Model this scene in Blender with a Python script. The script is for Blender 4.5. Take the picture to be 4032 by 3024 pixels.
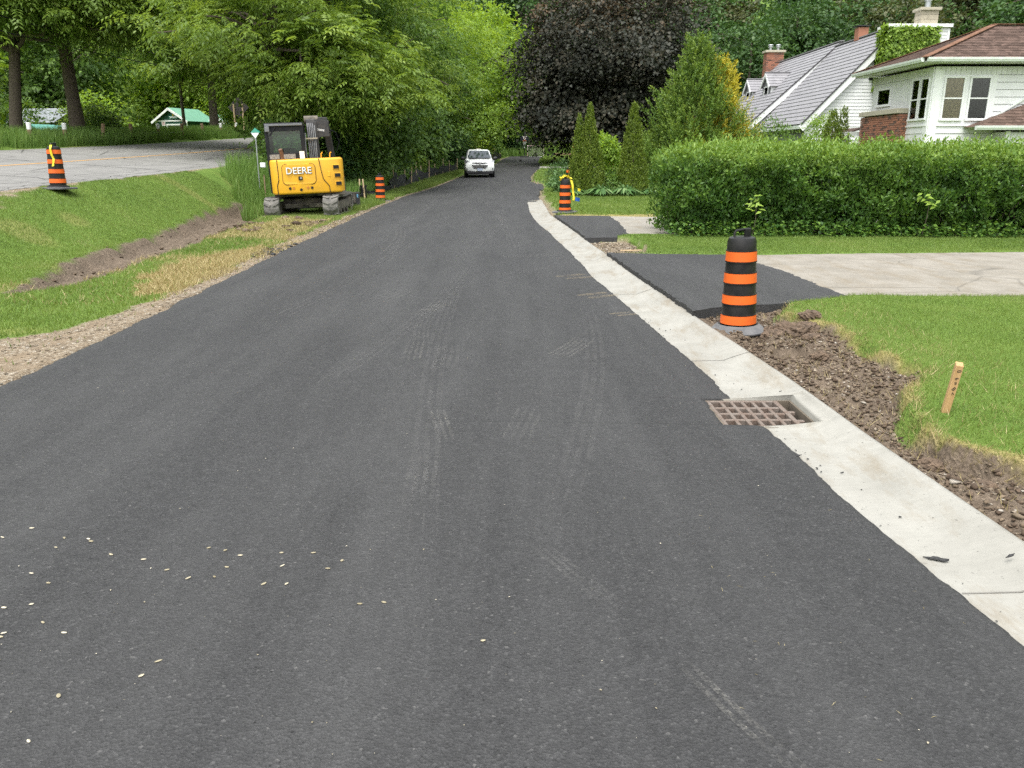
import bpy, bmesh, math, random
import numpy as np
from mathutils import Vector, Matrix

for o in list(bpy.data.objects):
    bpy.data.objects.remove(o, do_unlink=True)
scene = bpy.context.scene
COL = scene.collection
R = math.radians

# ------------------------------------------------------------------ camera, sky, sun, exposure
cam_d = bpy.data.cameras.new('camera')
cam = bpy.data.objects.new('camera', cam_d)
COL.objects.link(cam)
cam.location = (0, 0, 1.5)
cam.rotation_euler = (R(90 - 15.805), 0, 0)
cam_d.sensor_width = 36
cam_d.lens = 36 * 3190 / 4032
cam_d.clip_start = 0.05
cam_d.clip_end = 2500
scene.camera = cam

SUN_EL, SUN_AZ = 68.0, 200.0        # azimuth clockwise from +Y: light comes from behind the camera
world = bpy.data.worlds.new('World')
scene.world = world
world.use_nodes = True
wn = world.node_tree
wn.nodes.clear()
sky = wn.nodes.new('ShaderNodeTexSky')
sky.sky_type = 'NISHITA'
sky.sun_disc = False
sky.sun_elevation = R(SUN_EL)
sky.sun_rotation = R(SUN_AZ)
sky.air_density = 1.6
sky.dust_density = 4.0
hsv = wn.nodes.new('ShaderNodeHueSaturation')      # overcast: the cloud layer greys the blue out
hsv.inputs['Saturation'].default_value = 0.22
bgn = wn.nodes.new('ShaderNodeBackground')
bgn.inputs['Strength'].default_value = 0.15
won = wn.nodes.new('ShaderNodeOutputWorld')
wn.links.new(sky.outputs[0], hsv.inputs['Color'])
wn.links.new(hsv.outputs[0], bgn.inputs['Color'])
wn.links.new(bgn.outputs[0], won.inputs['Surface'])

sun_d = bpy.data.lights.new('sun', 'SUN')
sun_d.energy = 0.8
sun_d.angle = R(25)
sun_d.color = (1.0, 0.97, 0.92)
sun = bpy.data.objects.new('sun', sun_d)
COL.objects.link(sun)
sd = Vector((math.sin(R(SUN_AZ)) * math.cos(R(SUN_EL)), math.cos(R(SUN_AZ)) * math.cos(R(SUN_EL)), math.sin(R(SUN_EL))))
sun.rotation_euler = sd.to_track_quat('Z', 'Y').to_euler()
sun.location = sd * 60

scene.view_settings.view_transform = 'Standard'
scene.view_settings.look = 'None'
scene.view_settings.gamma = 1
scene.view_settings.use_curve_mapping = False
scene.view_settings.exposure = 1.3
scene.render.engine = 'CYCLES'
scene.cycles.max_bounces = 5
scene.cycles.diffuse_bounces = 2
scene.cycles.glossy_bounces = 2
scene.cycles.transmission_bounces = 4
scene.cycles.transparent_max_bounces = 8
scene.cycles.use_denoising = False
scene.cycles.use_adaptive_sampling = True
scene.cycles.adaptive_threshold = 0.015

# ------------------------------------------------------------------ materials
MATS = {}
def _nt(name):
    m = bpy.data.materials.new(name)
    m.use_nodes = True
    nt = m.node_tree
    b = nt.nodes['Principled BSDF']
    return m, nt, b
def N(nt, typ, **kw):
    n = nt.nodes.new(typ)
    for k, v in kw.items():
        if k in n.inputs: n.inputs[k].default_value = v
        else: setattr(n, k, v)
    return n
def ramp(nt, fac, stops, interp='LINEAR'):
    r = nt.nodes.new('ShaderNodeValToRGB')
    r.color_ramp.interpolation = interp
    el = r.color_ramp.elements
    while len(el) < len(stops): el.new(0.5)
    for e, (p, c) in zip(el, stops):
        e.position = p
        e.color = (c[0], c[1], c[2], 1) if not isinstance(c, (int, float)) else (c, c, c, 1)
    nt.links.new(fac, r.inputs[0])
    return r.outputs[0]
def mixc(nt, fac, a, b, mode='MIX'):
    m = nt.nodes.new('ShaderNodeMix')
    m.data_type = 'RGBA'; m.blend_type = mode
    for i, v in ((0, fac), (6, a), (7, b)):
        if isinstance(v, (int, float)): m.inputs[i].default_value = v
        elif isinstance(v, tuple): m.inputs[i].default_value = (v[0], v[1], v[2], 1)
        else: nt.links.new(v, m.inputs[i])
    return m.outputs[2]
def noise(nt, scale, detail=4, rough=.6, vec=None, w=None):
    n = nt.nodes.new('ShaderNodeTexNoise')
    n.inputs['Scale'].default_value = scale
    n.inputs['Detail'].default_value = detail
    n.inputs['Roughness'].default_value = rough
    if vec is not None: nt.links.new(vec, n.inputs['Vector'])
    return n.outputs['Fac']
def coord(nt, kind='Object', scale=None):
    t = nt.nodes.new('ShaderNodeTexCoord').outputs[kind]
    if scale:
        mp = nt.nodes.new('ShaderNodeMapping')
        mp.inputs['Scale'].default_value = scale
        nt.links.new(t, mp.inputs[0]); t = mp.outputs[0]
    return t
def bump(nt, b, h, strength=.3, dist=.01):
    n = nt.nodes.new('ShaderNodeBump')
    n.inputs['Strength'].default_value = strength
    n.inputs['Distance'].default_value = dist
    nt.links.new(h, n.inputs['Height'])
    nt.links.new(n.outputs[0], b.inputs['Normal'])
def M(name, c1, c2=None, scale=6., rough=.6, metal=0., bmp=0., bscale=40., stretch=None, spec=.5, lo=.35, hi=.65):
    """a plain surface with soft colour variation, wear and a little relief"""
    if name in MATS: return MATS[name]
    m, nt, b = _nt(name)
    v = coord(nt, 'Object', stretch)
    c2 = c2 or tuple(x * .78 for x in c1)
    f = noise(nt, scale, 5, .65, v)
    nt.links.new(ramp(nt, f, [(lo, c1), (hi, c2)]), b.inputs['Base Color'])
    b.inputs['Roughness'].default_value = rough
    b.inputs['Metallic'].default_value = metal
    b.inputs['Specular IOR Level'].default_value = spec
    if bmp: bump(nt, b, noise(nt, bscale, 4, .6, v), bmp, .01)
    MATS[name] = m
    return m
def leafmat(name, stops, trans=.3, rough=.5, spec=.35):
    """leaf colours picked by a per-leaf random number; light also passes through"""
    m, nt, b = _nt(name)
    at = nt.nodes.new('ShaderNodeAttribute'); at.attribute_name = 'tint'
    c = ramp(nt, at.outputs['Fac'], stops)
    nt.links.new(c, b.inputs['Base Color'])
    b.inputs['Roughness'].default_value = rough
    b.inputs['Specular IOR Level'].default_value = spec
    tr = nt.nodes.new('ShaderNodeBsdfTranslucent')
    hs = nt.nodes.new('ShaderNodeHueSaturation')
    hs.inputs['Hue'].default_value = .485; hs.inputs['Saturation'].default_value = 1.1; hs.inputs['Value'].default_value = 1.5
    nt.links.new(c, hs.inputs['Color']); nt.links.new(hs.outputs[0], tr.inputs['Color'])
    mx = nt.nodes.new('ShaderNodeMixShader'); mx.inputs[0].default_value = trans
    out = nt.nodes['Material Output']
    nt.links.new(b.outputs[0], mx.inputs[1]); nt.links.new(tr.outputs[0], mx.inputs[2])
    nt.links.new(mx.outputs[0], out.inputs['Surface'])
    MATS[name] = m
    return m
def glassmat(name, tint=(.75, .82, .8), gloss=.06):
    m, nt, b = _nt(name)
    nt.nodes.remove(b)
    tr = N(nt, 'ShaderNodeBsdfTransparent'); tr.inputs[0].default_value = (*tint, 1)
    gl = N(nt, 'ShaderNodeBsdfGlossy'); gl.inputs['Roughness'].default_value = .03
    fr = nt.nodes.new('ShaderNodeFresnel'); fr.inputs[0].default_value = 1.5
    ad = N(nt, 'ShaderNodeMath', operation='ADD'); ad.inputs[1].default_value = gloss
    nt.links.new(fr.outputs[0], ad.inputs[0])
    mx = nt.nodes.new('ShaderNodeMixShader')
    nt.links.new(ad.outputs[0], mx.inputs[0]); nt.links.new(tr.outputs[0], mx.inputs[1]); nt.links.new(gl.outputs[0], mx.inputs[2])
    nt.links.new(mx.outputs[0], nt.nodes['Material Output'].inputs['Surface'])
    MATS[name] = m
    return m

# ------------------------------------------------------------------ mesh helpers
class MB:
    """collects shapes and links them as ONE mesh object"""
    def __init__(s): s.v = []; s.f = []
    def add(s, vs, fs):
        o = len(s.v); s.v += [tuple(p) for p in vs]; s.f += [tuple(i + o for i in f) for f in fs]; return s
    def box(s, c, d, rot=None):
        x, y, z = d[0] / 2, d[1] / 2, d[2] / 2
        P = [Vector(p) for p in ((-x, -y, -z), (x, -y, -z), (x, y, -z), (-x, y, -z), (-x, -y, z), (x, -y, z), (x, y, z), (-x, y, z))]
        if rot is not None:
            m = rot if isinstance(rot, Matrix) else Matrix.Rotation(rot, 3, 'Z')
            P = [m @ p for p in P]
        P = [p + Vector(c) for p in P]
        return s.add(P, [(0, 3, 2, 1), (4, 5, 6, 7), (0, 1, 5, 4), (1, 2, 6, 5), (2, 3, 7, 6), (3, 0, 4, 7)])
    def beam(s, p0, p1, w, h, up=(0, 0, 1)):
        p0, p1 = Vector(p0), Vector(p1); d = (p1 - p0); L = d.length; d.normalize()
        up = Vector(up)
        if abs(d.dot(up)) > .99: up = Vector((0, 1, 0))
        sx = d.cross(up).normalized(); u = sx.cross(d).normalized()
        m = Matrix((sx, d, u)).transposed()
        return s.box((p0 + p1) / 2, (w, L, h), m)
    def tube(s, pts, rad, n=8, cap=True):
        pts = [Vector(p) for p in pts]
        rad = [rad] * len(pts) if isinstance(rad, (int, float)) else rad
        rings = []; ref = None
        for i, p in enumerate(pts):
            d = (pts[min(i + 1, len(pts) - 1)] - pts[max(i - 1, 0)]).normalized()
            if ref is None: ref = Vector((1, 0, 0)) if abs(d.x) < .8 else Vector((0, 1, 0))
            a = d.cross(ref).normalized(); b = d.cross(a).normalized(); ref = -b.cross(d) if False else ref
            rings.append([p + (a * math.cos(2 * math.pi * k / n) + b * math.sin(2 * math.pi * k / n)) * rad[i] for k in range(n)])
        vs = [q for r in rings for q in r]; fs = []
        for i in range(len(pts) - 1):
            for k in range(n):
                k2 = (k + 1) % n
                fs.append((i * n + k, i * n + k2, (i + 1) * n + k2, (i + 1) * n + k))
        if cap:
            fs.append(tuple(range(n - 1, -1, -1))); fs.append(tuple((len(pts) - 1) * n + k for k in range(n)))
        return s.add(vs, fs)
    def lathe(s, prof, c=(0, 0, 0), n=24, axis='Z'):
        vs = []; fs = []; c = Vector(c)
        for r, z in prof:
            for k in range(n):
                a = 2 * math.pi * k / n
                q = Vector((r * math.cos(a), r * math.sin(a), z))
                if axis == 'Y': q = Vector((q.x, q.z, q.y))
                if axis == 'X': q = Vector((q.z, q.x, q.y))
                vs.append(q + c)
        for i in range(len(prof) - 1):
            for k in range(n):
                k2 = (k + 1) % n
                fs.append((i * n + k, i * n + k2, (i + 1) * n + k2, (i + 1) * n + k))
        fs.append(tuple(range(n - 1, -1, -1))); fs.append(tuple((len(prof) - 1) * n + k for k in range(n)))
        return s.add(vs, fs)
    def prism(s, poly, a, b, axis='Z'):
        """polygon in the plane across `axis`, extruded from a to b"""
        n = len(poly)
        def pt(p, h):
            if axis == 'Z': return (p[0], p[1], h)
            if axis == 'Y': return (p[0], h, p[1])
            return (h, p[0], p[1])
        return s.add([pt(p, a) for p in poly] + [pt(p, b) for p in poly],
                     [tuple(range(n - 1, -1, -1)), tuple(range(n, 2 * n))] + [(i, (i + 1) % n, n + (i + 1) % n, n + i) for i in range(n)])
    def slab(s, quad, t):
        """a flat four-cornered sheet given thickness t along its normal"""
        q = [Vector(p) for p in quad]
        nn = (q[1] - q[0]).cross(q[3] - q[0]).normalized() * t
        return s.add(q + [p - nn for p in q], [(0, 1, 2, 3), (7, 6, 5, 4), (0, 4, 5, 1), (1, 5, 6, 2), (2, 6, 7, 3), (3, 7, 4, 0)])
    def mesh(s, name, bevel=0, seg=2, smooth=False):
        me = bpy.data.meshes.new(name)
        me.from_pydata(s.v, [], s.f)
        bm = bmesh.new(); bm.from_mesh(me)
        bmesh.ops.recalc_face_normals(bm, faces=bm.faces)
        if bevel:
            es = [e for e in bm.edges if len(e.link_faces) == 2 and e.calc_face_angle(0) > .5]
            bmesh.ops.bevel(bm, geom=es, offset=bevel, segments=seg, affect='EDGES', profile=.5, clamp_overlap=True)
        bm.to_mesh(me); bm.free()
        if smooth:
            me.polygons.foreach_set('use_smooth', [True] * len(me.polygons))
            me.set_sharp_from_angle(angle=R(40))
        return me
    def build(s, name, mat, parent=None, bevel=0, seg=2, smooth=False):
        return obj(name, s.mesh(name, bevel, seg, smooth), mat, parent)
def obj(name, me, mat, parent=None):
    o = bpy.data.objects.new(name, me)
    if mat is not None and len(me.materials) == 0: me.materials.append(mat)
    COL.objects.link(o)
    if parent is not None: o.parent = parent
    return o
def tag(o, label=None, cat=None, group=None, kind=None):
    if label: o['label'] = label
    if cat: o['category'] = cat
    if group: o['group'] = group
    if kind: o['kind'] = kind
    return o
def thing(name, label, cat, loc=(0, 0, 0), rotz=0., group=None):
    o = bpy.data.objects.new(name, None)
    o.empty_display_size = .2
    COL.objects.link(o)
    o.location = loc; o.rotation_euler = (0, 0, rotz)
    return tag(o, label, cat, group)
def kids(o): return [c for c in bpy.data.objects if c.parent == o]
def copy_tree(o, parent=None):
    c = o.copy(); COL.objects.link(c)
    if parent is not None: c.parent = parent
    for ch in list(o.children): copy_tree(ch, c)
    return c
def npmesh(name, V, F, tint=None, smooth=False):
    """fast mesh from arrays, all faces with the same number of corners"""
    V = np.ascontiguousarray(V, dtype=np.float32); F = np.ascontiguousarray(F, dtype=np.int32)
    me = bpy.data.meshes.new(name)
    n, k = F.shape
    me.vertices.add(len(V)); me.vertices.foreach_set('co', V.ravel())
    me.loops.add(n * k); me.loops.foreach_set('vertex_index', F.ravel())
    me.polygons.add(n); me.polygons.foreach_set('loop_start', np.arange(0, n * k, k, dtype=np.int32))
    if smooth: me.polygons.foreach_set('use_smooth', np.ones(n, dtype=bool))
    if tint is not None:
        a = me.attributes.new('tint', 'FLOAT', 'POINT')
        a.data.foreach_set('value', np.ascontiguousarray(tint, dtype=np.float32))
    me.update(calc_edges=True)
    return me
def unit(a): return a / np.maximum(np.linalg.norm(a, axis=-1, keepdims=True), 1e-9)
def leaves(P, D, Nn, L, W, tint, fold=.18, mid=.42):
    """diamond leaves folded along the midrib: P base, D direction, Nn rough normal"""
    D = unit(D); S = unit(np.cross(D, Nn)); U = unit(np.cross(S, D))
    L = np.broadcast_to(np.asarray(L, float).reshape(-1, 1), (len(P), 1)); W = np.broadcast_to(np.asarray(W, float).reshape(-1, 1), (len(P), 1))
    m = P + D * L * mid
    V = np.stack([P, m + S * W * .5 + U * W * fold, P + D * L - U * L * .08, m - S * W * .5 + U * W * fold], 1).reshape(-1, 3)
    F = np.arange(len(P) * 4).reshape(-1, 4)
    return V, F, np.repeat(tint, 4)
def joinVF(parts):
    Vs, Fs, Ts = [], [], []; o = 0
    for V, F, T in parts:
        Vs.append(V); Fs.append(F + o); Ts.append(T); o += len(V)
    return np.concatenate(Vs), np.concatenate(Fs), np.concatenate(Ts)
def _hash(ix, iy, seed):
    h = (ix.astype(np.int64) * 374761393 + iy.astype(np.int64) * 668265263 + seed * 1274126177) & 0x7fffffff
    h = ((h ^ (h >> 13)) * 1274126177) & 0x7fffffff
    return ((h ^ (h >> 16)) & 0xffff) / 65535.
def vn(x, y, s, seed=0):
    """value noise, 0..1, feature size s metres"""
    x = np.asarray(x, float) / s; y = np.asarray(y, float) / s
    ix, iy = np.floor(x), np.floor(y); fx, fy = x - ix, y - iy
    fx = fx * fx * (3 - 2 * fx); fy = fy * fy * (3 - 2 * fy)
    a, b = _hash(ix, iy, seed), _hash(ix + 1, iy, seed); c, d = _hash(ix, iy + 1, seed), _hash(ix + 1, iy + 1, seed)
    return (a * (1 - fx) + b * fx) * (1 - fy) + (c * (1 - fx) + d * fx) * fy
def fbm(x, y, s, seed=0, o=3):
    t = 0; a = .5; w = 0
    for i in range(o): t = t + a * vn(x, y, s / 2 ** i, seed + i * 7); w += a; a *= .5
    return t / w
def sm(t):
    t = np.clip(t, 0, 1); return t * t * (3 - 2 * t)
def inpoly(x, y, poly):
    ins = np.zeros(np.shape(x), bool); n = len(poly)
    for i in range(n):
        x0, y0 = poly[i]; x1, y1 = poly[(i + 1) % n]
        c = ((y0 > y) != (y1 > y))
        if y1 != y0: ins ^= c & (x < (x1 - x0) * (y - y0) / (y1 - y0) + x0)
    return ins

# ------------------------------------------------------------------ lie of the land (metres; camera at 0,0; road runs along +Y)
LE = np.array([(-30, -3.3), (0, -3.38), (5.2, -3.42), (8.2, -3.48), (13, -3.66), (17.5, -3.78), (20.4, -3.88), (26.5, -3.95), (30.7, -4.0),
               (37, -3.72), (43.7, -3.58), (54, -3.3), (64, -2.5), (74, -1.6), (89, -.97), (95, -.3)])
RI = np.array([(-30, 1.9), (0, 1.75), (2.2, 1.61), (2.64, 1.56), (3.3, 1.5), (3.94, 1.47), (4.4, 1.43), (4.94, 1.38), (5.5, 1.36), (6.06, 1.32), (7.86, 1.2),
               (10, 1.03), (12.9, .92), (14.4, .84), (16.6, .72), (18.7, .57), (22, .48), (27.4, .5)])
RO = np.array([(-30, 2.3), (0, 2.1), (2.83, 1.97), (4.1, 1.88), (5.13, 1.84), (6.08, 1.78), (7.52, 1.67), (9.94, 1.51), (12.2, 1.4), (14.25, 1.29),
               (16.95, 1.16), (20.24, .95), (27.4, .97)])
RE = np.array([(27.4, .97), (33, 1.08), (35.7, 1.25), (43, 1.4), (46.3, 1.06), (52, 1.17), (58, 1.5), (63, 1.84), (70, 2.5), (82, 2.57), (90, 3.0), (95, 3.6)])
def zroad(y):
    y = np.asarray(y, float)
    return np.where(y < 40, 0, 1.24 * (np.clip(y - 40, 0, 60) / 54) ** 1.67)
def xleft(y): return np.interp(y, LE[:, 0], LE[:, 1])
def xright(y):
    return np.where(np.asarray(y) < 27.4, np.interp(y, RO[:, 0], RO[:, 1]), np.interp(y, RE[:, 0], RE[:, 1]))
def zmain(y):
    q = np.clip(np.asarray(y, float), -10, 66) - 15.3
    return .85 + .02 * q + .00025 * q * np.abs(q) * (q > 0)
MN, MF = -9.4, -18.0             # near and far edge of the old main road
def zmr(x, y): return zmain(y) + .053 * (MN - np.clip(x, MF, MN))
DC = np.array([(9.4, -5.85), (10, -5.78), (11, -5.9), (12.5, -6.2), (14, -6.32), (16, -6.5), (18, -6.75), (20, -6.95), (23, -7.2), (27, -7.5)])
DW = np.array([(9.3, 0.02), (9.8, .2), (11, .46), (13, .55), (16, .58), (20, .6), (22, .58), (23.5, .4), (24.6, .02)])
SB = np.array([(2.2, 3.4), (2.7, 3.2), (3.1, 2.9), (3.34, 2.55), (3.56, 2.25), (3.73, 2.13), (3.95, 2.14), (4.29, 2.18), (4.5, 2.28), (4.73, 2.36), (5.0, 2.62), (5.23, 2.76),
               (5.46, 2.7), (5.67, 2.63), (6.16, 2.66), (6.6, 2.66), (6.88, 2.5), (7.3, 2.45), (7.7, 2.64)])   # torn lawn edge on the right
P_DRIVE_NEW = [(1.67, 7.34), (1.93, 7.52), (2.63, 7.74), (3.39, 8.08), (3.37, 8.81), (3.36, 9.9), (3.23, 10.8), (3.42, 11.66), (2.75, 11.72), (2.05, 11.8), (1.4, 11.95), (1.51, 9.94)]
P_DRIVE_OLD = [(3.2, 8.1), (5.2, 8.2), (9, 8.35), (26, 8.6), (26, 12.6), (7.56, 12.03), (5.0, 11.84), (3.25, 11.64), (3.05, 10.8), (3.15, 9.9), (3.2, 8.81)]
P_DRIVE2_NEW = [(1.29, 14.12), (1.81, 14.2), (2.1, 14.8), (2.2, 16.3), (2.27, 17.66), (2.28, 19.3), (1.5, 19.45), (1.0, 19.55), (1.16, 16.95)]
P_DRIVE2_OLD = [(1.95, 14.85), (2.55, 14.68), (26, 14.9), (26, 19.0), (3.23, 19.05), (2.15, 19.26), (2.1, 17.66), (2.05, 16.3)]
P_SPUR = [(1.22, 35.7), (1.9, 37.2), (9, 38.4), (9, 43.2), (2.06, 42.8), (1.38, 43.9)]
P_SLAB_A = [(2.15, 66.0), (2.9, 65.6), (8, 66), (8, 68.6), (3.0, 69.2), (2.3, 69.3)]
P_SLAB_B = [(2.62, 75.5), (8, 74.6), (14, 75), (14, 77.4), (6, 77.2)]
CUTS = [P_DRIVE_NEW, P_DRIVE_OLD, P_DRIVE2_NEW, P_DRIVE2_OLD, P_SPUR, P_SLAB_A, P_SLAB_B]
GRATE = (1.22, 1.74, 4.37, 4.87)

def soil_edge(y): return np.interp(y, SB[:, 0], SB[:, 1])
def edge_dist(x, y):
    """signed distance to the torn lawn edge, negative on the soil side"""
    x = np.asarray(x, float); y = np.asarray(y, float)
    d = np.full(np.broadcast(x, y).shape, 9.)
    m = (x > 1.2) & (x < 4.5) & (y < 8.6) & (y > 1.5)
    xs, ys = x[m], y[m]; b = np.full(xs.shape, 9.)
    for (ya, xa), (yb, xb) in zip(SB[:-1], SB[1:]):
        L2 = (xb - xa) ** 2 + (yb - ya) ** 2
        t = np.clip(((xs - xa) * (xb - xa) + (ys - ya) * (yb - ya)) / L2, 0, 1)
        b = np.minimum(b, np.hypot(xs - xa - t * (xb - xa), ys - ya - t * (yb - ya)))
    d[m] = b
    return np.where(x < soil_edge(y), -d, d)
def zground(x, y, fine=True):
    x = np.asarray(x, float); y = np.asarray(y, float)
    base = zroad(y)
    xl, xr = xleft(y), xright(y)
    # left: verge, ditch, bank, main road, far verge
    t = sm((-7.05 - x) / 2.3)
    zl = base * (1 - t) + t * zmr(x, y)
    zl = zl + sm((-18.2 - x) / 1.2) * .22 - 1.1 * sm((-20.6 - x) / 4) + np.clip(-x - 50, 0, None) * .22
    zl = zl - .07 * ((x < MN - .05) & (x > MF + .05) & (y < 92))
    cx = np.interp(y, DC[:, 0], DC[:, 1]); cw = np.interp(y, DW[:, 0], DW[:, 1], left=0, right=0)
    dd = np.abs(x - cx + .12 * (vn(x, y, .6, 3) - .5)) / np.maximum(cw, .02)
    zl = zl - .17 * sm((1.15 - dd) / .6) * (cw > .05) * np.clip(cw / .5, 0, 1)
    zl = zl - .05 * sm((xl - x) / .8) * (1 - t)
    zl = zl + .012 * ((x > MN) & (x < MN + .5))
    # right: soil strip, lawn
    se = np.where(y < 7.8, soil_edge(y), xr + .12)
    edn = edge_dist(x, y) + .13 * (fbm(x, y, .14, 61, 3) - .5)
    inl = np.where(y < 7.8, sm(edn / .075 + .4), sm((x - se) / .05))
    zrt = base + .045 - .04 * np.exp(-((edn + .06) / .05) ** 2) * (y > 3.3) * (y < 4.7) + .085 * inl + .02 * np.clip(x - 11, 0, 8)
    pit = (y > 12) & (y < 14.2) & (x < 2.1)
    zrt = np.where(pit, base + .03, zrt)
    zrt = zrt + np.clip(x - 38, 0, None) * .28
    z = np.where(x < (xl + xr) / 2, zl, zrt)
    z = np.where((x > xl + .03) & (x < xr - .03) & (y < 95.2), base - .16, z)
    hill = np.clip(y - 106, 0, None) * .36
    z = z + hill
    for p in CUTS:
        z = np.where(inpoly(x, y, p), z - .07, z)
    g = (x > GRATE[0] - .08) & (x < GRATE[1] + .1) & (y > GRATE[2] - .08) & (y < GRATE[3] + .08)
    z = np.where(g, -.75, z)
    if fine:
        soilr = (y < 7.8) & (x > xr) & (x < se + .02)
        z = z + soilr * ((fbm(x, y, .3, 5, 4) - .5) * .1 + (vn(x, y, .07, 9) - .5) * .035 + (vn(x, y, .035, 19) - .5) * .02)
        lump = sm((vn(x, y, .35, 21) - .62) / .3) * ((y > 5.9) & (y < 7.2) & (x > xr + .2)) * soilr
        z = z + lump * .09
        soill = (dd < 1.1) & (cw > .05) & (x < xl)
        z = z + soill * ((fbm(x, y, .4, 11, 4) - .5) * .2 + (vn(x * .5, y * 1.6, .16, 13) - .5) * .05)
        other = (~soilr) & (~soill) & ((x < xl) | (x > xr)) & ~((x < MN) & (x > MF))
        z = z + other * (fbm(x, y, 1.2, 15, 3) - .5) * .05
    return z
def zone(x, y):
    """soil, gravel, dried grass: 0..1 each"""
    xl, xr = xleft(y), xright(y)
    j = (fbm(x, y, .3, 31, 3) - .5)
    cx = np.interp(y, DC[:, 0], DC[:, 1]); cw = np.interp(y, DW[:, 0], DW[:, 1], left=0, right=0)
    dd = (np.abs(x - cx + .3 * j) - cw)
    soil = sm((.12 - dd) / .12) * (cw > .03)
    se = soil_edge(y)
    sr = (y < 7.75) & (x > xr - .2)
    ed = edge_dist(x, y)
    soil = np.maximum(soil, sr * sm((.16 * j - ed + .02) / .05))
    gravel = (x < xl + .2) * sm((x - (xl - .33 - np.interp(y, [5, 6.9, 7.2, 9, 14, 25, 60], [2.2, .8, .35, .05, .2, .05, -.12]) + .5 * j)) / .12)
    gravel = np.maximum(gravel, (x > xr - .1) * (y > 11.9) * (y < 14.2) * sm((2.15 + .3 * j - x) / .15))
    gravel = np.maximum(gravel, (x > xr - .1) * (y > 19.4) * (y < 66) * sm((xr + .22 + .35 * j - x) / .1))
    gravel = np.maximum(gravel, (y < 30) * (x < MN + .9) * (x > MF) * sm((MN + .15 + np.interp(y, [9, 12, 16, 20], [1.6, .8, .12, .05]) + .6 * j - x) / .2))
    dry = np.zeros_like(x)
    pd = [(-4.75, 10.3), (-5.0, 12.3), (-4.5, 14.2), (-4.1, 14.0), (-3.72, 10.2), (-3.85, 8.9), (-4.4, 9.3)]
    dry = np.maximum(dry, inpoly(x + .4 * j, y + 1.2 * j, pd) * 1.)
    dry = np.maximum(dry, inpoly(x + .5 * j, y + 1.5 * j, [(-5.9, 16), (-4.2, 15), (-4.4, 20), (-5.8, 21)]) * .7)
    dry = np.maximum(dry, (y < 7.7) * (x > xr) * sm((.07 + .35 * j - ed) / .06) * sm((ed + .03) / .04) * .75)
    dry = np.maximum(dry, (y > 18.9) * (y < 21) * (x > .9) * (x < 3.4) * sm((20.3 + 1.8 * j - y) / .4) * .8)
    dry = np.maximum(dry, sm((vn(x, y, .9, 44) - .72) / .15) * .35 * (x < xl))
    return np.clip(soil, 0, 1), np.clip(gravel, 0, 1), np.clip(dry, 0, 1)

def steps(*segs):
    out = []
    for a, b, d in segs:
        out.append(np.arange(a, b - 1e-6, d))
    return np.unique(np.round(np.concatenate(out), 4))
gx = steps((-420, -100, 20), (-100, -24, 2.5), (-24, -10.5, .5), (-10.5, -3.2, .075), (-3.2, 1.2, .3), (1.2, 3.2, .028), (3.2, 6.2, .12), (6.2, 14, .5), (14, 60, 2), (60, 440, 20))
gy = steps((-40, 0, 4), (0, 2.4, .2), (2.4, 8.1, .03), (8.1, 24, .11), (24, 34, .3), (34, 100, 1), (100, 200, 5), (200, 620, 30))
GX, GY = np.meshgrid(gx, gy)
GZ = zground(GX, GY)
nx, ny = len(gx), len(gy)
idx = np.arange(nx * ny).reshape(ny, nx)
F = np.stack([idx[:-1, :-1], idx[:-1, 1:], idx[1:, 1:], idx[1:, :-1]], -1).reshape(-1, 4)
gme = npmesh('ground', np.stack([GX, GY, GZ], -1).reshape(-1, 3), F, smooth=True)
zs, zg_, zd = zone(GX.ravel(), GY.ravel())
ca = gme.color_attributes.new('zone', 'FLOAT_COLOR', 'POINT')
ca.data.foreach_set('color', np.stack([zs, zg_, zd, np.ones_like(zs)], -1).astype(np.float32).ravel())

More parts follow.
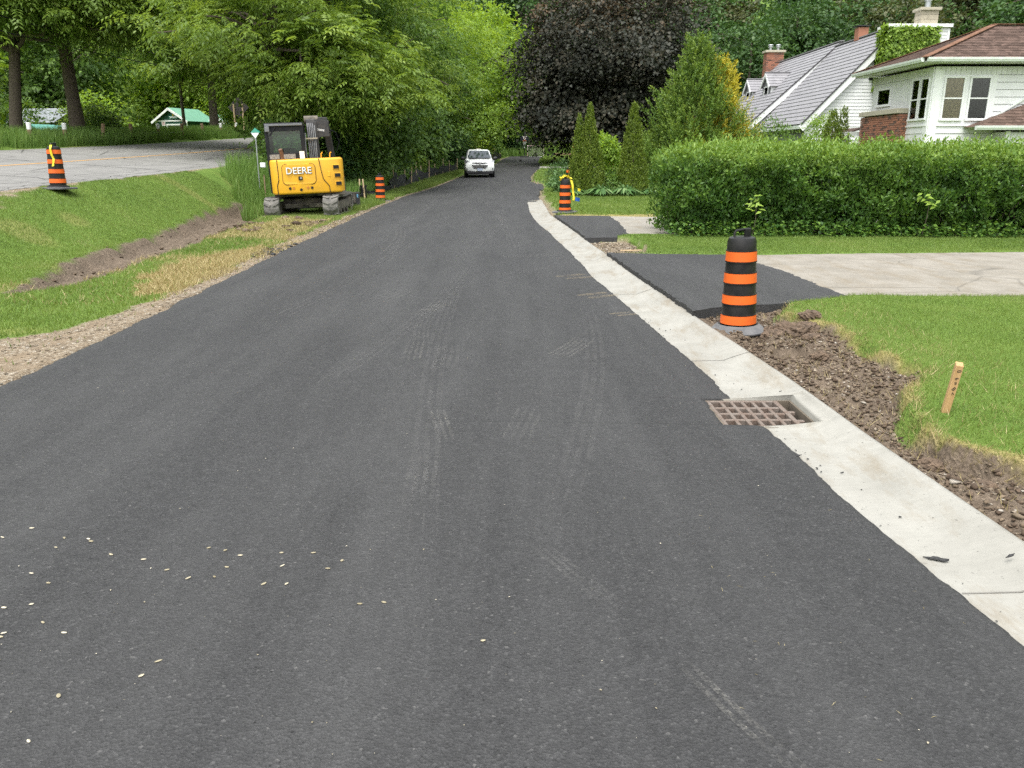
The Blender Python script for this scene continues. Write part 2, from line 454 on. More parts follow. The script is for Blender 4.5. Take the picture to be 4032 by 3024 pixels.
def ground_material():
    m, nt, b = _nt('ground')
    v = coord(nt, 'Object')
    at = nt.nodes.new('ShaderNodeAttribute'); at.attribute_name = 'zone'
    sep = nt.nodes.new('ShaderNodeSeparateColor'); nt.links.new(at.outputs['Color'], sep.inputs[0])
    g1 = ramp(nt, noise(nt, 1.3, 6, .65, v), [(.3, (.075, .135, .022)), (.52, (.11, .18, .032)), (.72, (.15, .2, .045))])
    g2 = ramp(nt, noise(nt, 26, 5, .75, v), [(.3, (.05, .1, .018)), (.5, (.1, .165, .03)), (.75, (.17, .22, .06))])
    grass = mixc(nt, .5, g1, g2)
    dryc = ramp(nt, noise(nt, 30, 5, .7, v), [(.3, (.13, .11, .03)), (.5, (.27, .21, .09)), (.7, (.38, .31, .15))])
    soil = ramp(nt, noise(nt, 16, 8, .8, v), [(.25, (.05, .037, .026)), (.48, (.12, .093, .068)), (.72, (.23, .182, .135))])
    vo = nt.nodes.new('ShaderNodeTexVoronoi'); vo.inputs['Scale'].default_value = 42; nt.links.new(v, vo.inputs['Vector'])
    st = nt.nodes.new('ShaderNodeSeparateColor'); nt.links.new(vo.outputs['Color'], st.inputs[0])
    gravel = ramp(nt, st.outputs[0], [(0, (.12, .092, .064)), (.45, (.2, .16, .112)), (.85, (.27, .228, .168)), (1, (.42, .385, .32))])
    gravel = mixc(nt, ramp(nt, noise(nt, 3.2, 5, .6, v), [(.4, 0), (.62, .75)]), gravel, (.22, .168, .112))
    c = mixc(nt, sep.outputs[2], grass, dryc)
    c = mixc(nt, sep.outputs[1], c, gravel)
    c = mixc(nt, sep.outputs[0], c, soil)
    nt.links.new(c, b.inputs['Base Color'])
    b.inputs['Roughness'].default_value = .95
    b.inputs['Specular IOR Level'].default_value = .15
    h = N(nt, 'ShaderNodeMath', operation='ADD')
    nt.links.new(noise(nt, 38, 6, .7, v), h.inputs[0]); nt.links.new(vo.outputs['Distance'], h.inputs[1])
    bump(nt, b, h.outputs[0], .7, .02)
    return m
ground = obj('ground', gme, ground_material())
tag(ground, kind='structure')

# ------------------------------------------------------------------ road surfaces
def asphalt(name, dark=1., old=False):
    m, nt, b = _nt(name)
    v = coord(nt, 'Object')
    if not old:
        agg = nt.nodes.new('ShaderNodeTexVoronoi'); agg.inputs['Scale'].default_value = 120; agg.inputs['Randomness'].default_value = 1
        nt.links.new(v, agg.inputs['Vector'])
        st = nt.nodes.new('ShaderNodeSeparateColor'); nt.links.new(agg.outputs['Color'], st.inputs[0])
        c = ramp(nt, st.outputs[0], [(0, tuple(dark * q for q in (.028, .028, .0286))), (.55, tuple(dark * q for q in (.0365, .0365, .037))), (.93, tuple(dark * q for q in (.046, .046, .0465))), (.992, tuple(dark * q for q in (.06, .06, .06))), (1, tuple(dark * q for q in (.095, .093, .09)))])
        big = ramp(nt, noise(nt, .7, 4, .6, v), [(.3, .93), (.7, 1.07)])
        c = mixc(nt, 1., c, big, 'MULTIPLY')
        mid = ramp(nt, noise(nt, 14, 5, .7, v), [(.3, .88), (.7, 1.12)])
        c = mixc(nt, 1., c, mid, 'MULTIPLY')
        # fine pale dust carried by wheels, in long streaks along the road
        vs = coord(nt, 'Object', (1.1, .12, 1))
        du = ramp(nt, noise(nt, 1.6, 6, .7, vs), [(.42, 0), (.8, .35)])
        c = mixc(nt, du, c, (.1, .1, .098))
        pits = ramp(nt, noise(nt, 55, 3, .7, v), [(.24, .3), (.38, 1)])
        c = mixc(nt, 1., c, pits, 'MULTIPLY')
        rough = .72
        h = N(nt, 'ShaderNodeMath', operation='MULTIPLY_ADD'); h.inputs[1].default_value = .6
        nt.links.new(noise(nt, 60, 4, .7, v), h.inputs[0]); nt.links.new(agg.outputs['Distance'], h.inputs[2])
        bump(nt, b, h.outputs[0], .55, .008)
    else:
        c = ramp(nt, noise(nt, 2.2, 7, .7, v), [(.3, (.18, .176, .165)), (.55, (.225, .22, .208)), (.75, (.27, .265, .25))])
        sp = ramp(nt, noise(nt, 70, 3, .8, v), [(.3, .72), (.55, 1.), (.75, 1.2)])
        c = mixc(nt, 1., c, sp, 'MULTIPLY')
        st = ramp(nt, noise(nt, .9, 5, .65, coord(nt, 'Object', (1.2, .25, 1))), [(.45, 1.), (.75, .8)])
        c = mixc(nt, 1., c, st, 'MULTIPLY')
        vo = nt.nodes.new('ShaderNodeTexVoronoi'); vo.feature = 'DISTANCE_TO_EDGE'; vo.inputs['Scale'].default_value = .38
        dv = N(nt, 'ShaderNodeMixRGB'); dv.inputs[0].default_value = .25
        nz = nt.nodes.new('ShaderNodeTexNoise'); nz.inputs['Scale'].default_value = 1.4; nz.inputs['Detail'].default_value = 6
        nt.links.new(v, dv.inputs[1]); nt.links.new(nz.outputs['Color'], dv.inputs[2]); nt.links.new(dv.outputs[0], vo.inputs['Vector'])
        cr = ramp(nt, vo.outputs['Distance'], [(0, .42), (.006, .5), (.014, 1.)])
        c = mixc(nt, 1., c, cr, 'MULTIPLY')
        rough = .85
        bump(nt, b, noise(nt, 70, 4, .7, v), .4, .006)
    nt.links.new(c, b.inputs['Base Color'])
    b.inputs['Roughness'].default_value = rough
    b.inputs['Specular IOR Level'].default_value = .3
    MATS[name] = m
    return m
m_asph = asphalt('fresh_asphalt')
m_asph2 = asphalt('fresh_asphalt_driveway', 1.05)
m_old = asphalt('worn_pale_asphalt', old=True)

def concrete(name, c1=(.25, .244, .216), c2=(.32, .313, .28), cracks=0):
    m, nt, b = _nt(name)
    v = coord(nt, 'Object')
    c = ramp(nt, noise(nt, 2.4, 7, .7, v), [(.3, c1), (.65, c2)])
    br = ramp(nt, noise(nt, 5, 5, .7, coord(nt, 'Object', (1, 7, 1))), [(.35, .95), (.65, 1.03)])   # broom strokes across the strip
    c = mixc(nt, 1., c, br, 'MULTIPLY')
    stain = ramp(nt, noise(nt, 1.7, 6, .75, coord(nt, 'Object', (2.4, .7, 1))), [(.5, 0), (.72, .75)])
    c = mixc(nt, stain, c, (.19, .155, .105))
    if cracks:
        vo = nt.nodes.new('ShaderNodeTexVoronoi'); vo.feature = 'DISTANCE_TO_EDGE'; vo.inputs['Scale'].default_value = cracks
        dv = N(nt, 'ShaderNodeMixRGB'); dv.inputs[0].default_value = .3
        nz = nt.nodes.new('ShaderNodeTexNoise'); nz.inputs['Scale'].default_value = 2.; nz.inputs['Detail'].default_value = 7
        nt.links.new(v, dv.inputs[1]); nt.links.new(nz.outputs['Color'], dv.inputs[2]); nt.links.new(dv.outputs[0], vo.inputs['Vector'])
        c = mixc(nt, 1., c, ramp(nt, vo.outputs['Distance'], [(0, .72), (.004, .78), (.011, 1.)]), 'MULTIPLY')
        c = mixc(nt, 1., c, ramp(nt, noise(nt, 80, 3, .8, v), [(.3, .75), (.6, 1.1)]), 'MULTIPLY')
    sp = ramp(nt, noise(nt, 60, 2, .5, v), [(.25, .5), (.31, 1.)])
    c = mixc(nt, 1., c, sp, 'MULTIPLY')
    nt.links.new(c, b.inputs['Base Color'])
    b.inputs['Roughness'].default_value = .9
    b.inputs['Specular IOR Level'].default_value = .2
    bump(nt, b, noise(nt, 90, 4, .7, v), .25, .004)
    MATS[name] = m
    return m
m_conc = concrete('new_concrete')
m_conc_old = concrete('driveway_concrete', (.22, .206, .175), (.29, .272, .237))

def strip(name, ys, cols, mat, kind='structure', skirt=None):
    """a long sheet: cols(y) -> list of (x, z)"""
    V = []; n = None
    for y in ys:
        r = cols(y); n = len(r)
        V += [(x, y, z) for x, z in r]
    m_ = len(ys); ix = np.arange(m_ * n).reshape(m_, n)
    F = np.stack([ix[:-1, :-1], ix[:-1, 1:], ix[1:, 1:], ix[1:, :-1]], -1).reshape(-1, 4)
    o = obj(name, npmesh(name, np.array(V), F, smooth=False), mat)
    tag(o, kind=kind)
    return o
rows = np.unique(np.concatenate([np.arange(-30, 0, 2.), np.arange(0, 8, .02), np.arange(8, 28, .08), np.arange(28, 95.01, .5),
                                 [GRATE[2] - .012, GRATE[2] - .011, GRATE[3] + .012, GRATE[3] + .013]]))
def ragged(y, amp, seed):
    return amp * (float(vn(y, 0, .07, seed)) - .5) + amp * 1.6 * (float(vn(y, 0, .5, seed + 1)) - .5) + amp * .5 * (float(vn(y, 0, .025, seed + 2)) - .5)
def road_cols(y):
    z = float(zroad(y)); xl = float(xleft(y)) + ragged(y, .03, 71)
    if y < 27.4:
        xr = float(np.interp(y, RI[:, 0], RI[:, 1])) + ragged(y, .013, 81)
        if GRATE[2] - .0115 < y < GRATE[3] + .0125: xr = GRATE[0] - .012 + ragged(y, .012, 85)
    else: xr = float(xright(y)) + ragged(y, .08, 91)
    t = .022
    xs = [xl - .02, xl, xl + .06] + [xl + (xr - xl) * k / 8 for k in range(1, 8)] + [xr - .04, xr, xr + .006]
    cr = [0 if k in (0, 1, 11, 12) else .03 * (1 - ((x - (xl + xr) / 2) / ((xr - xl) / 2)) ** 2) for k, x in enumerate(xs)]
    zz = [-.06, t - .012, t] + [t] * 7 + [t, t - .007, -.02]
    return [(x, z + a + c) for x, a, c in zip(xs, zz, cr)]
road = strip('road', rows, road_cols, m_asph)
crow = np.unique(np.concatenate([np.arange(-6, 8, .1), np.arange(8, 27.45, .3), [GRATE[2] - .012, GRATE[2] - .011, GRATE[3] + .012, GRATE[3] + .013]]))
def curb_cols(y):
    xi = float(np.interp(y, RI[:, 0], RI[:, 1])) - .25; xo = float(np.interp(y, RO[:, 0], RO[:, 1])) + .006 * math.sin(y * 1.7)
    w = xo - xi - .25
    xc = xo - .2 * min(1, w / .45)
    cut = GRATE[2] - .0115 < y < GRATE[3] + .0125
    a = GRATE[1] + .012 if cut else xi
    s_ = max(xc, a + .02)
    return [(a, -.3 if cut else .004), (a + .004, .006 + (.03 if cut else 0)), ((a + s_) / 2, .008 + (.04 if cut else 0)), (s_, .014 + (.036 if cut else 0)), (s_ + .05, .034 + (.02 if cut else 0)), (xo - .03, .075), (xo - .004, .074), (xo, .06), (xo + .002, -.12)]
curb = strip('curb', crow, curb_cols, m_conc)
# end face of the concrete strip
MB().add([(float(np.interp(27.4, RI[:, 0], RI[:, 1])) - .25, 27.42, .004), (.97, 27.42, .074), (.97, 27.42, -.12), (.25, 27.42, -.12)], [(0, 1, 2, 3)]).build('curb_end', m_conc, curb)
# tooled joints across the strip
m_joint = M('tooled_joint', (.15, .143, .125), (.19, .18, .16), rough=.95)
for yj in (2.55, 5.9, 8.9, 11.9, 14.9, 17.9, 20.9, 24.2, 26.6):
    cc = [q for q in curb_cols(yj)[1:7]]
    i0 = float(np.interp(yj, RI[:, 0], RI[:, 1])) + .02
    cc = [(i0, .0085)] + [q for q in cc if q[0] > i0 + .03]
    V = [(x, yj + s_ * .004, z + .0025) for x, z in cc for s_ in (-1, 1)]
    MB().add(V, [(2 * k, 2 * k + 2, 2 * k + 3, 2 * k + 1) for k in range(len(cc) - 1)]).build('joint', m_joint, curb)
def dens(poly, step):
    out = []
    for i in range(len(poly)):
        a, b = Vector(poly[i]), Vector(poly[(i + 1) % len(poly)]); n = max(1, int((b - a).length / step))
        for k in range(n): out.append(tuple(a.lerp(b, k / n)))
    return out
def flat(name, poly, z, mat, thick=.06, rag=.02, step=.06, seed=1, zf=None):
    pts = dens(poly, step) if step else poly
    pts = [(x + rag * (float(vn(x * 7 + y * 3, y, .12, seed)) - .5), y + rag * (float(vn(x, y * 5, .12, seed + 3)) - .5)) for x, y in pts]
    b = MB().prism(pts, z - thick, z)
    if zf: b.v = [(x, y, q + float(zf(y))) for x, y, q in b.v]
    o = b.build(name, mat); tag(o, kind='structure')
    return o
flat('driveway_old_pavement', P_DRIVE_OLD, .118, m_old_d := concrete('worn_driveway', (.2, .183, .152), (.285, .263, .225), .9), rag=.05, step=.08)
flat('driveway_new_asphalt', P_DRIVE_NEW, .121, m_asph2, thick=.12, rag=.06)
flat('second_driveway_old_pavement', P_DRIVE2_OLD, .118, m_conc_old, rag=.03, step=.2)
flat('second_driveway_new_asphalt', P_DRIVE2_NEW, .121, m_asph2, thick=.11, rag=.06, step=.08)
flat('side_lane', P_SPUR, .03, m_asph, rag=.05, step=.4, zf=zroad)
flat('far_path', P_SLAB_A, .12, m_conc, rag=.02, step=.5, zf=zroad)
flat('far_driveway', P_SLAB_B, .14, m_conc, rag=.02, step=.5, zf=zroad)
# dark patch in the old driveway
flat('driveway_patch', [(7.3 + .28 * math.cos(a) * (1 + .2 * math.sin(3 * a)), 10.55 + .16 * math.sin(a)) for a in np.linspace(0, 2 * math.pi, 18, endpoint=False)], .125, m_asph2, thick=.02, step=None, rag=.02)

# old main road on the bank, its centre line and its cracked edge
mrows = np.concatenate([np.arange(-20, 8, 2.), np.arange(8, 30, .15), np.arange(30, 92, 1.)])
def mr_cols(y):
    xs = [MN + ragged(y, .16, 101) - (.2 if y < 13 else 0)] + list(np.linspace(MN - .3, MF + .2, 8)) + [MF + ragged(y, .1, 111)]
    return [(x, float(zmr(x, y)) + (.012 if 0 < k < 9 else .004)) for k, x in enumerate(xs)]
main_road = strip('main_road', mrows, mr_cols, m_old)
m_yel = M('yellow_road_paint', (.55, .27, .05), (.36, .25, .12), scale=14, rough=.8)
strip('centre_line', np.arange(-20, 92, .5), lambda y: [(-13.47, float(zmr(-13.47, y)) + .017), (-13.33, float(zmr(-13.33, y)) + .017)], m_yel)
m_crack = M('tar_crack', (.035, .034, .033), (.06, .058, .055), scale=20, rough=.9)
def crack(x0, y0, y1, wob, w, seed):
    ys = np.arange(y0, y1, .12)
    o = strip('road_crack', ys, lambda y: [(x0 + wob * (float(vn(y, 0, .9, seed)) - .5) + .25 * wob * (float(vn(y, 0, .2, seed + 1)) - .5) + s_ * w * (.4 + float(vn(y, 0, .35, seed + 5))), float(zmr(x0, y)) + .019) for s_ in (-.5, .5)], m_crack)
    del o['kind']; o.parent = main_road
for a in ((-9.75, 13, 27, .35, .022, 5), (-9.62, 14.5, 21, .3, .016, 8), (-10.4, 15, 24, .8, .012, 12), (-11.6, 18, 30, .7, .01, 15), (-15.5, 20, 45, .6, .02, 18)): crack(*a)
for i, (ya, xa, xb) in enumerate(((18.5, -10, -13), (23.5, -9.8, -12.6), (29, -14, -17.6))):
    n = 14; pts = [(xa + (xb - xa) * k / n, ya + .9 * k / n + .25 * (float(vn(k, i, 1.7, 60)) - .5)) for k in range(n + 1)]
    V = [(x, y + s_ * .02, float(zmr(x, y)) + .019) for x, y in pts for s_ in (-1, 1)]
    MB().add(V, [(2 * k, 2 * k + 2, 2 * k + 3, 2 * k + 1) for k in range(n)]).build('road_crack', m_crack, main_road)

# ------------------------------------------------------------------ grass and small ground cover (nobody could count it)
m_grass = leafmat('lawn_grass', [(0, (.085, .145, .028)), (.35, (.138, .208, .042)), (.7, (.19, .258, .06)), (.9, (.25, .285, .1)), (1, (.36, .33, .17))], .3, .5)
m_tall = leafmat('tall_grass', [(0, (.08, .16, .03)), (.45, (.13, .23, .045)), (.8, (.19, .28, .07)), (1, (.3, .3, .13))], .3, .55)
m_dry = leafmat('dry_grass', [(0, (.2, .16, .06)), (.5, (.33, .27, .12)), (1, (.48, .41, .22))], .2, .7)
def blades(name, n, sampler, h, w, mat, label, cat, lean=.5, seed=1, tintf=None, two=False):
    rg = np.random.default_rng(seed)
    x, y = sampler(rg, n)
    z = zground(x, y)
    k = len(x)
    hh = h[0] + (h[1] - h[0]) * rg.random(k); ww = w[0] + (w[1] - w[0]) * rg.random(k)
    a = rg.random(k) * 2 * np.pi; b = rg.random(k) * 2 * np.pi
    lx, ly = np.cos(a) * lean * hh * rg.random(k), np.sin(a) * lean * hh * rg.random(k)
    sx, sy = np.cos(b) * ww / 2, np.sin(b) * ww / 2
    P = np.stack([x, y, z - .006], -1); S = np.stack([sx, sy, 0 * sx], -1)
    T = P + np.stack([lx, ly, hh], -1)
    t = rg.random(k) if tintf is None else tintf(x, y, rg.random(k))
    if two:
        Mi = P + np.stack([lx * .3, ly * .3, hh * .6], -1)
        V = np.stack([P - S, P + S, Mi + S * .7, T, Mi - S * .7], 1).reshape(-1, 3)
        base = np.arange(k)[:, None] * 5
        me = npmesh(name, V, np.concatenate([base + np.array([[0, 1, 2, 4]]), base + np.array([[4, 2, 3, 3]])], 0)[:k], np.repeat(t, 5)) if False else None
        F = np.concatenate([base + [0, 1, 2], base + [0, 2, 4], base + [4, 2, 3]], 0)
        me = npmesh(name, V, F, np.repeat(t, 5))
    else:
        V = np.stack([P - S, P + S, T], 1).reshape(-1, 3)
        me = npmesh(name, V, np.arange(k * 3).reshape(-1, 3), np.repeat(t, 3))
    o = obj(name, me, mat)
    return tag(o, label, cat, kind='stuff')
def offroad(x, y, margin=.03):
    ok = (x < xleft(y) - margin) | (x > xright(y) + margin)
    for p in CUTS: ok &= ~inpoly(x, y, p)
    return ok
def box_sampler(x0, x1, y0, y1, keep):
    def f(rg, n):
        x = x0 + (x1 - x0) * rg.random(n); y = y0 + (y1 - y0) * rg.random(n)
        k = keep(x, y, rg.random(n)); return x[k], y[k]
    return f
def lawn_keep(x, y, r):
    s_, g_, d_ = zone(x, y)
    return offroad(x, y) & (r > s_ * 1.02) & (r > g_ * .985) & (r > d_ * .8) & ~((x < MN + .1) & (x > MF - .1))
lawn_t = lambda x, y, r: np.clip(.5 * r + .75 * (fbm(x, y, 1.3, 77, 4) - .24) + .25 * (vn(x, y, .25, 78) - .5), 0, 1)
blades('lawn_grass', 170000, box_sampler(2.0, 6.4, 2.3, 8.6, lawn_keep), (.015, .042), (.003, .006), m_grass, 'short mown lawn grass beside the wooden stake', 'grass', .9, 1, lawn_t)
blades('lawn_grass', 70000, box_sampler(1.4, 11, 11.4, 14.5, lambda x, y, r: lawn_keep(x, y, r) & (y < 14.4)), (.02, .05), (.006, .012), m_grass, 'mown grass strip between the driveway and the hedge', 'grass', .8, 2, lawn_t)
blades('lawn_grass', 260000, box_sampler(-9.6, -3.6, 5.2, 24, lawn_keep), (.02, .055), (.007, .014), m_grass, 'mown grass bank between the road and the main road', 'grass', .8, 3, lawn_t)
blades('lawn_grass', 60000, box_sampler(.9, 9, 19.3, 34, lawn_keep), (.04, .08), (.015, .03), m_grass, 'mown lawn in front of the two pointed evergreens', 'grass', .8, 4, lawn_t)
blades('lawn_grass', 26000, box_sampler(1.0, 14, 43, 94, lawn_keep), (.06, .12), (.04, .08), m_grass, 'far lawn patches along the right side of the road', 'grass', .8, 5, lawn_t)
blades('verge_grass', 60000, box_sampler(-5.6, -3.7, 23.5, 64, lawn_keep), (.06, .2), (.015, .03), m_grass, 'unmown verge grass in front of the black silt fence', 'grass', .7, 6, lawn_t)
tt = lambda x, y, r: np.clip(.6 * r + .5 * (fbm(x, y, 1.6, 88, 3) - .2), 0, 1)
blades('tall_grass', 52000, box_sampler(-10.6, -6.2, 19.5, 44, lambda x, y, r: (x > MN + .25) & (y > 20.6 + (-6.3 - x) * 2.0 + 1.2 * (vn(x, y, .7, 8) - .5)) & ~((np.abs(x + 5.5) < 1.15) & (y < 25))), (.2, .62), (.01, .02), m_tall, 'tall wild grass behind the left side of the excavator', 'grass', .5, 7, tt, two=True)
blades('tall_grass', 60000, box_sampler(-21.5, -18.25, 24, 75, lambda x, y, r: vn(x, y, .8, 5) > .3), (.25, .72), (.014, .03), m_tall, 'tall wild grass along the far edge of the main road', 'grass', .45, 8, tt, two=True)
blades('tall_grass', 22000, box_sampler(-8.5, -4.7, 25.5, 70, lambda x, y, r: (x < -5.35 - .04 * np.clip(y - 50, 0, 30) * -1 + .0) & ~((np.abs(x + 5.7) < 1.2) & (np.abs(y - 23) < 1.8))), (.3, .75), (.016, .03), m_tall, 'weedy tall grass behind the silt fence', 'grass', .5, 9, tt, two=True)
blades('tall_grass', 16000, box_sampler(-8, 14, 95.3, 108, lambda x, y, r: r < 1), (.4, 1.1), (.05, .1), m_tall, 'weedy growth past the far end of the new road', 'grass', .5, 10, tt, two=True)
def dry_keep(x, y, r):
    s_, g_, d_ = zone(x, y)
    return offroad(x, y) & (r < np.maximum(d_ * .8, .05 * (1 - s_)))
blades('dry_grass', 60000, box_sampler(1.9, 3.3, 2.4, 7.6, lambda x, y, r: offroad(x, y) & (r < .05 + .75 * np.exp(-((edge_dist(x, y) - .02) / .05) ** 2) * (.1 + 1.1 * vn(x, y, .22, 66)))), (.02, .065), (.0025, .005), m_dry, 'dead straw grass hanging along the torn lawn edge', 'straw', 1.6, 11)
blades('dry_grass', 60000, box_sampler(-6.2, -3.7, 8.5, 21, dry_keep), (.03, .09), (.008, .014), m_dry, 'dead straw grass patches beside the ditch', 'straw', 1.5, 12)

# stones and clods
def lumps(name, n, sampler, rmin, rmax, mat, label, cat, seed, flat_=.6, sink=.3, zoff=0.):
    rg = np.random.default_rng(seed)
    x, y = sampler(rg, n); k = len(x); z = zground(x, y) + zoff
    base = np.array([(1, 0, 0), (0, 1, 0), (-1, 0, 0), (0, -1, 0), (.0, 0, 1), (0, 0, -1), (.6, .6, .6), (-.6, .6, .6), (-.6, -.6, .6), (.6, -.6, .6)], float)
    faces = np.array([(0, 6, 9), (0, 1, 6), (1, 7, 6), (1, 2, 7), (2, 8, 7), (2, 3, 8), (3, 9, 8), (3, 0, 9), (4, 9, 6), (4, 6, 7), (4, 7, 8), (4, 8, 9), (0, 5, 1), (1, 5, 2), (2, 5, 3), (3, 5, 0)])
    r = rmin + (rmax - rmin) * rg.random(k) ** 2.2
    V = base[None] * r[:, None, None] * (.45 + 1.1 * rg.random((k, 10, 1))) + rg.normal(size=(k, 10, 3)) * r[:, None, None] * .16; V[..., 2] *= flat_
    an = rg.random(k) * 6.28; c, s_ = np.cos(an)[:, None], np.sin(an)[:, None]
    X = V[..., 0] * c * 1.25 - V[..., 1] * s_; Y = V[..., 0] * s_ * 1.25 + V[..., 1] * c
    V = np.stack([X + x[:, None], Y + y[:, None], V[..., 2] + (z + r * flat_ * (1 - 2 * sink))[:, None]], -1).reshape(-1, 3)
    Fa = (faces[None] + (np.arange(k) * 10)[:, None, None]).reshape(-1, 3)
    o = obj(name, npmesh(name, V, Fa, np.repeat(rg.random(k), 10)), mat)
    return tag(o, label, cat, kind='stuff')
def tintmat(name, stops, rough=.9):
    m, nt, b = _nt(name)
    at = nt.nodes.new('ShaderNodeAttribute'); at.attribute_name = 'tint'
    c = ramp(nt, at.outputs['Fac'], stops)
    c = mixc(nt, 1., c, ramp(nt, noise(nt, 60, 4, .7, coord(nt)), [(.3, .75), (.7, 1.2)]), 'MULTIPLY')
    nt.links.new(c, b.inputs['Base Color']); b.inputs['Roughness'].default_value = rough
    b.inputs['Specular IOR Level'].default_value = .2
    MATS[name] = m
    return m
m_stone = tintmat('pebble', [(0, (.11, .083, .056)), (.5, (.2, .16, .114)), (.85, (.28, .235, .18)), (1, (.4, .37, .32))])
m_clod = tintmat('soil_clod', [(0, (.06, .042, .029)), (.6, (.115, .083, .058)), (1, (.19, .145, .1))])
soil_keep = lambda x, y, r: (x > xright(y) + .02) & (edge_dist(x, y) < -.01)
lumps('pebbles', 5200, box_sampler(1.8, 2.9, 2.3, 7.5, soil_keep), .003, .012, m_stone, 'loose pebbles strewn over the bare soil by the curb', 'pebbles', 21)
lumps('soil_clods', 7000, box_sampler(1.8, 2.9, 2.3, 7.6, soil_keep), .004, .016, m_clod, 'crumbled brown soil clods along the curb', 'soil', 22, .75, .2)
lumps('gravel', 9000, box_sampler(-6.2, -3.4, 5, 16, lambda x, y, r: (zone(x, y)[1] > .5) & (x < xleft(y) - .02)), .003, .013, m_stone, 'loose gravel on the left shoulder of the road', 'gravel', 24)
lumps('gravel', 3500, box_sampler(-4.8, -3.6, 16, 30, lambda x, y, r: (zone(x, y)[1] > .5) & (x < xleft(y) - .02)), 0.008, .022, m_stone, 'coarser gravel along the road edge by the excavator', 'gravel', 25)
lumps('gravel', 900, box_sampler(1.3, 2.04, 12.05, 14.05, lambda x, y, r: (x > xright(y) + .03)), 0.005, .022, m_stone, 'gravel in the unfilled gap between the two driveways', 'gravel', 26)
lumps('soil_clods', 160, box_sampler(-6.2, -4.4, 17, 20.5, lambda x, y, r: vn(x, y, .6, 55) > .55), .03, .1, m_clod, 'dark soil clods scattered behind the excavator', 'soil', 27, .6, .25)
lumps('soil_clods', 700, box_sampler(-8.4, -5.2, 9.6, 24, lambda x, y, r: zone(x, y)[0] > .6), .008, .035, m_clod, 'soil crumbs in the dug ditch', 'soil', 28, .6, .3)
lumps('asphalt_crumbs', 240, box_sampler(-4.15, -3.55, 12.0, 14.4, lambda x, y, r: (x < xleft(y) - .01) & (r < np.exp(-((y - 13.2) / .6) ** 2))), .01, .05, m_asph, 'black asphalt crumbs spilled on the left gravel shoulder', 'crumbs', 29, .5, .2)
lumps('pebbles', 30, box_sampler(1.95, 2.5, 2.6, 4.5, soil_keep), 0.012, .024, m_stone, 'larger pale stones in the soil near the stake', 'stones', 30)

# ------------------------------------------------------------------ trees and shrubs
m_bark = M('bark', (.085, .066, .051), (.15, .12, .095), scale=9, rough=.95, bmp=.9, bscale=14, stretch=(6, 6, .8))
m_walnut = leafmat('walnut_leaf', [(0, (.09, .155, .028)), (.45, (.16, .25, .044)), (.8, (.235, .335, .062)), (1, (.32, .42, .1))], .4)
m_green = leafmat('broad_leaf', [(0, (.06, .12, .026)), (.5, (.105, .19, .04)), (.85, (.155, .255, .055)), (1, (.22, .32, .08))], .35)
m_lime = leafmat('light_leaf', [(0, (.12, .21, .03)), (.5, (.2, .32, .045)), (1, (.31, .44, .08))], .42)
m_dkgreen = leafmat('deep_leaf', [(0, (.03, .07, .02)), (.5, (.05, .11, .028)), (.85, (.08, .15, .036)), (1, (.12, .19, .05))], .25)
m_olive = leafmat('olive_leaf', [(0, (.035, .05, .017)), (.5, (.07, .085, .026)), (1, (.12, .135, .04))], .22)
m_maple = leafmat('crimson_leaf', [(0, (.02, .025, .018)), (.45, (.036, .04, .027)), (.8, (.058, .05, .029)), (1, (.1, .064, .03))], .16, .55, .3)
m_cyp = leafmat('cypress_spray', [(0, (.055, .11, .022)), (.5, (.11, .19, .034)), (.85, (.2, .29, .05)), (1, (.31, .4, .07))], .28)
m_gold = leafmat('golden_cypress_spray', [(0, (.16, .2, .03)), (.5, (.42, .39, .045)), (1, (.62, .52, .06))], .25)
m_arb = leafmat('arborvitae_spray', [(0, (.055, .1, .012)), (.5, (.105, .16, .018)), (.85, (.165, .225, .03)), (1, (.24, .295, .045))], .2)
m_hedge = leafmat('hedge_leaf', [(0, (.032, .085, .016)), (.4, (.072, .152, .026)), (.75, (.145, .25, .042)), (1, (.245, .36, .075))], .3)
m_barb = leafmat('barberry_leaf', [(0, (.04, .012, .018)), (.6, (.085, .03, .038)), (1, (.12, .06, .05))], .2)
m_hosta = leafmat('hosta_leaf', [(0, (.05, .12, .035)), (.6, (.1, .2, .055)), (1, (.19, .28, .11))], .25)

def lobe_dirs(rg, n):
    d = unit(rg.normal(size=(n, 3))); return d, rg.random(n) * .5 - .18, 3 + 5 * rg.random(n)
def crown_points(rg, n, lobes, shell=.33):
    """points in a lumpy union of ellipsoids, denser towards the outside"""
    out = []; nrm = []
    tot = sum(l[6] for l in lobes)
    for cx, cy, cz, rx, ry, rz, w in lobes:
        k = int(n * w / tot)
        d = unit(rg.normal(size=(k, 3)))
        ld, la, ls = lobe_dirs(rg, 26)
        bumpf = 1 + np.clip((np.exp((d @ ld.T - 1) * ls * 2.2) * la).sum(1), -.3, .45)
        r = rg.random(k) ** shell * bumpf
        out.append(d * r[:, None] * np.array([rx, ry, rz]) + np.array([cx, cy, cz])); nrm.append(unit(d / np.array([rx, ry, rz])))
    return np.concatenate(out), np.concatenate(nrm)
def clump(rg, C, Nrm, k, rad, flat_=.35):
    """gather sprays into boughs so that dark gaps open between them"""
    n = len(C) // k
    sel = rg.choice(len(C), n, replace=False)
    Cc, Nc = C[sel], Nrm[sel]
    R_ = rad * (.6 + .8 * rg.random(n))
    off = rg.normal(size=(n, k, 3)) * np.array([1, 1, flat_]) * R_[:, None, None] * .6
    P = Cc[:, None] + off; P[..., 2] -= .18 * (off[..., 0] ** 2 + off[..., 1] ** 2) / R_[:, None]
    return P.reshape(-1, 3), np.repeat(Nc, k, 0)
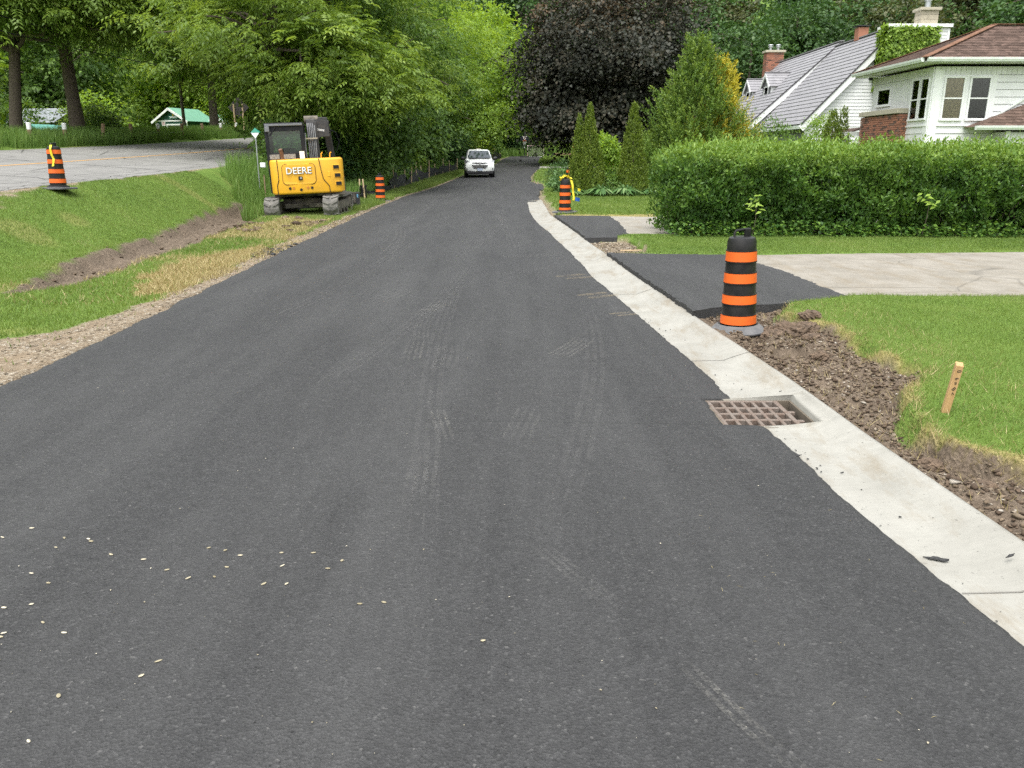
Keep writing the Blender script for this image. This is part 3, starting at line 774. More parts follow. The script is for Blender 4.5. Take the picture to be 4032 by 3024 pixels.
def sprays_simple(rg, C, Nrm, per, srad, L, W, flatn=.35, droop=.25, jit=.25):
    """round-leaved sprays: little tilted plates of leaves around each spray centre"""
    n = len(C); up = np.array([0, 0, 1.])
    ax = unit(up * 1.0 + Nrm * .55 + rg.normal(size=(n, 3)) * .25)
    P = np.repeat(C, per, 0); A = np.repeat(ax, per, 0); Nn = np.repeat(Nrm, per, 0)
    q = rg.normal(size=(n * per, 3)); q = q - (q * A).sum(1, keepdims=True) * A * (1 - flatn)
    sr = np.repeat(srad * (.6 + .8 * rg.random(n)), per)[:, None]
    off = q * sr * .62
    P = P + off; P[:, 2] -= droop * (off[:, 0] ** 2 + off[:, 1] ** 2) / np.maximum(sr[:, 0], .05)
    D = unit(unit(off + 1e-6) * .7 + Nn * .5 + rg.normal(size=P.shape) * .45 + np.array([0, 0, -.3]))
    NN = A + rg.normal(size=P.shape) * jit
    sz = (.65 + .7 * rg.random(len(P)))
    t = np.clip(np.repeat(rg.random(n), per) * .65 + rg.random(len(P)) * .4 - .05, 0, 1)
    return leaves(P, D, NN, L * sz, W * sz, t)
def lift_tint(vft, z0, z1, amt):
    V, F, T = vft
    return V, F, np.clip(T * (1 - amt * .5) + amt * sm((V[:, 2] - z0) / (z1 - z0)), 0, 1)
def sprays_pinnate(rg, C, Nrm, per, srad, fl, L, W, pairs=4):
    """feathered walnut leaves: fronds with paired leaflets, drooping at the tip"""
    n = len(C); k = n * per
    up = np.array([0, 0, 1.])
    P = np.repeat(C, per, 0) + rg.normal(size=(k, 3)) * srad * np.array([.5, .5, .22])
    Nn = np.repeat(Nrm, per, 0)
    hor = rg.normal(size=(k, 3)); hor[:, 2] *= .25
    D = unit(unit(hor) * .8 + Nn * np.array([.8, .8, .35]) + np.array([0, 0, .05]))
    U = unit(up + .25 * Nn + rg.normal(size=(k, 3)) * .22)
    S = unit(np.cross(D, U)); U = np.cross(S, D)
    fl = fl * (.7 + .6 * rg.random(k))[:, None]
    t0 = np.clip(np.repeat(rg.random(n), per) * .7 + rg.random(k) * .35 - .05, 0, 1)
    parts = []
    for j in range(pairs + 1):
        s_ = (j + .7) / (pairs + .7)
        B = P + D * fl * s_ - np.array([0, 0, 1.]) * fl * .38 * s_ ** 2
        ll = L * (1.1 - .35 * abs(s_ - .45))
        for sg in ((-1, 1) if j < pairs else (0,)):
            d = D * (.55 if sg else 1) + S * sg - U * .28 - np.array([0, 0, .35 * s_])
            parts.append(leaves(B, d, U + S * sg * .1, ll, W, t0))
    return joinVF(parts)
def limbs(mb, rg, base, top, C, count, r0, n=6):
    """crooked limbs from the upper trunk out to some of the sprays"""
    base, top = np.array(base, float), np.array(top, float)
    sel = rg.choice(len(C), size=min(count, len(C)), replace=False)
    for i in sel:
        e = C[i]; h = np.linalg.norm((e - base)[:2])
        f = np.clip((e[2] - base[2] - .35 * h) / max(top[2] - base[2], .1), .12, .95)
        a = base + (top - base) * f
        L = np.linalg.norm(e - a)
        pts = []
        for q in np.linspace(0, 1, 6):
            p = a + (e - a) * q + np.array([0, 0, 1]) * math.sin(q * math.pi) * .12 * L + rg.normal(size=3) * .045 * L * (0 < q < 1)
            pts.append(tuple(p))
        r = r0 * (.35 + .65 * (1 - f)) * min(1., .3 + L / 6)
        mb.tube(pts, [r * (1 - .82 * q) for q in np.linspace(0, 1, 6)], n, cap=False)
def tree_meshes(seed, trunk, lobes, nspray, maker, leaf, nlimb=26, lean=(0, 0), bark=None, name='tree', bough=None):
    rg = np.random.default_rng(seed)
    C, Nm = crown_points(rg, nspray, lobes)
    if bough: C, Nm = clump(rg, C, Nm, *bough)
    C[:, 2] = np.maximum(C[:, 2], .35)
    V, F, T = maker(rg, C, Nm)
    h, r = trunk
    mb = MB(); k = 9
    tp = [(lean[0] * q + .12 * math.sin(q * 5 + seed), lean[1] * q + .1 * math.cos(q * 4 + seed) - .1 * math.cos(seed), h * q) for q in np.linspace(0, 1, k)]
    tp[0] = (tp[0][0], tp[0][1], -.4)
    mb.tube(tp, [r * (1.35 if i == 0 else 1.) * (1 - .75 * (i / (k - 1)) ** 1.3) for i in range(k)], 12)
    limbs(mb, rg, tp[2], tp[-1], C, nlimb, r * .5)
    return mb.mesh(name + '_trunk', smooth=True), npmesh(name + '_crown', V, F, T), bark or m_bark, leaf
def plant_tree(meshes, label, loc, rotz=0, scale=1., name='tree', group=None, cat='tree', leaf=None):
    tr, cr, bk, lf = meshes
    t = thing(name, label, cat, loc, rotz, group)
    t.scale = (scale,) * 3 if isinstance(scale, (int, float)) else scale
    obj('trunk', tr, bk, t)
    c = obj('crown', cr, lf, t)
    if leaf is not None:
        c.material_slots[0].link = 'OBJECT'; c.material_slots[0].material = leaf
    return t
def gz(x, y): return float(zground(np.array([x]), np.array([y]), False)[0])

# -- near walnuts: visible from below, feathered leaves
wal_a = tree_meshes(3, (12, .3), [(0, 0, 8.0, 5.2, 5.2, 4.4, 1), (2.6, -1.5, 4.6, 3.0, 2.6, 1.7, .4), (-2.8, .5, 5.0, 2.8, 2.8, 1.8, .35), (0, -3, 5.2, 2.6, 2.2, 1.7, .3)], 1900,
                    lambda rg, C, Nm: sprays_pinnate(rg, C, Nm, 5, .38, .5, .2, .075, 3), m_walnut, 44, (.3, .2), name='walnut', bough=(7, 1.15))
wal_c = tree_meshes(5, (12, .27), [(0, 0, 9.0, 5.6, 5.4, 4.2, 1), (2.8, -1.6, 6.4, 3.0, 2.6, 1.5, .35), (-2.8, .5, 6.2, 2.8, 2.8, 1.5, .3), (0, -3.2, 6.6, 2.6, 2.2, 1.5, .25)], 1900,
                    lambda rg, C, Nm: sprays_pinnate(rg, C, Nm, 5, .38, .5, .2, .075, 3), m_walnut, 44, (.1, .1), name='walnut', bough=(7, 1.15))
wal_b = tree_meshes(8, (11, .24), [(0, 0, 7.2, 4.4, 4.6, 4.2, 1), (2.2, -1.4, 3.6, 2.4, 2.4, 1.8, .55), (-1.6, .6, 5.2, 2.4, 2.4, 1.4, .3), (2.2, 2, 3.4, 2.2, 2.4, 1.8, .4)], 1900,
                    lambda rg, C, Nm: sprays_pinnate(rg, C, Nm, 5, .36, .48, .2, .078, 3), m_walnut, 40, (-.2, .1), name='walnut', bough=(7, 1.15))
broad = tree_meshes(14, (10, .26), [(0, 0, 7.5, 4.6, 4.6, 4.8, 1), (1.6, -1.6, 3.6, 2.6, 2.4, 2, .35), (-2, 0, 4, 2.4, 2.6, 2, .3)], 1300,
                    lambda rg, C, Nm: sprays_simple(rg, C, Nm, 26, .55, .2, .14), m_green, 36, name='broadleaf', bough=(6, 1.1))
far_t = tree_meshes(19, (11, .24), [(0, 0, 8, 4.8, 4.8, 5.2, 1), (1.5, -1.2, 4, 3, 2.6, 2.2, .3)], 620,
                    lambda rg, C, Nm: sprays_simple(rg, C, Nm, 20, .8, .36, .26), m_green, 20, name='far_tree', bough=(4, 1.4))
far_t2 = tree_meshes(27, (12, .24), [(0, 0, 7, 3.8, 3.8, 5.6, 1), (-1.2, -1.2, 4, 2.4, 2.4, 2.4, .3), (0, 0, 11.5, 2.4, 2.4, 3, .3)], 620,
                     lambda rg, C, Nm: sprays_simple(rg, C, Nm, 20, .75, .34, .24), m_dkgreen, 20, name='far_tree', bough=(4, 1.4))
bush = tree_meshes(33, (1.3, .05), [(0, 0, 1.1, 1.25, 1.25, 1.2, 1), (.5, -.4, .6, .9, .8, .7, .4)], 210,
                   lambda rg, C, Nm: sprays_simple(rg, C, Nm, 22, .3, .13, .085), m_green, 10, name='bush')

plant_tree(wal_c, 'tall walnut with thick bare trunk at the far left edge', (-22.3, 38.2, gz(-22.3, 38)), .4, 1.0, 'walnut_tree', 'walnut trees across the main road').rotation_euler = (0, R(4), .4)
plant_tree(wal_c, 'thick-trunked walnut standing right of the grey-roofed building', (-21.2, 41.4, gz(-21, 41)), 2.5, (1.2, 1.2, 1.08), 'walnut_tree', 'walnut trees across the main road').rotation_euler = (R(-2), R(-7), 2.5)
plant_tree(wal_c, 'slimmer walnut rising behind the diamond road sign', (-21.6, 62, gz(-21.6, 61)), 1.1, 1.15, 'walnut_tree', 'walnut trees across the main road')
plant_tree(wal_c, 'slender dark-trunked tree in front of the green hut', (-25.4, 66, gz(-25, 66)), 1.9, (.5, .5, 1.1), 'walnut_tree')
plant_tree(wal_b, 'nearest walnut of the row, its branches above the excavator arm', (-8.9, 33.4, gz(-8.9, 33)), .1, 1.0, 'walnut_tree', 'walnuts in the row left of the new road')
plant_tree(broad, 'dense broadleaf tree drooping right behind the excavator', (-7.6, 37, gz(-7.6, 37)), .9, .82, 'broadleaf_tree')
plant_tree(wal_a, 'large walnut high over the orange barrel by the silt fence', (-9.2, 42.5, gz(-9, 42)), 4.2, 1.08, 'walnut_tree', 'walnuts in the row left of the new road')
plant_tree(wal_b, 'walnut overhanging the middle of the silt fence', (-8.0, 50, gz(-8, 50)), 3.0, 1.05, 'walnut_tree', 'walnuts in the row left of the new road')
plant_tree(broad, 'leafy tree standing above the parked white car', (-7.6, 58, gz(-7.6, 58)), 2.6, 1.1, 'broadleaf_tree')
plant_tree(wal_a, 'pale green walnut leaning toward the road beyond the car', (-8.2, 68, gz(-8, 68)), 5.4, 1.15, 'walnut_tree', 'walnuts in the row left of the new road', leaf=m_lime)
plant_tree(broad, 'bright tree at the left of the far road end', (-6.5, 82, gz(-6.5, 82)), .5, 1.25, 'broadleaf_tree', leaf=m_lime)
plant_tree(far_t, 'light green tree closing the far end of the road', (-3.5, 101, gz(-3.5, 101)), 1.2, 1.25, 'broadleaf_tree', leaf=m_lime)
rg0 = np.random.default_rng(5)
for i, (x, y, s_, lab) in enumerate(((-8.2, 31, .95, 'leafy shrub right behind the excavator arm'), (-7.6, 34.5, 1.1, 'dark shrub behind the left end of the silt fence'), (-8.3, 39, 1.4, 'tall shrub behind the sagging silt fence'),
        (-7.6, 44, 1.25, 'shrub behind the middle silt fence stakes'), (-7.7, 49, 1.35, 'shrub under the walnut near the last fence stakes'), (-7.2, 55, 1.3, 'shrub at the left side of the white car'),
        (-6.6, 62, 1.4, 'shrub behind the white car'), (-4.9, 70, 1.4, 'shrub left of the far black fence'), (-4.2, 79, 1.5, 'shrub beside the far black fence'), (-2.9, 93, 1.4, 'shrub at the left corner of the road end'),
        (.6, 99.5, 1.5, 'bush behind the basketball hoop'), (5.5, 99, 1.3, 'bush behind the hockey net'), (9.5, 98, 1.3, 'bush behind the landscape timber'))):
    plant_tree(bush, lab, (x, y, gz(x, y)), float(rg0.random() * 6), s_, 'shrub', 'roadside shrubs', 'shrub', leaf=(m_green, m_dkgreen, m_walnut)[i % 3])
for i, (x, y, s_, lab) in enumerate(((-23.5, 47, 1.3, 'low shrub between the thick walnut and the green hut'), (-26, 52, 1.0, 'yellow-green shrub left of the green hut'), (-27, 86, 1.6, 'shrub right of the green hut'), (-22.6, 71, 1.3, 'shrub behind the diamond road sign'), (-34.5, 71, 2.0, 'large bush left of the green hut'), (-36.5, 63, 1.7, 'bush between the yellow-green shrub and the grey-roofed building'),
        (-29, 44, 1.6, 'shrub in front of the grey-roofed building'), (-20.5, 66, 1.5, 'shrub beside the wooden utility pole'), (-20.9, 43.5, .7, 'small shrub beside the thick walnut trunk'))):
    plant_tree(bush, lab, (x, y, gz(x, y)), float(rg0.random() * 6), s_, 'shrub', 'shrubs across the main road', 'shrub', leaf=(m_walnut, m_lime, m_green)[i % 3])

# -- trees further back, each its own
bk = [(-37, 52, 1.05, 1), (-46, 62, 1.15, 0), (-44, 86, 1.25, 0), (-30, 96, 1.15, 0), (-20, 80, 1.1, 0), (-15, 92, 1.2, 1), (-38, 100, 1.4, 0), (-52, 76, 1.2, 1), (-54, 92, 1.5, 0), (-25, 104, 1.4, 1),
      (-13, 108, 1.4, 0), (-13.5, 72, 1.0, 0), (-32, 43, .95, 0), (-40, 44, 1.0, 1), (-17, 100, 1.2, 0)]
for i, (x, y, s_, k) in enumerate(bk):
    plant_tree((far_t, far_t2)[k], 'leafy tree in the wood behind the main road', (x, y, gz(x, y)), float(rg0.random() * 6), s_, 'woodland_tree', 'wood behind the main road', leaf=(m_lime, m_walnut, m_green)[i % 3])
hl = [(6, 112, 1.4), (14, 104, 1.2), (22, 100, 1.25), (17, 116, 1.5), (27, 112, 1.4), (34, 102, 1.3), (38, 116, 1.5), (46, 106, 1.5), (30, 92, 1.1), (40, 92, 1.2), (50, 95, 1.4), (58, 104, 1.6), (48, 80, 1.2), (60, 86, 1.5),
      (0, 118, 1.5), (24, 88, 1.0), (36, 80, 1.05), (44, 70, 1.1), (55, 72, 1.3), (15, 92, 1.0)]
for i, (x, y, s_) in enumerate(hl):
    lf = m_olive if (i % 3 == 1 and x > 24) else m_dkgreen
    plant_tree((far_t2, far_t)[i % 2], 'dark tree on the wooded slope behind the houses', (x, y, gz(x, y)), float(rg0.random() * 6), s_, 'woodland_tree', 'wood on the slope behind the houses', leaf=lf)
# -- the far wood: one mass of leaves closing the view
def far_wood(name, pts, leaf, label, seed, per=700):
    rg = np.random.default_rng(seed); parts = []
    for x, y, s_ in pts:
        C, Nm = crown_points(rg, per // 14, [(x, y, gz(x, y) + 8 * s_, 5.5 * s_, 4.5 * s_, 9 * s_, 1)], .2)
        parts.append(sprays_simple(rg, C, Nm, 14, 1.5 * s_, .8, .6))
    V, F, T = joinVF(parts)
    tag(obj(name, npmesh(name, V, F, T), leaf), label, 'wood', kind='stuff')
rgw = np.random.default_rng(99)
far_wood('far_wood', [(x + rgw.normal() * 2, y + rgw.normal() * 2, .9 + .4 * rgw.random()) for y in (124, 136, 150) for x in range(-20, 96, 8)], m_dkgreen, 'dark wooded hillside filling the background on the right', 41)
far_wood('far_wood', [(x + rgw.normal() * 2, y + rgw.normal() * 2, .9 + .4 * rgw.random()) for y in (112, 124, 138) for x in range(-110, -18, 8)] + [(-66 - 3 * k % 9, 50 + 7 * k, 1.1) for k in range(9)] + [(-80, 40 + 9 * k, 1.2) for k in range(8)], m_walnut, 'green wooded slope filling the background on the left', 42)
far_wood('far_wood', [(72 + 5 * (k % 2), 46 + 7 * k, 1.1) for k in range(10)], m_dkgreen, 'dark wood right behind the brown-roofed house', 43)

# -- the dark red maple
maple = tree_meshes(51, (8, .42), [(0, 0, 9.4, 7.6, 7.2, 7.4, 2.3), (-3.0, -2.6, 5.6, 4.1, 3.8, 3.3, .5), (3.6, -2.4, 5.2, 4.0, 3.8, 3.6, .45), (0, -3.6, 5.6, 5, 3.4, 3.4, .45), (-4.6, -1, 4.9, 2.0, 2.0, 1.7, .14), (4.6, -2.5, 3.4, 2.4, 2.2, 1.8, .14)], 2000,
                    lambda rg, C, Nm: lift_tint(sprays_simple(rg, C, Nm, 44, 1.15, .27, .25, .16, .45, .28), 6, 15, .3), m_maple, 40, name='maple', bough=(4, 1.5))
plant_tree(maple, 'huge dark purple-leaved maple overhanging the far end of the road', (8.7, 76, gz(9, 76)), 0, (.93, .95, 1.0), 'maple_tree')

# -- evergreens
def cone_sprays(seed, n, per, H, Rb, L, W, z0=.1, power=.85, up=.55, lobes=7, lobeamp=.2, rough=.12, srad=.12):
    rg = np.random.default_rng(seed)
    z = H * (1 - np.sqrt(1 - rg.random(n) * .995)) ; z = z0 + z * (H - z0) / H
    a = rg.random(n) * 2 * np.pi
    prof = (1 - (z - z0) / (H - z0)) ** power
    ph = rg.random(lobes) * 6.28
    mod = 1 + lobeamp * (np.sin(a * 3 + z * 2.3 / H * 4 + ph[0]) * .5 + np.sin(a * 5 - z * 5 / H * 3 + ph[1]) * .5 + (vn(a * 2.2, z, .55 * H / 3, seed) - .5))
    r = Rb * prof * mod * (1 - rough * rg.random(n) ** 1.5 * 3)
    C = np.stack([np.cos(a) * r, np.sin(a) * r, z], -1)
    O = np.stack([np.cos(a), np.sin(a), 0 * a], -1)
    P = np.repeat(C, per, 0); Oo = np.repeat(O, per, 0)
    P = P + rg.normal(size=P.shape) * srad
    D = unit(Oo * (1 - up) + np.array([0, 0, up]) + rg.normal(size=P.shape) * .3)
    NN = unit(np.cross(D, np.array([0, 0, 1.])) + rg.normal(size=P.shape) * .6 + Oo * .4)
    s_ = .6 + .8 * rg.random(len(P))
    t = np.clip(np.repeat(rg.random(n), per) * .6 + rg.random(len(P)) * .4, 0, 1)
    return leaves(P, D, NN, L * s_, W * s_, t, fold=.1), C
def plumes(seed, n, per, H, Rb, pl, L, W, power=.9, up=.6, lobeamp=.3, z0=.1, rmin=.55, spr=.3):
    """feathery evergreen: plumes of small scale-leaf sprigs pointing out and up"""
    rg = np.random.default_rng(seed)
    z = z0 + (H - z0) * (1 - (1 - rg.random(n) * .995) ** .62)
    a = rg.random(n) * 2 * np.pi
    prof = (1 - (z - z0) / (H - z0)) ** power
    mod = 1 + lobeamp * (np.sin(a * 3 + z * 3.1 + seed) * .4 + np.sin(a * 5 - z * 4.3 + seed * 2) * .35 + (vn(a * 3, z, .4, seed) - .5) * 1.2)
    r = Rb * prof * mod * (rmin + (1 - rmin) * rg.random(n) ** .5)
    C = np.stack([np.cos(a) * r, np.sin(a) * r, z], -1); O = np.stack([np.cos(a), np.sin(a), 0 * a], -1)
    ax = unit(O * (1 - up) + np.array([0, 0, up]) + rg.normal(size=(n, 3)) * .16)
    plen = pl * (.45 + .95 * rg.random(n) ** 1.5) * (.45 + .55 * prof ** .6)
    s_ = np.tile(np.linspace(0, 1, per), n); A = np.repeat(ax, per, 0); P0 = np.repeat(C, per, 0); ll = np.repeat(plen, per)
    spread = (1 - s_) * spr * ll
    P = P0 + A * (s_ * ll)[:, None] + rg.normal(size=(n * per, 3)) * spread[:, None] * .6
    D = unit(A * .9 + rg.normal(size=P.shape) * .5)
    NN = rg.normal(size=P.shape) + np.repeat(O, per, 0)
    t = np.clip(np.repeat(rg.random(n), per) * .45 + .35 * s_ + rg.random(n * per) * .25, 0, 1)
    sz = .7 + .6 * rg.random(n * per)
    return leaves(P, D, NN, L * sz, W * sz, t, fold=.08)
def add_crown(t, VFT, mat, off=(0, 0, 0)):
    V, F, T = VFT
    return obj('crown', npmesh('crown', V + np.array(off), F, T), mat, t)
def evergreen(name, label, loc, seed, n, per, H, Rb, L, W, mat, cat='evergreen', group=None, trunk=.06, **k):
    t = thing(name, label, cat, loc, 0, group)
    (V, F, T), C = cone_sprays(seed, n, per, H, Rb, L, W, **k)
    MB().tube([(0, 0, -.2), (.02, 0, H * .5), (0, .02, H * .93)], [trunk, trunk * .6, .012], 8).build('trunk', m_bark, t)
    obj('crown', npmesh('crown', V, F, T), mat, t)
    return t
def ever(name, label, loc, H, trunk, group=None):
    t = thing(name, label, 'evergreen', loc, 0, group)
    MB().tube([(0, 0, -.2), (.02, 0, H * .5), (0, .02, H * .93)], [trunk, trunk * .6, .012], 8).build('trunk', m_bark, t)
    return t
t_ = ever('arborvitae', 'narrow pointed evergreen nearer the road, left of the pair', (2.68, 29.2, gz(2.7, 29.2)), 3.0, .06, 'pair of pointed evergreens')
add_crown(t_, plumes(61, 2600, 9, 3.1, .6, .17, .055, .024, 1.0, .82, .2, rmin=.78), m_arb); add_crown(t_, plumes(62, 1300, 9, 2.75, .42, .17, .055, .024, 1.0, .82, .2, rmin=.78), m_arb, (-.36, -.05, 0))
t_ = ever('arborvitae', 'narrow pointed evergreen right of the pair, beside the hedge', (4.2, 29.3, gz(4.2, 29.3)), 3.0, .06, 'pair of pointed evergreens')
add_crown(t_, plumes(63, 2600, 9, 3.12, .54, .17, .055, .024, .85, .82, .2, rmin=.78), m_arb)
t_ = ever('cypress_tree', 'broad feathery green cypress rising behind the hedge', (7.2, 33.5, gz(7.3, 33)), 5.4, .12)
add_crown(t_, plumes(64, 2300, 34, 5.75, 2.15, .8, .1, .036, .95, .6, .55, rmin=.45, spr=.2), m_cyp)
t_ = ever('cypress_tree', 'golden yellow cypress at the right side of the green one', (8.15, 33.9, gz(8.6, 34)), 4.7, .09)
add_crown(t_, plumes(65, 1300, 30, 5.0, 1.7, .7, .1, .036, .85, .6, .5, rmin=.5, spr=.2), m_gold)
t_ = ever('arborvitae', 'small dark pointed evergreen before the white gable wall', (12.0, 31.8, gz(12, 31.8)), 3.0, .05)
add_crown(t_, plumes(66, 1300, 9, 3.0, .58, .2, .06, .026, .7, .8, .18, rmin=.7), m_arb); add_crown(t_, plumes(67, 900, 9, 3.1, .36, .2, .06, .026, .6, .8, .18, rmin=.7), m_arb, (.4, .05, 0))

def blob_shrub(name, label, loc, seed, lobes, nsp, per, srad, L, W, mat, cat='shrub', stem=.02, group=None, droop=.2):
    rg = np.random.default_rng(seed)
    C, Nm = crown_points(rg, nsp, lobes); C[:, 2] = np.maximum(C[:, 2], .04)
    V, F, T = sprays_simple(rg, C, Nm, per, srad, L, W, .5, droop, .4)
    t = thing(name, label, cat, loc, 0, group)
    obj('foliage', npmesh('foliage', V, F, T), mat, t)
    mb = MB(); limbs(mb, rg, (0, 0, 0), (0, 0, lobes[0][2]), C, 14, stem); tag(mb.build('twigs', m_bark, t), kind='stuff')
    return t
blob_shrub('barberry_shrub', 'small dark red shrub left of the brick wall', (12.1, 30.2, gz(12, 30)), 71, [(0, 0, .75, .75, .6, .8, 1)], 160, 14, .16, .06, .045, m_barb)
blob_shrub('shrub', 'loose pale shrub covering the left gable corner', (9.9, 32.0, gz(10, 32)), 72, [(0, 0, 1.3, 1.1, .9, 1.35, 1), (-.8, 0, 1.7, .6, .6, .9, .4)], 230, 16, .24, .12, .05, m_green)
blob_shrub('shrub', 'airy shrub in front of the white gable siding', (11.1, 31.2, gz(11, 31)), 73, [(0, 0, 1.0, .8, .7, 1.1, 1)], 110, 14, .22, .11, .045, m_green)
blob_shrub('shrub', 'light green sapling between the two pointed evergreens', (3.45, 30.6, gz(3.5, 30.6)), 74, [(0, 0, 1.55, .48, .45, .55, 1), (.15, 0, .9, .4, .35, .4, .5)], 110, 16, .16, .14, .065, m_lime, stem=.025)
blob_shrub('boxwood_shrub', 'clipped dark round shrub left of the pointed evergreens', (2.2, 36.2, gz(2.2, 35)), 75, [(0, 0, .5, .75, .6, .55, 1)], 260, 16, .12, .06, .04, m_dkgreen)
blob_shrub('shrub', 'leafy perennial clump behind the barrels', (1.95, 31.4, gz(1.9, 31)), 76, [(0, 0, .34, .5, .4, .42, 1), (.5, .2, .3, .45, .4, .36, .6)], 120, 16, .18, .14, .05, m_hosta)
blob_shrub('shrub', 'leafy green clump between the evergreen feet', (3.45, 29.4, gz(3.4, 29)), 77, [(0, 0, .35, .5, .35, .4, 1)], 90, 14, .18, .13, .05, m_green)
blob_shrub('shrub', 'ivy-like shrub at the right end of the brick wall', (12.9, 35.3, gz(13, 35)), 78, [(0, 0, 2.2, .6, .6, .8, 1)], 80, 14, .22, .13, .05, m_lime)
def rosette(name, label, loc, seed, n, L, W, mat):
    rg = np.random.default_rng(seed)
    a = rg.random(n) * 6.28; el = .5 + rg.random(n) * .85
    D = np.stack([np.cos(a) * np.cos(el), np.sin(a) * np.cos(el), np.sin(el)], -1)
    P = np.stack([np.cos(a) * .06, np.sin(a) * .06, 0 * a + .03], -1)
    Nn = np.stack([-np.cos(a) * np.sin(el), -np.sin(a) * np.sin(el), np.cos(el)], -1)
    s_ = .7 + .6 * rg.random(n)
    A = leaves(P, D, Nn, L * s_ * .55, W * s_ * .8, rg.random(n), .1, .7)
    P2 = P + D * (L * s_ * .42)[:, None]; D2 = unit(D * np.array([1, 1, .1]) + np.array([0, 0, -.25]))
    B = leaves(P2, D2, Nn, L * s_ * .7, W * s_, rg.random(n), .12, .35)
    V, F, T = joinVF([A, B])
    o = obj(name, npmesh(name, V, F, T), mat); o.location = loc
    return tag(o, label, 'plant', 'hostas in front of the evergreens')
for i, (x, y, lab) in enumerate(((3.05, 28.4, 'broad-leaved hosta at the foot of the left pointed evergreen'), (3.85, 28.3, 'broad-leaved hosta at the foot of the right pointed evergreen'), (2.15, 28.7, 'low hosta right beside the rear barrel'), (4.75, 28.9, 'small hosta between the right evergreen and the hedge'))):
    rosette('hosta', lab, (x, y, gz(x, y)), 80 + i, 110 if i < 2 else 70, .6 if i < 2 else .42, .085, m_hosta)
fl = np.random.default_rng(91)
m_pink = M('pink_petal', (.6, .03, .06), (.45, .02, .05), rough=.6)
for i, (x, y, z, lab) in enumerate(((2.95, 33.6, 1.12, 'red flower cluster left of the light sapling'), (3.95, 33.5, 1.08, 'pink flower cluster right of the light sapling'))):
    mb = MB()
    for k in range(9):
        c = Vector((fl.normal() * .1, fl.normal() * .06, z + fl.normal() * .05 - gz(x, y)))
        for q in range(5):
            a = q * 1.256; mb.add([c, c + Vector((.05 * math.cos(a - .4), .03, .05 * math.sin(a - .4))), c + Vector((.07 * math.cos(a), .01, .07 * math.sin(a))), c + Vector((.05 * math.cos(a + .4), .03, .05 * math.sin(a + .4)))], [(0, 1, 2, 3)])
    t = thing('flower', lab, 'flower', (x, y, gz(x, y)))
    tag(mb.build('petals', m_pink, t), kind='stuff')
    MB().tube([(0, 0, 0), (.02, 0, (z - gz(x, y)) * .6), (0, 0, z - gz(x, y))], .006, 5).build('stem', MATS['hosta_leaf'], t)

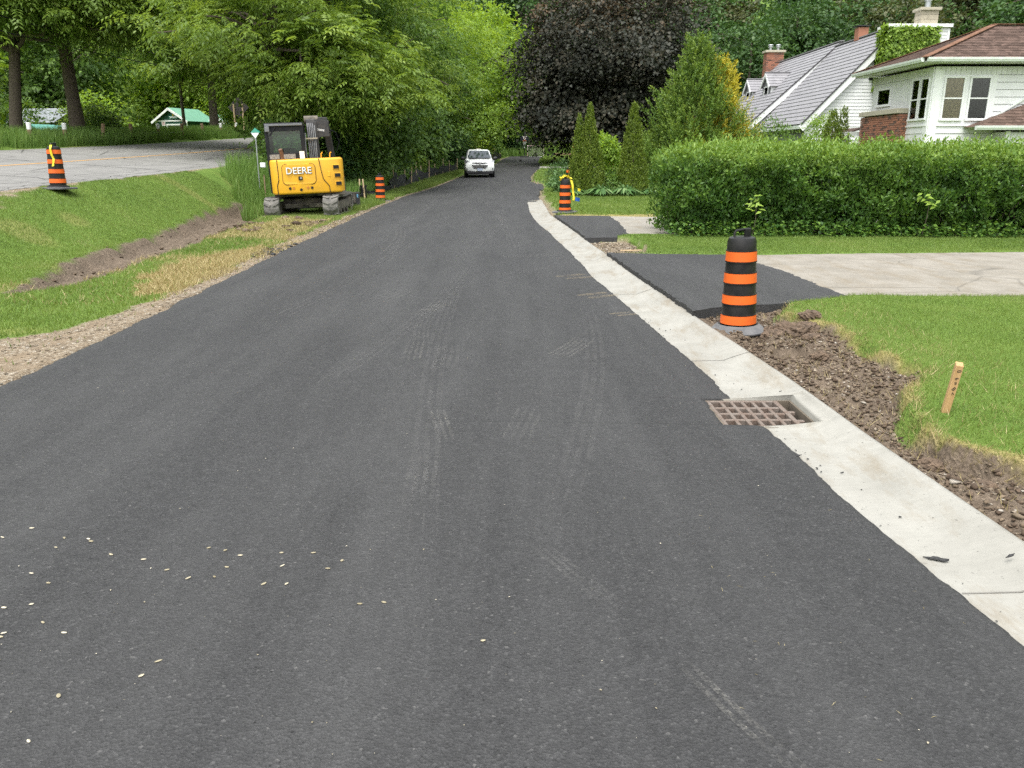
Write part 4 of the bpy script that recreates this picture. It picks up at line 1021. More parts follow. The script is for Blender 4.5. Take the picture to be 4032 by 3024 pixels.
# -- the long clipped hedge
def hedge():
    rg = np.random.default_rng(101)
    x0, x1, yc, hw, H = 2.62, 13.5, 15.35, 1.12, 1.5
    n = 76000
    x = x0 + (x1 - x0) * rg.random(n)
    dens_ = np.where(x < 9.6, 1., .35); k = rg.random(n) < dens_; x = x[k]; n = len(x)
    # angle round a rounded cross-section; mostly the near face and the top
    a = np.where(rg.random(n) < .93, rg.random(n) * np.pi * 1.02 - .03, rg.random(n) * np.pi)
    ca, sa = np.cos(a), np.sin(a)
    ex = 2. / 3.6
    py = -np.sign(ca) * np.abs(ca) ** ex * hw; pz = np.abs(sa) ** ex * H
    f = rg.random(n)
    face = rg.random(n) < .45
    py = np.where(face, -hw, py); pz = np.where(face, rg.random(n) ** .9 * H * .93, pz)
    endx = sm((x - x0) / .55)
    roundf = .55 + .45 * np.sqrt(np.clip(endx, 0, 1))
    py = py * roundf; pz = pz * (.86 + .14 * endx)
    lump = (fbm(x, pz * 1.3 + py, .5, 7, 3) - .5) * .46 + (vn(x, pz, .15, 17) - .5) * .16
    under = .2 * sm((.75 - pz) / .75)
    depth = rg.random(n) ** 2 * .3
    ny_ = np.where(face, -1., -np.sign(ca) * np.abs(ca)); nz_ = np.where(face, .15, sa)
    y = yc + py + (lump - depth) * ny_ + under * (py < 0); z = pz + (lump * .4 - depth) * nz_
    z += np.where(nz_ > .75, (rg.random(n) ** 4) * .2, 0)
    g = zground(x, np.full(n, 14.6), False)
    hole = (vn(x, z, .3, 91) > .74) & (z < 1.0) & (rg.random(n) < .85)
    x, y, z, g, ny_, nz_ = (q[~hole] for q in (x, y, z, g, ny_, nz_)); n = len(x)
    P = np.stack([x, y, g + np.maximum(z, .03)], -1)
    ends = (x < x0 + .3)
    Nr = np.stack([np.where(ends, -.6, 0) + 0 * x, ny_, nz_ + .25], -1)
    D = unit(Nr * .55 + np.array([0, 0, .55]) + rg.normal(size=(n, 3)) * .55)
    NN = unit(Nr + np.array([0, 0, .5]) + rg.normal(size=(n, 3)) * .6)
    s_ = .7 + .6 * rg.random(n)
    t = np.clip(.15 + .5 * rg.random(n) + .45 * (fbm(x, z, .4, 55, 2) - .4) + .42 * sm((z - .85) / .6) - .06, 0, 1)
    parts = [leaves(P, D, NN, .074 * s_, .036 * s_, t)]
    # young shoots standing out of the top
    ns = 900
    sx = x0 + .2 + (9.8 - x0) * rg.random(ns); sy = yc - hw * .95 + 1.5 * hw * rg.random(ns)
    sz = H * .93 + (fbm(sx, sy, .5, 7, 3) - .5) * .12
    hgt = .06 + .16 * rg.random(ns) ** 2 + .16 * (rg.random(ns) < .05)
    for j in range(9):
        q = j / 8.
        Pj = np.stack([sx + .02 * rg.normal(size=ns), sy + .02 * rg.normal(size=ns), zground(sx, np.full(ns, 14.6), False) + sz + hgt * q], -1)
        aj = rg.random(ns) * 6.28
        parts.append(leaves(Pj, np.stack([np.cos(aj) * .6, np.sin(aj) * .6, 0 * aj + .7], -1), np.stack([-np.cos(aj), -np.sin(aj), 0 * aj + .6], -1), .058, .024, np.clip(.55 + .4 * rg.random(ns), 0, 1)))
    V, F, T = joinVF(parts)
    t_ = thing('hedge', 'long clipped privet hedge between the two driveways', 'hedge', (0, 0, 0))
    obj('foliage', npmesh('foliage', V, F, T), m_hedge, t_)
    # twigs and stems inside
    mb = MB()
    for i in range(130):
        bx = x0 + .3 + i * .083; by = yc - .55 + .5 * rg.random(); g0 = gz(bx, 14.6)
        p = [(bx, by, g0 - .05)]
        for q in (.35, .7, 1.): p.append((bx + rg.normal() * .14, by - .35 * q * rg.random() + rg.normal() * .06, g0 + H * .85 * q))
        mb.tube(p, [.016, .012, .008, .004], 5, cap=False)
    mb.build('stems', m_bark, t_)
    # an inner dark mass of shaded old leaves keeps the light from passing straight through
    n2 = 15000
    xx = x0 + .22 + (x1 - x0 - .5) * rg.random(n2); yy = yc - hw * .55 + hw * 1.2 * rg.random(n2); zz = .02 + H * .8 * rg.random(n2)
    V, F, T = leaves(np.stack([xx, yy, zz + zground(xx, np.full(n2, 14.6), False)], -1), rg.normal(size=(n2, 3)), rg.normal(size=(n2, 3)), .13, .1, rg.random(n2) * .5)
    obj('inner_foliage', npmesh('inner_foliage', V, F, T), m_hedge, t_)
    # ivy creeping out at the foot, and pale seedlings growing through
    n3 = 1500
    xx = x0 + .1 + 7.4 * rg.random(n3); yy = yc - hw + .1 - .22 * rg.random(n3); zz = .03 + .22 * rg.random(n3) ** 2 * (.3 + vn(xx, yy, .5, 3))
    V, F, T = leaves(np.stack([xx, yy, zz + zground(xx, yy, False)], -1), np.stack([rg.normal(size=n3) * .6, -np.ones(n3), rg.normal(size=n3) * .4], -1), np.stack([rg.normal(size=n3) * .3, -.5 * np.ones(n3), np.ones(n3)], -1), .075, .06, rg.random(n3) * .8)
    tag(obj('ground_ivy', npmesh('ground_ivy', V, F, T), m_hedge), 'ivy leaves creeping at the foot of the hedge', 'ivy', kind='stuff')
    for i, (sx_, sz_, lab) in enumerate(((4.16, .42, 'pale sapling with pointed leaves growing out of the hedge behind the front barrel'), (7.1, .52, 'pale sapling with pointed leaves growing out of the right part of the hedge'))):
        rr = np.random.default_rng(200 + i)
        k = 13; a = rr.random(k) * 6.28
        P = np.stack([rr.normal(size=k) * .09, rr.normal(size=k) * .03, rr.random(k) * .28], -1)
        V, F, T = leaves(P, np.stack([np.cos(a), -.5 + 0 * a, np.sin(a) * .4 - .25], -1), np.stack([0 * a, -.6 + 0 * a, 1 + 0 * a], -1), .14, .06, .75 + .25 * rr.random(k), .1)
        tt_ = thing('sapling', lab, 'sapling', (sx_, yc - hw - .12, gz(sx_, 14.2) + .0))
        obj('leaves', npmesh('leaves', V + np.array([0, 0, sz_]), F, T), m_lime, tt_)
        MB().tube([(0, .1, 0), (.02, .04, sz_ * .7), (0, 0, sz_ + .25)], [.008, .006, .003], 5).build('stem', m_bark, tt_)
hedge()

# ------------------------------------------------------------------ houses
m_white = M('white_paint', (.72, .73, .72), (.64, .65, .64), scale=2.2, rough=.55, bmp=.05)
m_shadowgrey = M('shadow_line_grey', (.2, .2, .21), (.16, .16, .17), rough=.9)  # grey wall behind the boards; their gaps show it as painted shadow lines
m_trim = M('white_trim', (.8, .81, .8), (.73, .745, .73), scale=4, rough=.5)
m_groof = M('grey_metal_shingle', (.2, .196, .205), (.27, .265, .275), scale=3, rough=.55, bmp=.15, bscale=60)
m_groofd = M('dark_roof_edge', (.05, .045, .05), rough=.6)
m_pane = glassmat('window_glass', (.82, .86, .85), .015)
m_blind_t = M('tan_blind', (.62, .45, .25), (.54, .4, .24), scale=3, rough=.9, stretch=(1, 1, 12))
m_blind_d = M('dark_interior', (.035, .035, .035), (.055, .055, .05), scale=2, rough=.9)
m_stonecap = M('limestone', (.46, .42, .33), (.36, .33, .26), scale=5, rough=.9, bmp=.3)
m_mortar = M('mortar', (.33, .3, .26), (.27, .25, .22), scale=12, rough=.95)
m_tan = M('tan_stone', (.42, .37, .28), (.33, .3, .23), scale=4, rough=.9, bmp=.3)
m_metal = M('galvanised_metal', (.5, .52, .53), (.4, .42, .44), scale=8, rough=.4, metal=.8)
m_black = M('black_plastic', (.014, .014, .016), (.024, .024, .026), scale=9, rough=.5)
m_gutter = M('gutter_white', (.72, .76, .73), (.6, .65, .6), scale=5, rough=.4)
def brickmat(name, a, b_, c):
    m, nt, bs = _nt(name)
    oi = nt.nodes.new('ShaderNodeObjectInfo')
    col = ramp(nt, oi.outputs['Random'], [(0, a), (.55, b_), (.86, c), (1, tuple(q * .45 for q in c))])
    col = mixc(nt, 1., col, ramp(nt, noise(nt, 18, 5, .7, coord(nt, 'Object')), [(.3, .78), (.7, 1.2)]), 'MULTIPLY')
    nt.links.new(col, bs.inputs['Base Color']); bs.inputs['Roughness'].default_value = .9
    bump(nt, bs, noise(nt, 60, 4, .7, coord(nt, 'Object')), .4, .004)
    MATS[name] = m
    return m
m_brick = brickmat('red_brick', (.36, .16, .1), (.29, .125, .08), (.18, .11, .085))
BRICK = {}
def brick_face(parent, p0, ux, uz, W, Hh, bw, bh, mat, nrm, gap=.011, depth=.05):
    """running bond, every brick an object of its own sharing mesh data"""
    ux, uz, nrm = Vector(ux), Vector(uz), Vector(nrm)
    rows_ = int(round(Hh / (bh + gap)))
    for r_ in range(rows_):
        off = -(bw + gap) / 2 if r_ % 2 else 0
        x = off
        while x < W - .02:
            a, b_ = max(x, 0), min(x + bw, W)
            if b_ - a > .03:
                key = (round(b_ - a, 3), bh, tuple(ux), tuple(nrm), mat.name)
                if key not in BRICK:
                    w = b_ - a
                    q = [ux * -w / 2 + uz * -bh / 2, ux * w / 2 + uz * -bh / 2, ux * w / 2 + uz * bh / 2, ux * -w / 2 + uz * bh / 2]
                    q = [p_ + nrm * depth / 2 for p_ in q]
                    mb = MB().slab(q, depth)
                    if (q[1] - q[0]).cross(q[3] - q[0]).dot(nrm) < 0:
                        mb = MB().slab([q[0], q[3], q[2], q[1]], depth)
                    BRICK[key] = mb.mesh('brick')
                    BRICK[key].materials.append(mat)
                o = bpy.data.objects.new('brick', BRICK[key]); COL.objects.link(o); o.parent = parent
                o.location = Vector(p0) + ux * (a + b_) / 2 + uz * (r_ * (bh + gap) + bh / 2) + nrm * (.004 * ((r_ * 7 + int(x * 31)) % 3))
            x += bw + gap
def window(parent, c, w, h, axis, out, sash=True, blind=None, fw=.05, name='window'):
    """axis: direction along the wall; out: outward normal; c: centre on the wall face"""
    ax, ou, up = Vector(axis), Vector(out), Vector((0, 0, 1)); c = Vector(c)
    def bar(mb, a0, a1, z0, z1, d0, d1):
        ps = [c + ax * a + ou * d + up * z for d in (d0, d1) for a, z in ((a0, z0), (a1, z0), (a1, z1), (a0, z1))]
        mb.add(ps, [(0, 1, 2, 3), (7, 6, 5, 4), (0, 4, 5, 1), (1, 5, 6, 2), (2, 6, 7, 3), (3, 7, 4, 0)])
    mb = MB()
    bar(mb, -w / 2, w / 2, h / 2 - fw, h / 2, -.02, .045); bar(mb, -w / 2 - .02, w / 2 + .02, -h / 2 - .02, -h / 2 + fw, -.02, .07)
    bar(mb, -w / 2, -w / 2 + fw, -h / 2 + fw, h / 2 - fw, -.02, .045); bar(mb, w / 2 - fw, w / 2, -h / 2 + fw, h / 2 - fw, -.02, .045)
    win = mb.build(name, m_trim, parent, bevel=.004, seg=1)
    spans = [(-h / 2 + fw, -.012), (.018, h / 2 - fw)] if sash else [(-h / 2 + fw, h / 2 - fw)]
    if sash:
        mb = MB(); bar(mb, -w / 2 + fw, w / 2 - fw, -.02, .022, -.015, .04); mb.build('sash_rail', m_trim, win)
    for i, (a, b_) in enumerate(spans):
        mb = MB(); bar(mb, -w / 2 + fw, w / 2 - fw, a, b_, .008, .013); mb.build('pane', m_pane, win)
    mb = MB(); bar(mb, -w / 2 + fw * .5, w / 2 - fw * .5, -h / 2 + .02, h / 2 - .02, .003, .0055); mb.build('blind', blind or m_blind_d, win)
    return win

def boards(parent, segs, n0, out, t=.012, mat=None, name='siding_board', lap=.022, gap=.014):
    """horizontal lap boards: segs = list of (p_left, p_right, z0, z1, left_top, right_top) in local plan coordinates"""
    out = Vector(out)
    for (a, b_, z0, z1, a2, b2) in segs:
        z1 -= gap
        a, b_, a2, b2 = Vector((*a, 0)), Vector((*b_, 0)), Vector((*a2, 0)), Vector((*b2, 0)); up = Vector((0, 0, 1))
        ps = [a + up * z0, b_ + up * z0, b_ + up * z0 + out * (t + lap), a + up * z0 + out * (t + lap), a2 + up * z1, b2 + up * z1, b2 + up * z1 + out * t, a2 + up * z1 + out * t]
        MB().add(ps, [(0, 1, 2, 3), (4, 7, 6, 5), (3, 2, 6, 7), (0, 4, 5, 1), (1, 5, 6, 2), (0, 3, 7, 4)]).build(name, mat or m_white, parent)

# ---- brown-roofed house with the brick wall
def brown_house():
    zb = .25
    h = thing('house', 'white-sided house with brown hip roof and brick wall at the right edge', 'house', (13.7, 28.0, zb))
    Z = lambda z: z - zb
    X1, D = 10.0, 4.6
    MB().box((X1 / 2, D / 2, Z(4.24) / 2), (X1 - .04, D - .04, Z(4.24))).build('wall', m_shadowgrey, h)
    # front siding, from the ground to the frieze
    z = .3; segs = []
    MB().box((-.001, 1.5, Z(1.4)), (.03, 2.9, 2.3)).build('wall_panel', m_white, h)
    for z0_, z1_, x0 in [(.3 + .235 * k, .535 + .235 * k, .26) for k in range(9)] + [(2.415 + .226 * k, 2.641 + .226 * k, 2.06) for k in range(7)]:
        segs.append(((x0, 0), (X1, 0), Z(z0_), Z(z1_) + .004, (x0, 0), (X1, 0)))
    boards(h, segs, None, (0, -1, 0))
    # left wall siding below the windows
    z = .3; segs = []
    while z < 2.45:
        z1 = z + .236
        segs.append(((0, 1.5), (0, .26), Z(z), Z(z1) + .004, (0, 1.5), (0, .26))); z = z1
    boards(h, segs, None, (-1, 0, 0))
    # corner posts, window surround, frieze of vertical boards
    MB().box((.13, -.02, Z(2.2) ), (.26, .04, 3.9)).build('corner_board', m_trim, h)
    MB().box((-.021, .13, Z(2.2)), (.04, .26, 3.9)).build('corner_board', m_trim, h)
    MB().box((1.16, -.012, Z(3.22)), (1.8, .024, 1.56)).build('window_surround', m_trim, h)
    MB().box((-.012, .78, Z(3.22)), (.024, 1.4, 1.56)).build('window_surround', m_trim, h)
    MB().box((1.16, -.03, Z(2.43)), (1.82, .06, .05)).build('window_sill', m_trim, h)
    MB().box((-.03, .78, Z(2.43)), (.06, 1.42, .05)).build('window_sill', m_trim, h)
    for k in range(60):
        MB().box((.085 + .165 * k, -.016, Z(4.12)), (.156, .03, .24)).build('frieze_board', m_white, h)
    for k in range(28):
        MB().box((-.016, .085 + .165 * k, Z(4.12)), (.03, .156, .24)).build('frieze_board', m_white, h)
    for k in range(19):
        MB().box((-.012, 1.56 + .16 * k, Z(3.5)), (.024, .15, .98)).build('vertical_board', m_white, h)
    for cx, bl in ((.68, m_blind_t), (1.52, m_blind_d)):
        window(h, (cx, -.024, Z(3.27)), .7, 1.36, (1, 0, 0), (0, -1, 0), True, bl, .06)
    for cy in (.44, 1.07):
        window(h, (-.024, cy, Z(3.28)), .56, 1.32, (0, -1, 0), (-1, 0, 0), True, m_blind_d, .045)
    window(h, (-.024, 3.5, Z(3.52)), 1.1, .62, (0, -1, 0), (-1, 0, 0), False, m_blind_d, .06)
    # brick wall with a stone cap
    bx = -.34
    bw_ = thing('brick_wall', None, None); bw_.parent = h
    COL.objects.unlink(bw_); bpy.data.objects.remove(bw_)
    core = MB().box((bx / 2 + .02, 3.05, Z(2.86) / 2), (-bx - .05, 3.06, Z(2.86))).build('brick_wall', m_mortar, h)
    brick_face(core, (bx + .02, 4.6, Z(1.25)), (0, -1, 0), (0, 0, 1), 3.12, 1.62, .205, .062, m_brick, (-1, 0, 0))
    brick_face(core, (bx + .0, 1.5, Z(1.25)), (1, 0, 0), (0, 0, 1), .33, 1.62, .1, .062, m_brick, (0, -1, 0))
    MB().box((bx / 2 - .03, 3.05, Z(2.96)), (.44, 3.22, .17)).build('stone_cap', m_stonecap, h, bevel=.015)
    # roof: hip, shingle courses laid one over the other
    def shingle(name, c1, c2, c3):
        m, nt, b = _nt(name)
        at = coord(nt, 'Object')
        vo = nt.nodes.new('ShaderNodeTexVoronoi'); vo.inputs['Scale'].default_value = 1
        mp = nt.nodes.new('ShaderNodeMapping'); mp.inputs['Scale'].default_value = (5.2, 5.2, 9.); nt.links.new(at, mp.inputs[0]); nt.links.new(mp.outputs[0], vo.inputs['Vector'])
        sp = nt.nodes.new('ShaderNodeSeparateColor'); nt.links.new(vo.outputs['Color'], sp.inputs[0])
        c = ramp(nt, sp.outputs[0], [(0, c1), (.5, c2), (1, c3)])
        c = mixc(nt, 1., c, ramp(nt, noise(nt, 120, 3, .7, at), [(.3, .7), (.7, 1.3)]), 'MULTIPLY')
        nt.links.new(c, b.inputs['Base Color']); b.inputs['Roughness'].default_value = .95; b.inputs['Specular IOR Level'].default_value = .2
        bump(nt, b, noise(nt, 150, 3, .7, at), .4, .004)
        return m
    m_sh = shingle('brown_shingle', (.07, .047, .037), (.11, .075, .06), (.155, .105, .085))
    m_hip = shingle('hip_shingle', (.14, .075, .045), (.175, .095, .06), (.21, .115, .075))
    ez = Z(4.45); ap = Z(5.79)
    A, B = Vector((-.62, -.52, ez)), Vector((-.62, 5.1, ez)); P0 = Vector((2.95, 2.29, ap))
    A2, B2, P1 = Vector((X1 + .6, -.52, ez)), Vector((X1 + .6, 5.1, ez)), Vector((X1 - 2.6, 2.29, ap))
    def courses(q00, q01, q10, q11, n, t=.022, mat=m_sh):
        # q00->q01 lower edge, q10->q11 upper edge
        for k in range(n):
            f0, f1 = k / n, min(1., (k + 1.18) / n)
            a, b_ = q00.lerp(q10, f0), q01.lerp(q11, f0); c, d = q01.lerp(q11, f1), q00.lerp(q10, f1)
            nn = (b_ - a).cross(q10.lerp(q11, .5) - q00.lerp(q01, .5)).normalized()
            if nn.z < 0: nn = -nn
            lo = nn * t; hi = nn * .004
            ps = [a + lo, b_ + lo, c + hi, d + hi, a, b_, c - nn * .01, d - nn * .01]
            MB().add(ps, [(0, 1, 2, 3), (4, 7, 6, 5), (0, 4, 5, 1), (1, 5, 6, 2), (2, 6, 7, 3), (3, 7, 4, 0)]).build('shingle_course', mat, roof)
    roof = MB().add([A - Vector((0, 0, .02)), A2 - Vector((0, 0, .02)), B2 - Vector((0, 0, .02)), B - Vector((0, 0, .02)), P0 - Vector((0, 0, .03)), P1 - Vector((0, 0, .03))],
                    [(0, 1, 5, 4), (1, 2, 5), (2, 3, 4, 5), (3, 0, 4), (0, 3, 2, 1)]).build('roof', m_sh, h)
    courses(A, A2, P0, P1, 20); courses(B, A, P0, P0.lerp(P0, 0) + Vector((0, .001, 0)), 16)
    courses(B2, B, P1, P0, 12); courses(A2, B2, P1, P1 + Vector((0, .001, 0)), 10)
    for a, b_ in ((A, P0), (B, P0), (P0, P1)):
        n = 22
        for k in range(n):
            p, q = a.lerp(b_, k / n), a.lerp(b_, (k + 1.15) / n)
            MB().beam(p + Vector((0, 0, .03)), q + Vector((0, 0, .04)), .24, .02).build('hip_cap', m_hip, roof)
    # soffit, fascia and gutters
    MB().box((X1 / 2, 2.29, ez - .1), (X1 + 1.1, 5.5, .05)).build('soffit', m_white, h)
    def gut(p, q, name='gutter'):
        p, q = Vector(p), Vector(q); d = (q - p).normalized(); o = Vector((d.y, -d.x, 0))
        prof = [(0, 0), (.09, .0), (.1, .03), (.115, .06), (.12, .12), (.1, .125), (0, .125)]
        vs = [w + o * a + Vector((0, 0, b_)) for w in (p, q) for a, b_ in prof]; k = len(prof)
        MB().add(vs, [(i, (i + 1) % k, k + (i + 1) % k, k + i) for i in range(k)] + [tuple(range(k)), tuple(range(2 * k - 1, k - 1, -1))]).build(name, m_gutter, h)
    gut((-.55, -.5, ez - .11), (X1 + .5, -.5, ez - .11)); gut((-.6, 5.05, ez - .11), (-.6, -.45, ez - .11))
    # diagonal downspout to the lower roof
    MB().beam((4.4, -.06, Z(4.15)), (1.68, -.06, Z(2.42)), .07, .06).build('downspout', m_gutter, h, bevel=.008)
    MB().tube([(1.7, -.06, Z(2.42)), (1.62, -.1, Z(2.36)), (1.6, -.35, Z(2.3))], .035, 8).build('downspout_elbow', m_gutter, h)
    # lower wing with its own roof, wall and brown door
    wz = Z(2.36)
    wr = MB().add([(1.15, -1.0, wz), (9.6, -1.0, wz), (9.6, -.03, wz + .78), (3.2, -.03, wz + .78), (1.15, -.03, wz)], [(0, 1, 2, 3), (0, 3, 4)]).build('lower_roof', m_sh, h)
    for k in range(8):
        f0, f1 = k / 8, (k + 1.2) / 8
        a, b_ = Vector((1.1, -1.05, wz)).lerp(Vector((3.2, -.03, wz + .78)), f0), Vector((9.7, -1.05, wz)).lerp(Vector((9.7, -.03, wz + .78)), f0)
        c, d = Vector((9.7, -1.05, wz)).lerp(Vector((9.7, -.03, wz + .78)), f1), Vector((1.1, -1.05, wz)).lerp(Vector((3.2, -.03, wz + .78)), f1)
        MB().slab([a + Vector((0, -.005, .025)), b_ + Vector((0, -.005, .025)), c + Vector((0, 0, .008)), d + Vector((0, 0, .008))], .012).build('shingle_course', m_sh, wr)
    gut((1.0, -1.02, wz - .1), (9.7, -1.02, wz - .1))
    MB().box((5.6, -.42, Z(2.2) / 2), (6.9, .8, Z(2.2))).build('lower_wall', m_white, h)
    for k in range(4):
        boards(h, [((2.3, -.825), (2.95, -.825), Z(1.3 + .22 * k), Z(1.52 + .22 * k) + .004, (2.3, -.825), (2.95, -.825))], None, (0, -1, 0))
    MB().box((2.2, -.83, Z(1.25)), (.14, .05, 1.95)).build('corner_board', m_trim, h)
    dr = MB().box((3.6, -.84, Z(1.1)), (1.2, .06, 1.9)).build('door', M('brown_door', (.23, .1, .07), (.18, .08, .055), rough=.5, scale=5, stretch=(8, 1, 1)), h)
    for k in range(5): MB().box((3.1 + .24 * k, -.874, Z(1.1)), (.012, .008, 1.86)).build('door_groove', m_groofd, dr)
    MB().box((2.96, -.85, Z(1.15)), (.09, .08, 1.98)).build('door_frame', m_trim, h)
    # small porch at the far corner of the brick wall
    MB().slab([(-.75, 4.9, Z(2.3)), (-.1, 4.9, Z(2.52)), (-.1, 7.2, Z(2.52)), (-.75, 7.2, Z(2.3))], .05).build('porch_roof', m_sh, h)
    gut((-.72, 7.2, Z(2.2)), (-.72, 4.85, Z(2.2)), 'porch_gutter')
    MB().box((-.42, 4.9, Z(2.28)), (.66, .05, .16)).build('porch_fascia', m_gutter, h)
    for y_ in (5.05, 6.9): MB().box((-.62, y_, Z(2.2) / 2), (.07, .07, Z(2.2))).build('porch_post', m_black, h)
    MB().lathe([(.03, .1), (.07, .09), (.09, .02), (.05, 0)], (-.3, 4.2, Z(4.17) - .0), 12).build('wall_lamp', m_black, h)
    MB().lathe([(.05, 0), (.06, -.05), (.04, -.1)], (-.3, 4.2, Z(4.17)), 12).build('lamp_bulb', m_gutter, h)
brown_house()

# ---- grey-roofed house behind
def grey_house():
    zb = .3
    h = thing('house', 'white-sided house with steep grey roof, dormers and ivy-covered chimney', 'house', (17.55, 40.0, zb))
    Z = lambda z: z - zb
    def volume(xc, y0, y1, xl, ze, zrg, xr, tag_):
        s_ = (zrg - ze) / (xc - xl)
        MB().prism([(xl + .3, 0), (xr - .3, 0), (xr - .3, Z(ze) + .1), (xc, Z(zrg) - .12), (xl + .3, Z(ze) + .1)], y0 + .03, y1 - .03, 'Y').build('wall', m_shadowgrey, h)
        # gable siding boards facing the viewer
        z = 1.1
        while z < zrg - .12:
            z1 = min(z + .152, zrg - .1)
            def ext(zz):
                dx = max(0., (zrg - .06 - zz) / s_)
                return max(xl + .28, xc - dx), min(xr - .28, xc + dx)
            a0, b0 = ext(z); a1, b1 = ext(z1)
            boards(h, [((a0, y0), (b0, y0), Z(z), Z(z1) + .003, (a1, y0), (b1, y0))], None, (0, -1, 0), t=.03, lap=.02, gap=.01)
            z = z1
        # roof: rows of grey panels on the street side, one slab behind
        o = .28
        p_e, p_r = Vector((xl, 0, Z(ze))), Vector((xc, 0, Z(zrg)))
        rf = MB().add([(xl, y0 - o, Z(ze) - .03), (xl, y1 + .2, Z(ze) - .03), (xc, y1 + .2, Z(zrg) - .03), (xc, y0 - o, Z(zrg) - .03), (xr, y1 + .2, Z(ze) - .03), (xr, y0 - o, Z(ze) - .03)], [(0, 3, 2, 1), (3, 5, 4, 2)]).build('roof', m_groofd, h)
        n = 21
        for sgn, pe in ((1, p_e), (-1, Vector((xr, 0, Z(ze))))):
            if sgn == -1: n = 6
            for k in range(n):
                a, b_ = pe.lerp(p_r, k / n), pe.lerp(p_r, (k + .985) / n)
                nn = Vector((-(p_r.z - pe.z), 0, p_r.x - pe.x)).normalized() * sgn
                nn = nn if nn.z > 0 else -nn
                yv0, yv1 = Vector((0, y0 - o, 0)), Vector((0, y1 + .2, 0))
                ps = [a + yv0 + nn * .032, a + yv1 + nn * .032, b_ + yv1 + nn * .006, b_ + yv0 + nn * .006, a + yv0, a + yv1, b_ + yv1 - nn * .02, b_ + yv0 - nn * .02]
                MB().add(ps, [(0, 1, 2, 3), (4, 7, 6, 5), (0, 4, 5, 1), (1, 5, 6, 2), (2, 6, 7, 3), (3, 7, 4, 0)]).build('roof_panel', m_groof, rf)
        # white rake boards and dark edge, ridge cap
        for xe in (xl, xr):
            MB().beam((xe, y0 - o + .02, Z(ze) - .2), (xc, y0 - o + .02, Z(zrg) - .2), .05, .3).build('rake_board', m_trim, h)
            MB().beam((xe, y0 - o - .01, Z(ze) + .0), (xc, y0 - o - .01, Z(zrg) + .0), .06, .06).build('rake_edge', m_groofd, h)
            MB().slab([(xe, y0 - o, Z(ze) - .2), (xc, y0 - o, Z(zrg) - .2), (xc, y0, Z(zrg) - .2), (xe, y0, Z(ze) - .2)], .02).build('rake_soffit', m_trim, h)
        MB().beam((xc, y0 - o, Z(zrg) + .03), (xc, y1 + .2, Z(zrg) + .03), .22, .05).build('ridge_cap', m_groof, rf)
        MB().box((xl + .02, (y0 + y1) / 2, Z(ze) - .12), (.1, y1 - y0 + .3, .16)).build('eave_board', m_gutter, h)
        return rf
    volume(0, 0, 7, -4.04, 2.87, 7.13, 4.04, 'front')
    volume(.25, 7.3, 17.5, -4.5, 3.1, 7.38, 4.6, 'rear')
    MB().box((-3.72, .0, Z(1.6)), (.12, .06, 2.6)).build('corner_board', m_trim, h)
    # dormers on the street side of the rear part
    def dormer(yc, xf):
        w = 1.5
        y0, y1 = yc - w / 2, yc + w / 2; ze, zr_ = Z(5.42), Z(6.15)
        d = MB().prism([(y0, Z(3.9)), (y1, Z(3.9)), (y1, ze), (yc, zr_ - .08), (y0, ze)], xf, 0.1, 'X').build('dormer', m_shadowgrey, h)
        for k in range(10):
            z0 = 4.0 + .145 * k
            xs = .3 - (7.2 - z0) / .895 + .1
            boards(d, [((xf + .02, y0), (xs + .5, y0), Z(z0), Z(z0 + .145) + .002, (xf + .02, y0), (xs + .62, y0))], None, (0, -1, 0), t=.008, lap=.01)
        for sg, ys in ((1, y0), (-1, y1)):
            for k in range(5):
                f0, f1 = k / 5, (k + .98) / 5
                a = Vector((0, ys - sg * .16, ze - .1)).lerp(Vector((0, yc, zr_)), f0); b_ = Vector((0, ys - sg * .16, ze - .1)).lerp(Vector((0, yc, zr_)), f1)
                xa, xb = Vector((xf - .15, 0, 0)), Vector((.2, 0, 0)); up = Vector((0, 0, .03))
                q = [a + xa + up, a + xb + up, b_ + xb + up * .3, b_ + xa + up * .3]
                MB().slab(q if sg == 1 else q[::-1], .03).build('dormer_roof_panel', m_groof, d)
        MB().beam((xf - .16, yc, zr_ + .03), (.2, yc, zr_ + .03), .16, .05).build('dormer_ridge', m_groof, d)
        for sg, ys in ((1, y0), (-1, y1)): MB().beam((xf - .14, ys - sg * .14, ze - .14), (xf - .14, yc, zr_ - .08), .04, .14).build('dormer_rake', m_trim, d)
        window(d, (xf - .004, yc, Z(4.75)), .8, 1.25, (0, -1, 0), (-1, 0, 0), True, m_blind_d)
    dormer(11.0, -2.45); dormer(15.4, -2.3)
    # brick chimney at the far gable
    ch = MB().box((-.15, 17.75, Z(8.0) / 2 + 1.5), (1.06, .66, Z(8.0) - 3)).build('chimney', m_mortar, h)
    brick_face(ch, (-.71, 17.40, Z(5.6)), (1, 0, 0), (0, 0, 1), 1.12, 2.4, .21, .064, m_brick, (0, -1, 0))
    brick_face(ch, (-.70, 18.1, Z(5.6)), (0, -1, 0), (0, 0, 1), .7, 2.4, .21, .064, m_brick, (-1, 0, 0))
    MB().box((-.15, 17.75, Z(8.06)), (1.32, .92, .14)).build('chimney_cap', m_stonecap, ch, bevel=.02)
    for dx in (-.25, .25):
        MB().lathe([(.09, 0), (.09, .2), (.17, .21), (.17, .26), (.1, .27), (.1, .32), (.18, .33), (.16, .38)], (-.15 + dx, 17.75, Z(8.13)), 14).build('flue', m_metal, ch)
    # white boxed chimney on the front gable with ivy, tan stone stack above
    cz = 6.95
    bxs = MB().box((.6, -.5, Z(cz) / 2), (2.66, .96, Z(cz))).build('chimney_box', m_white, h)
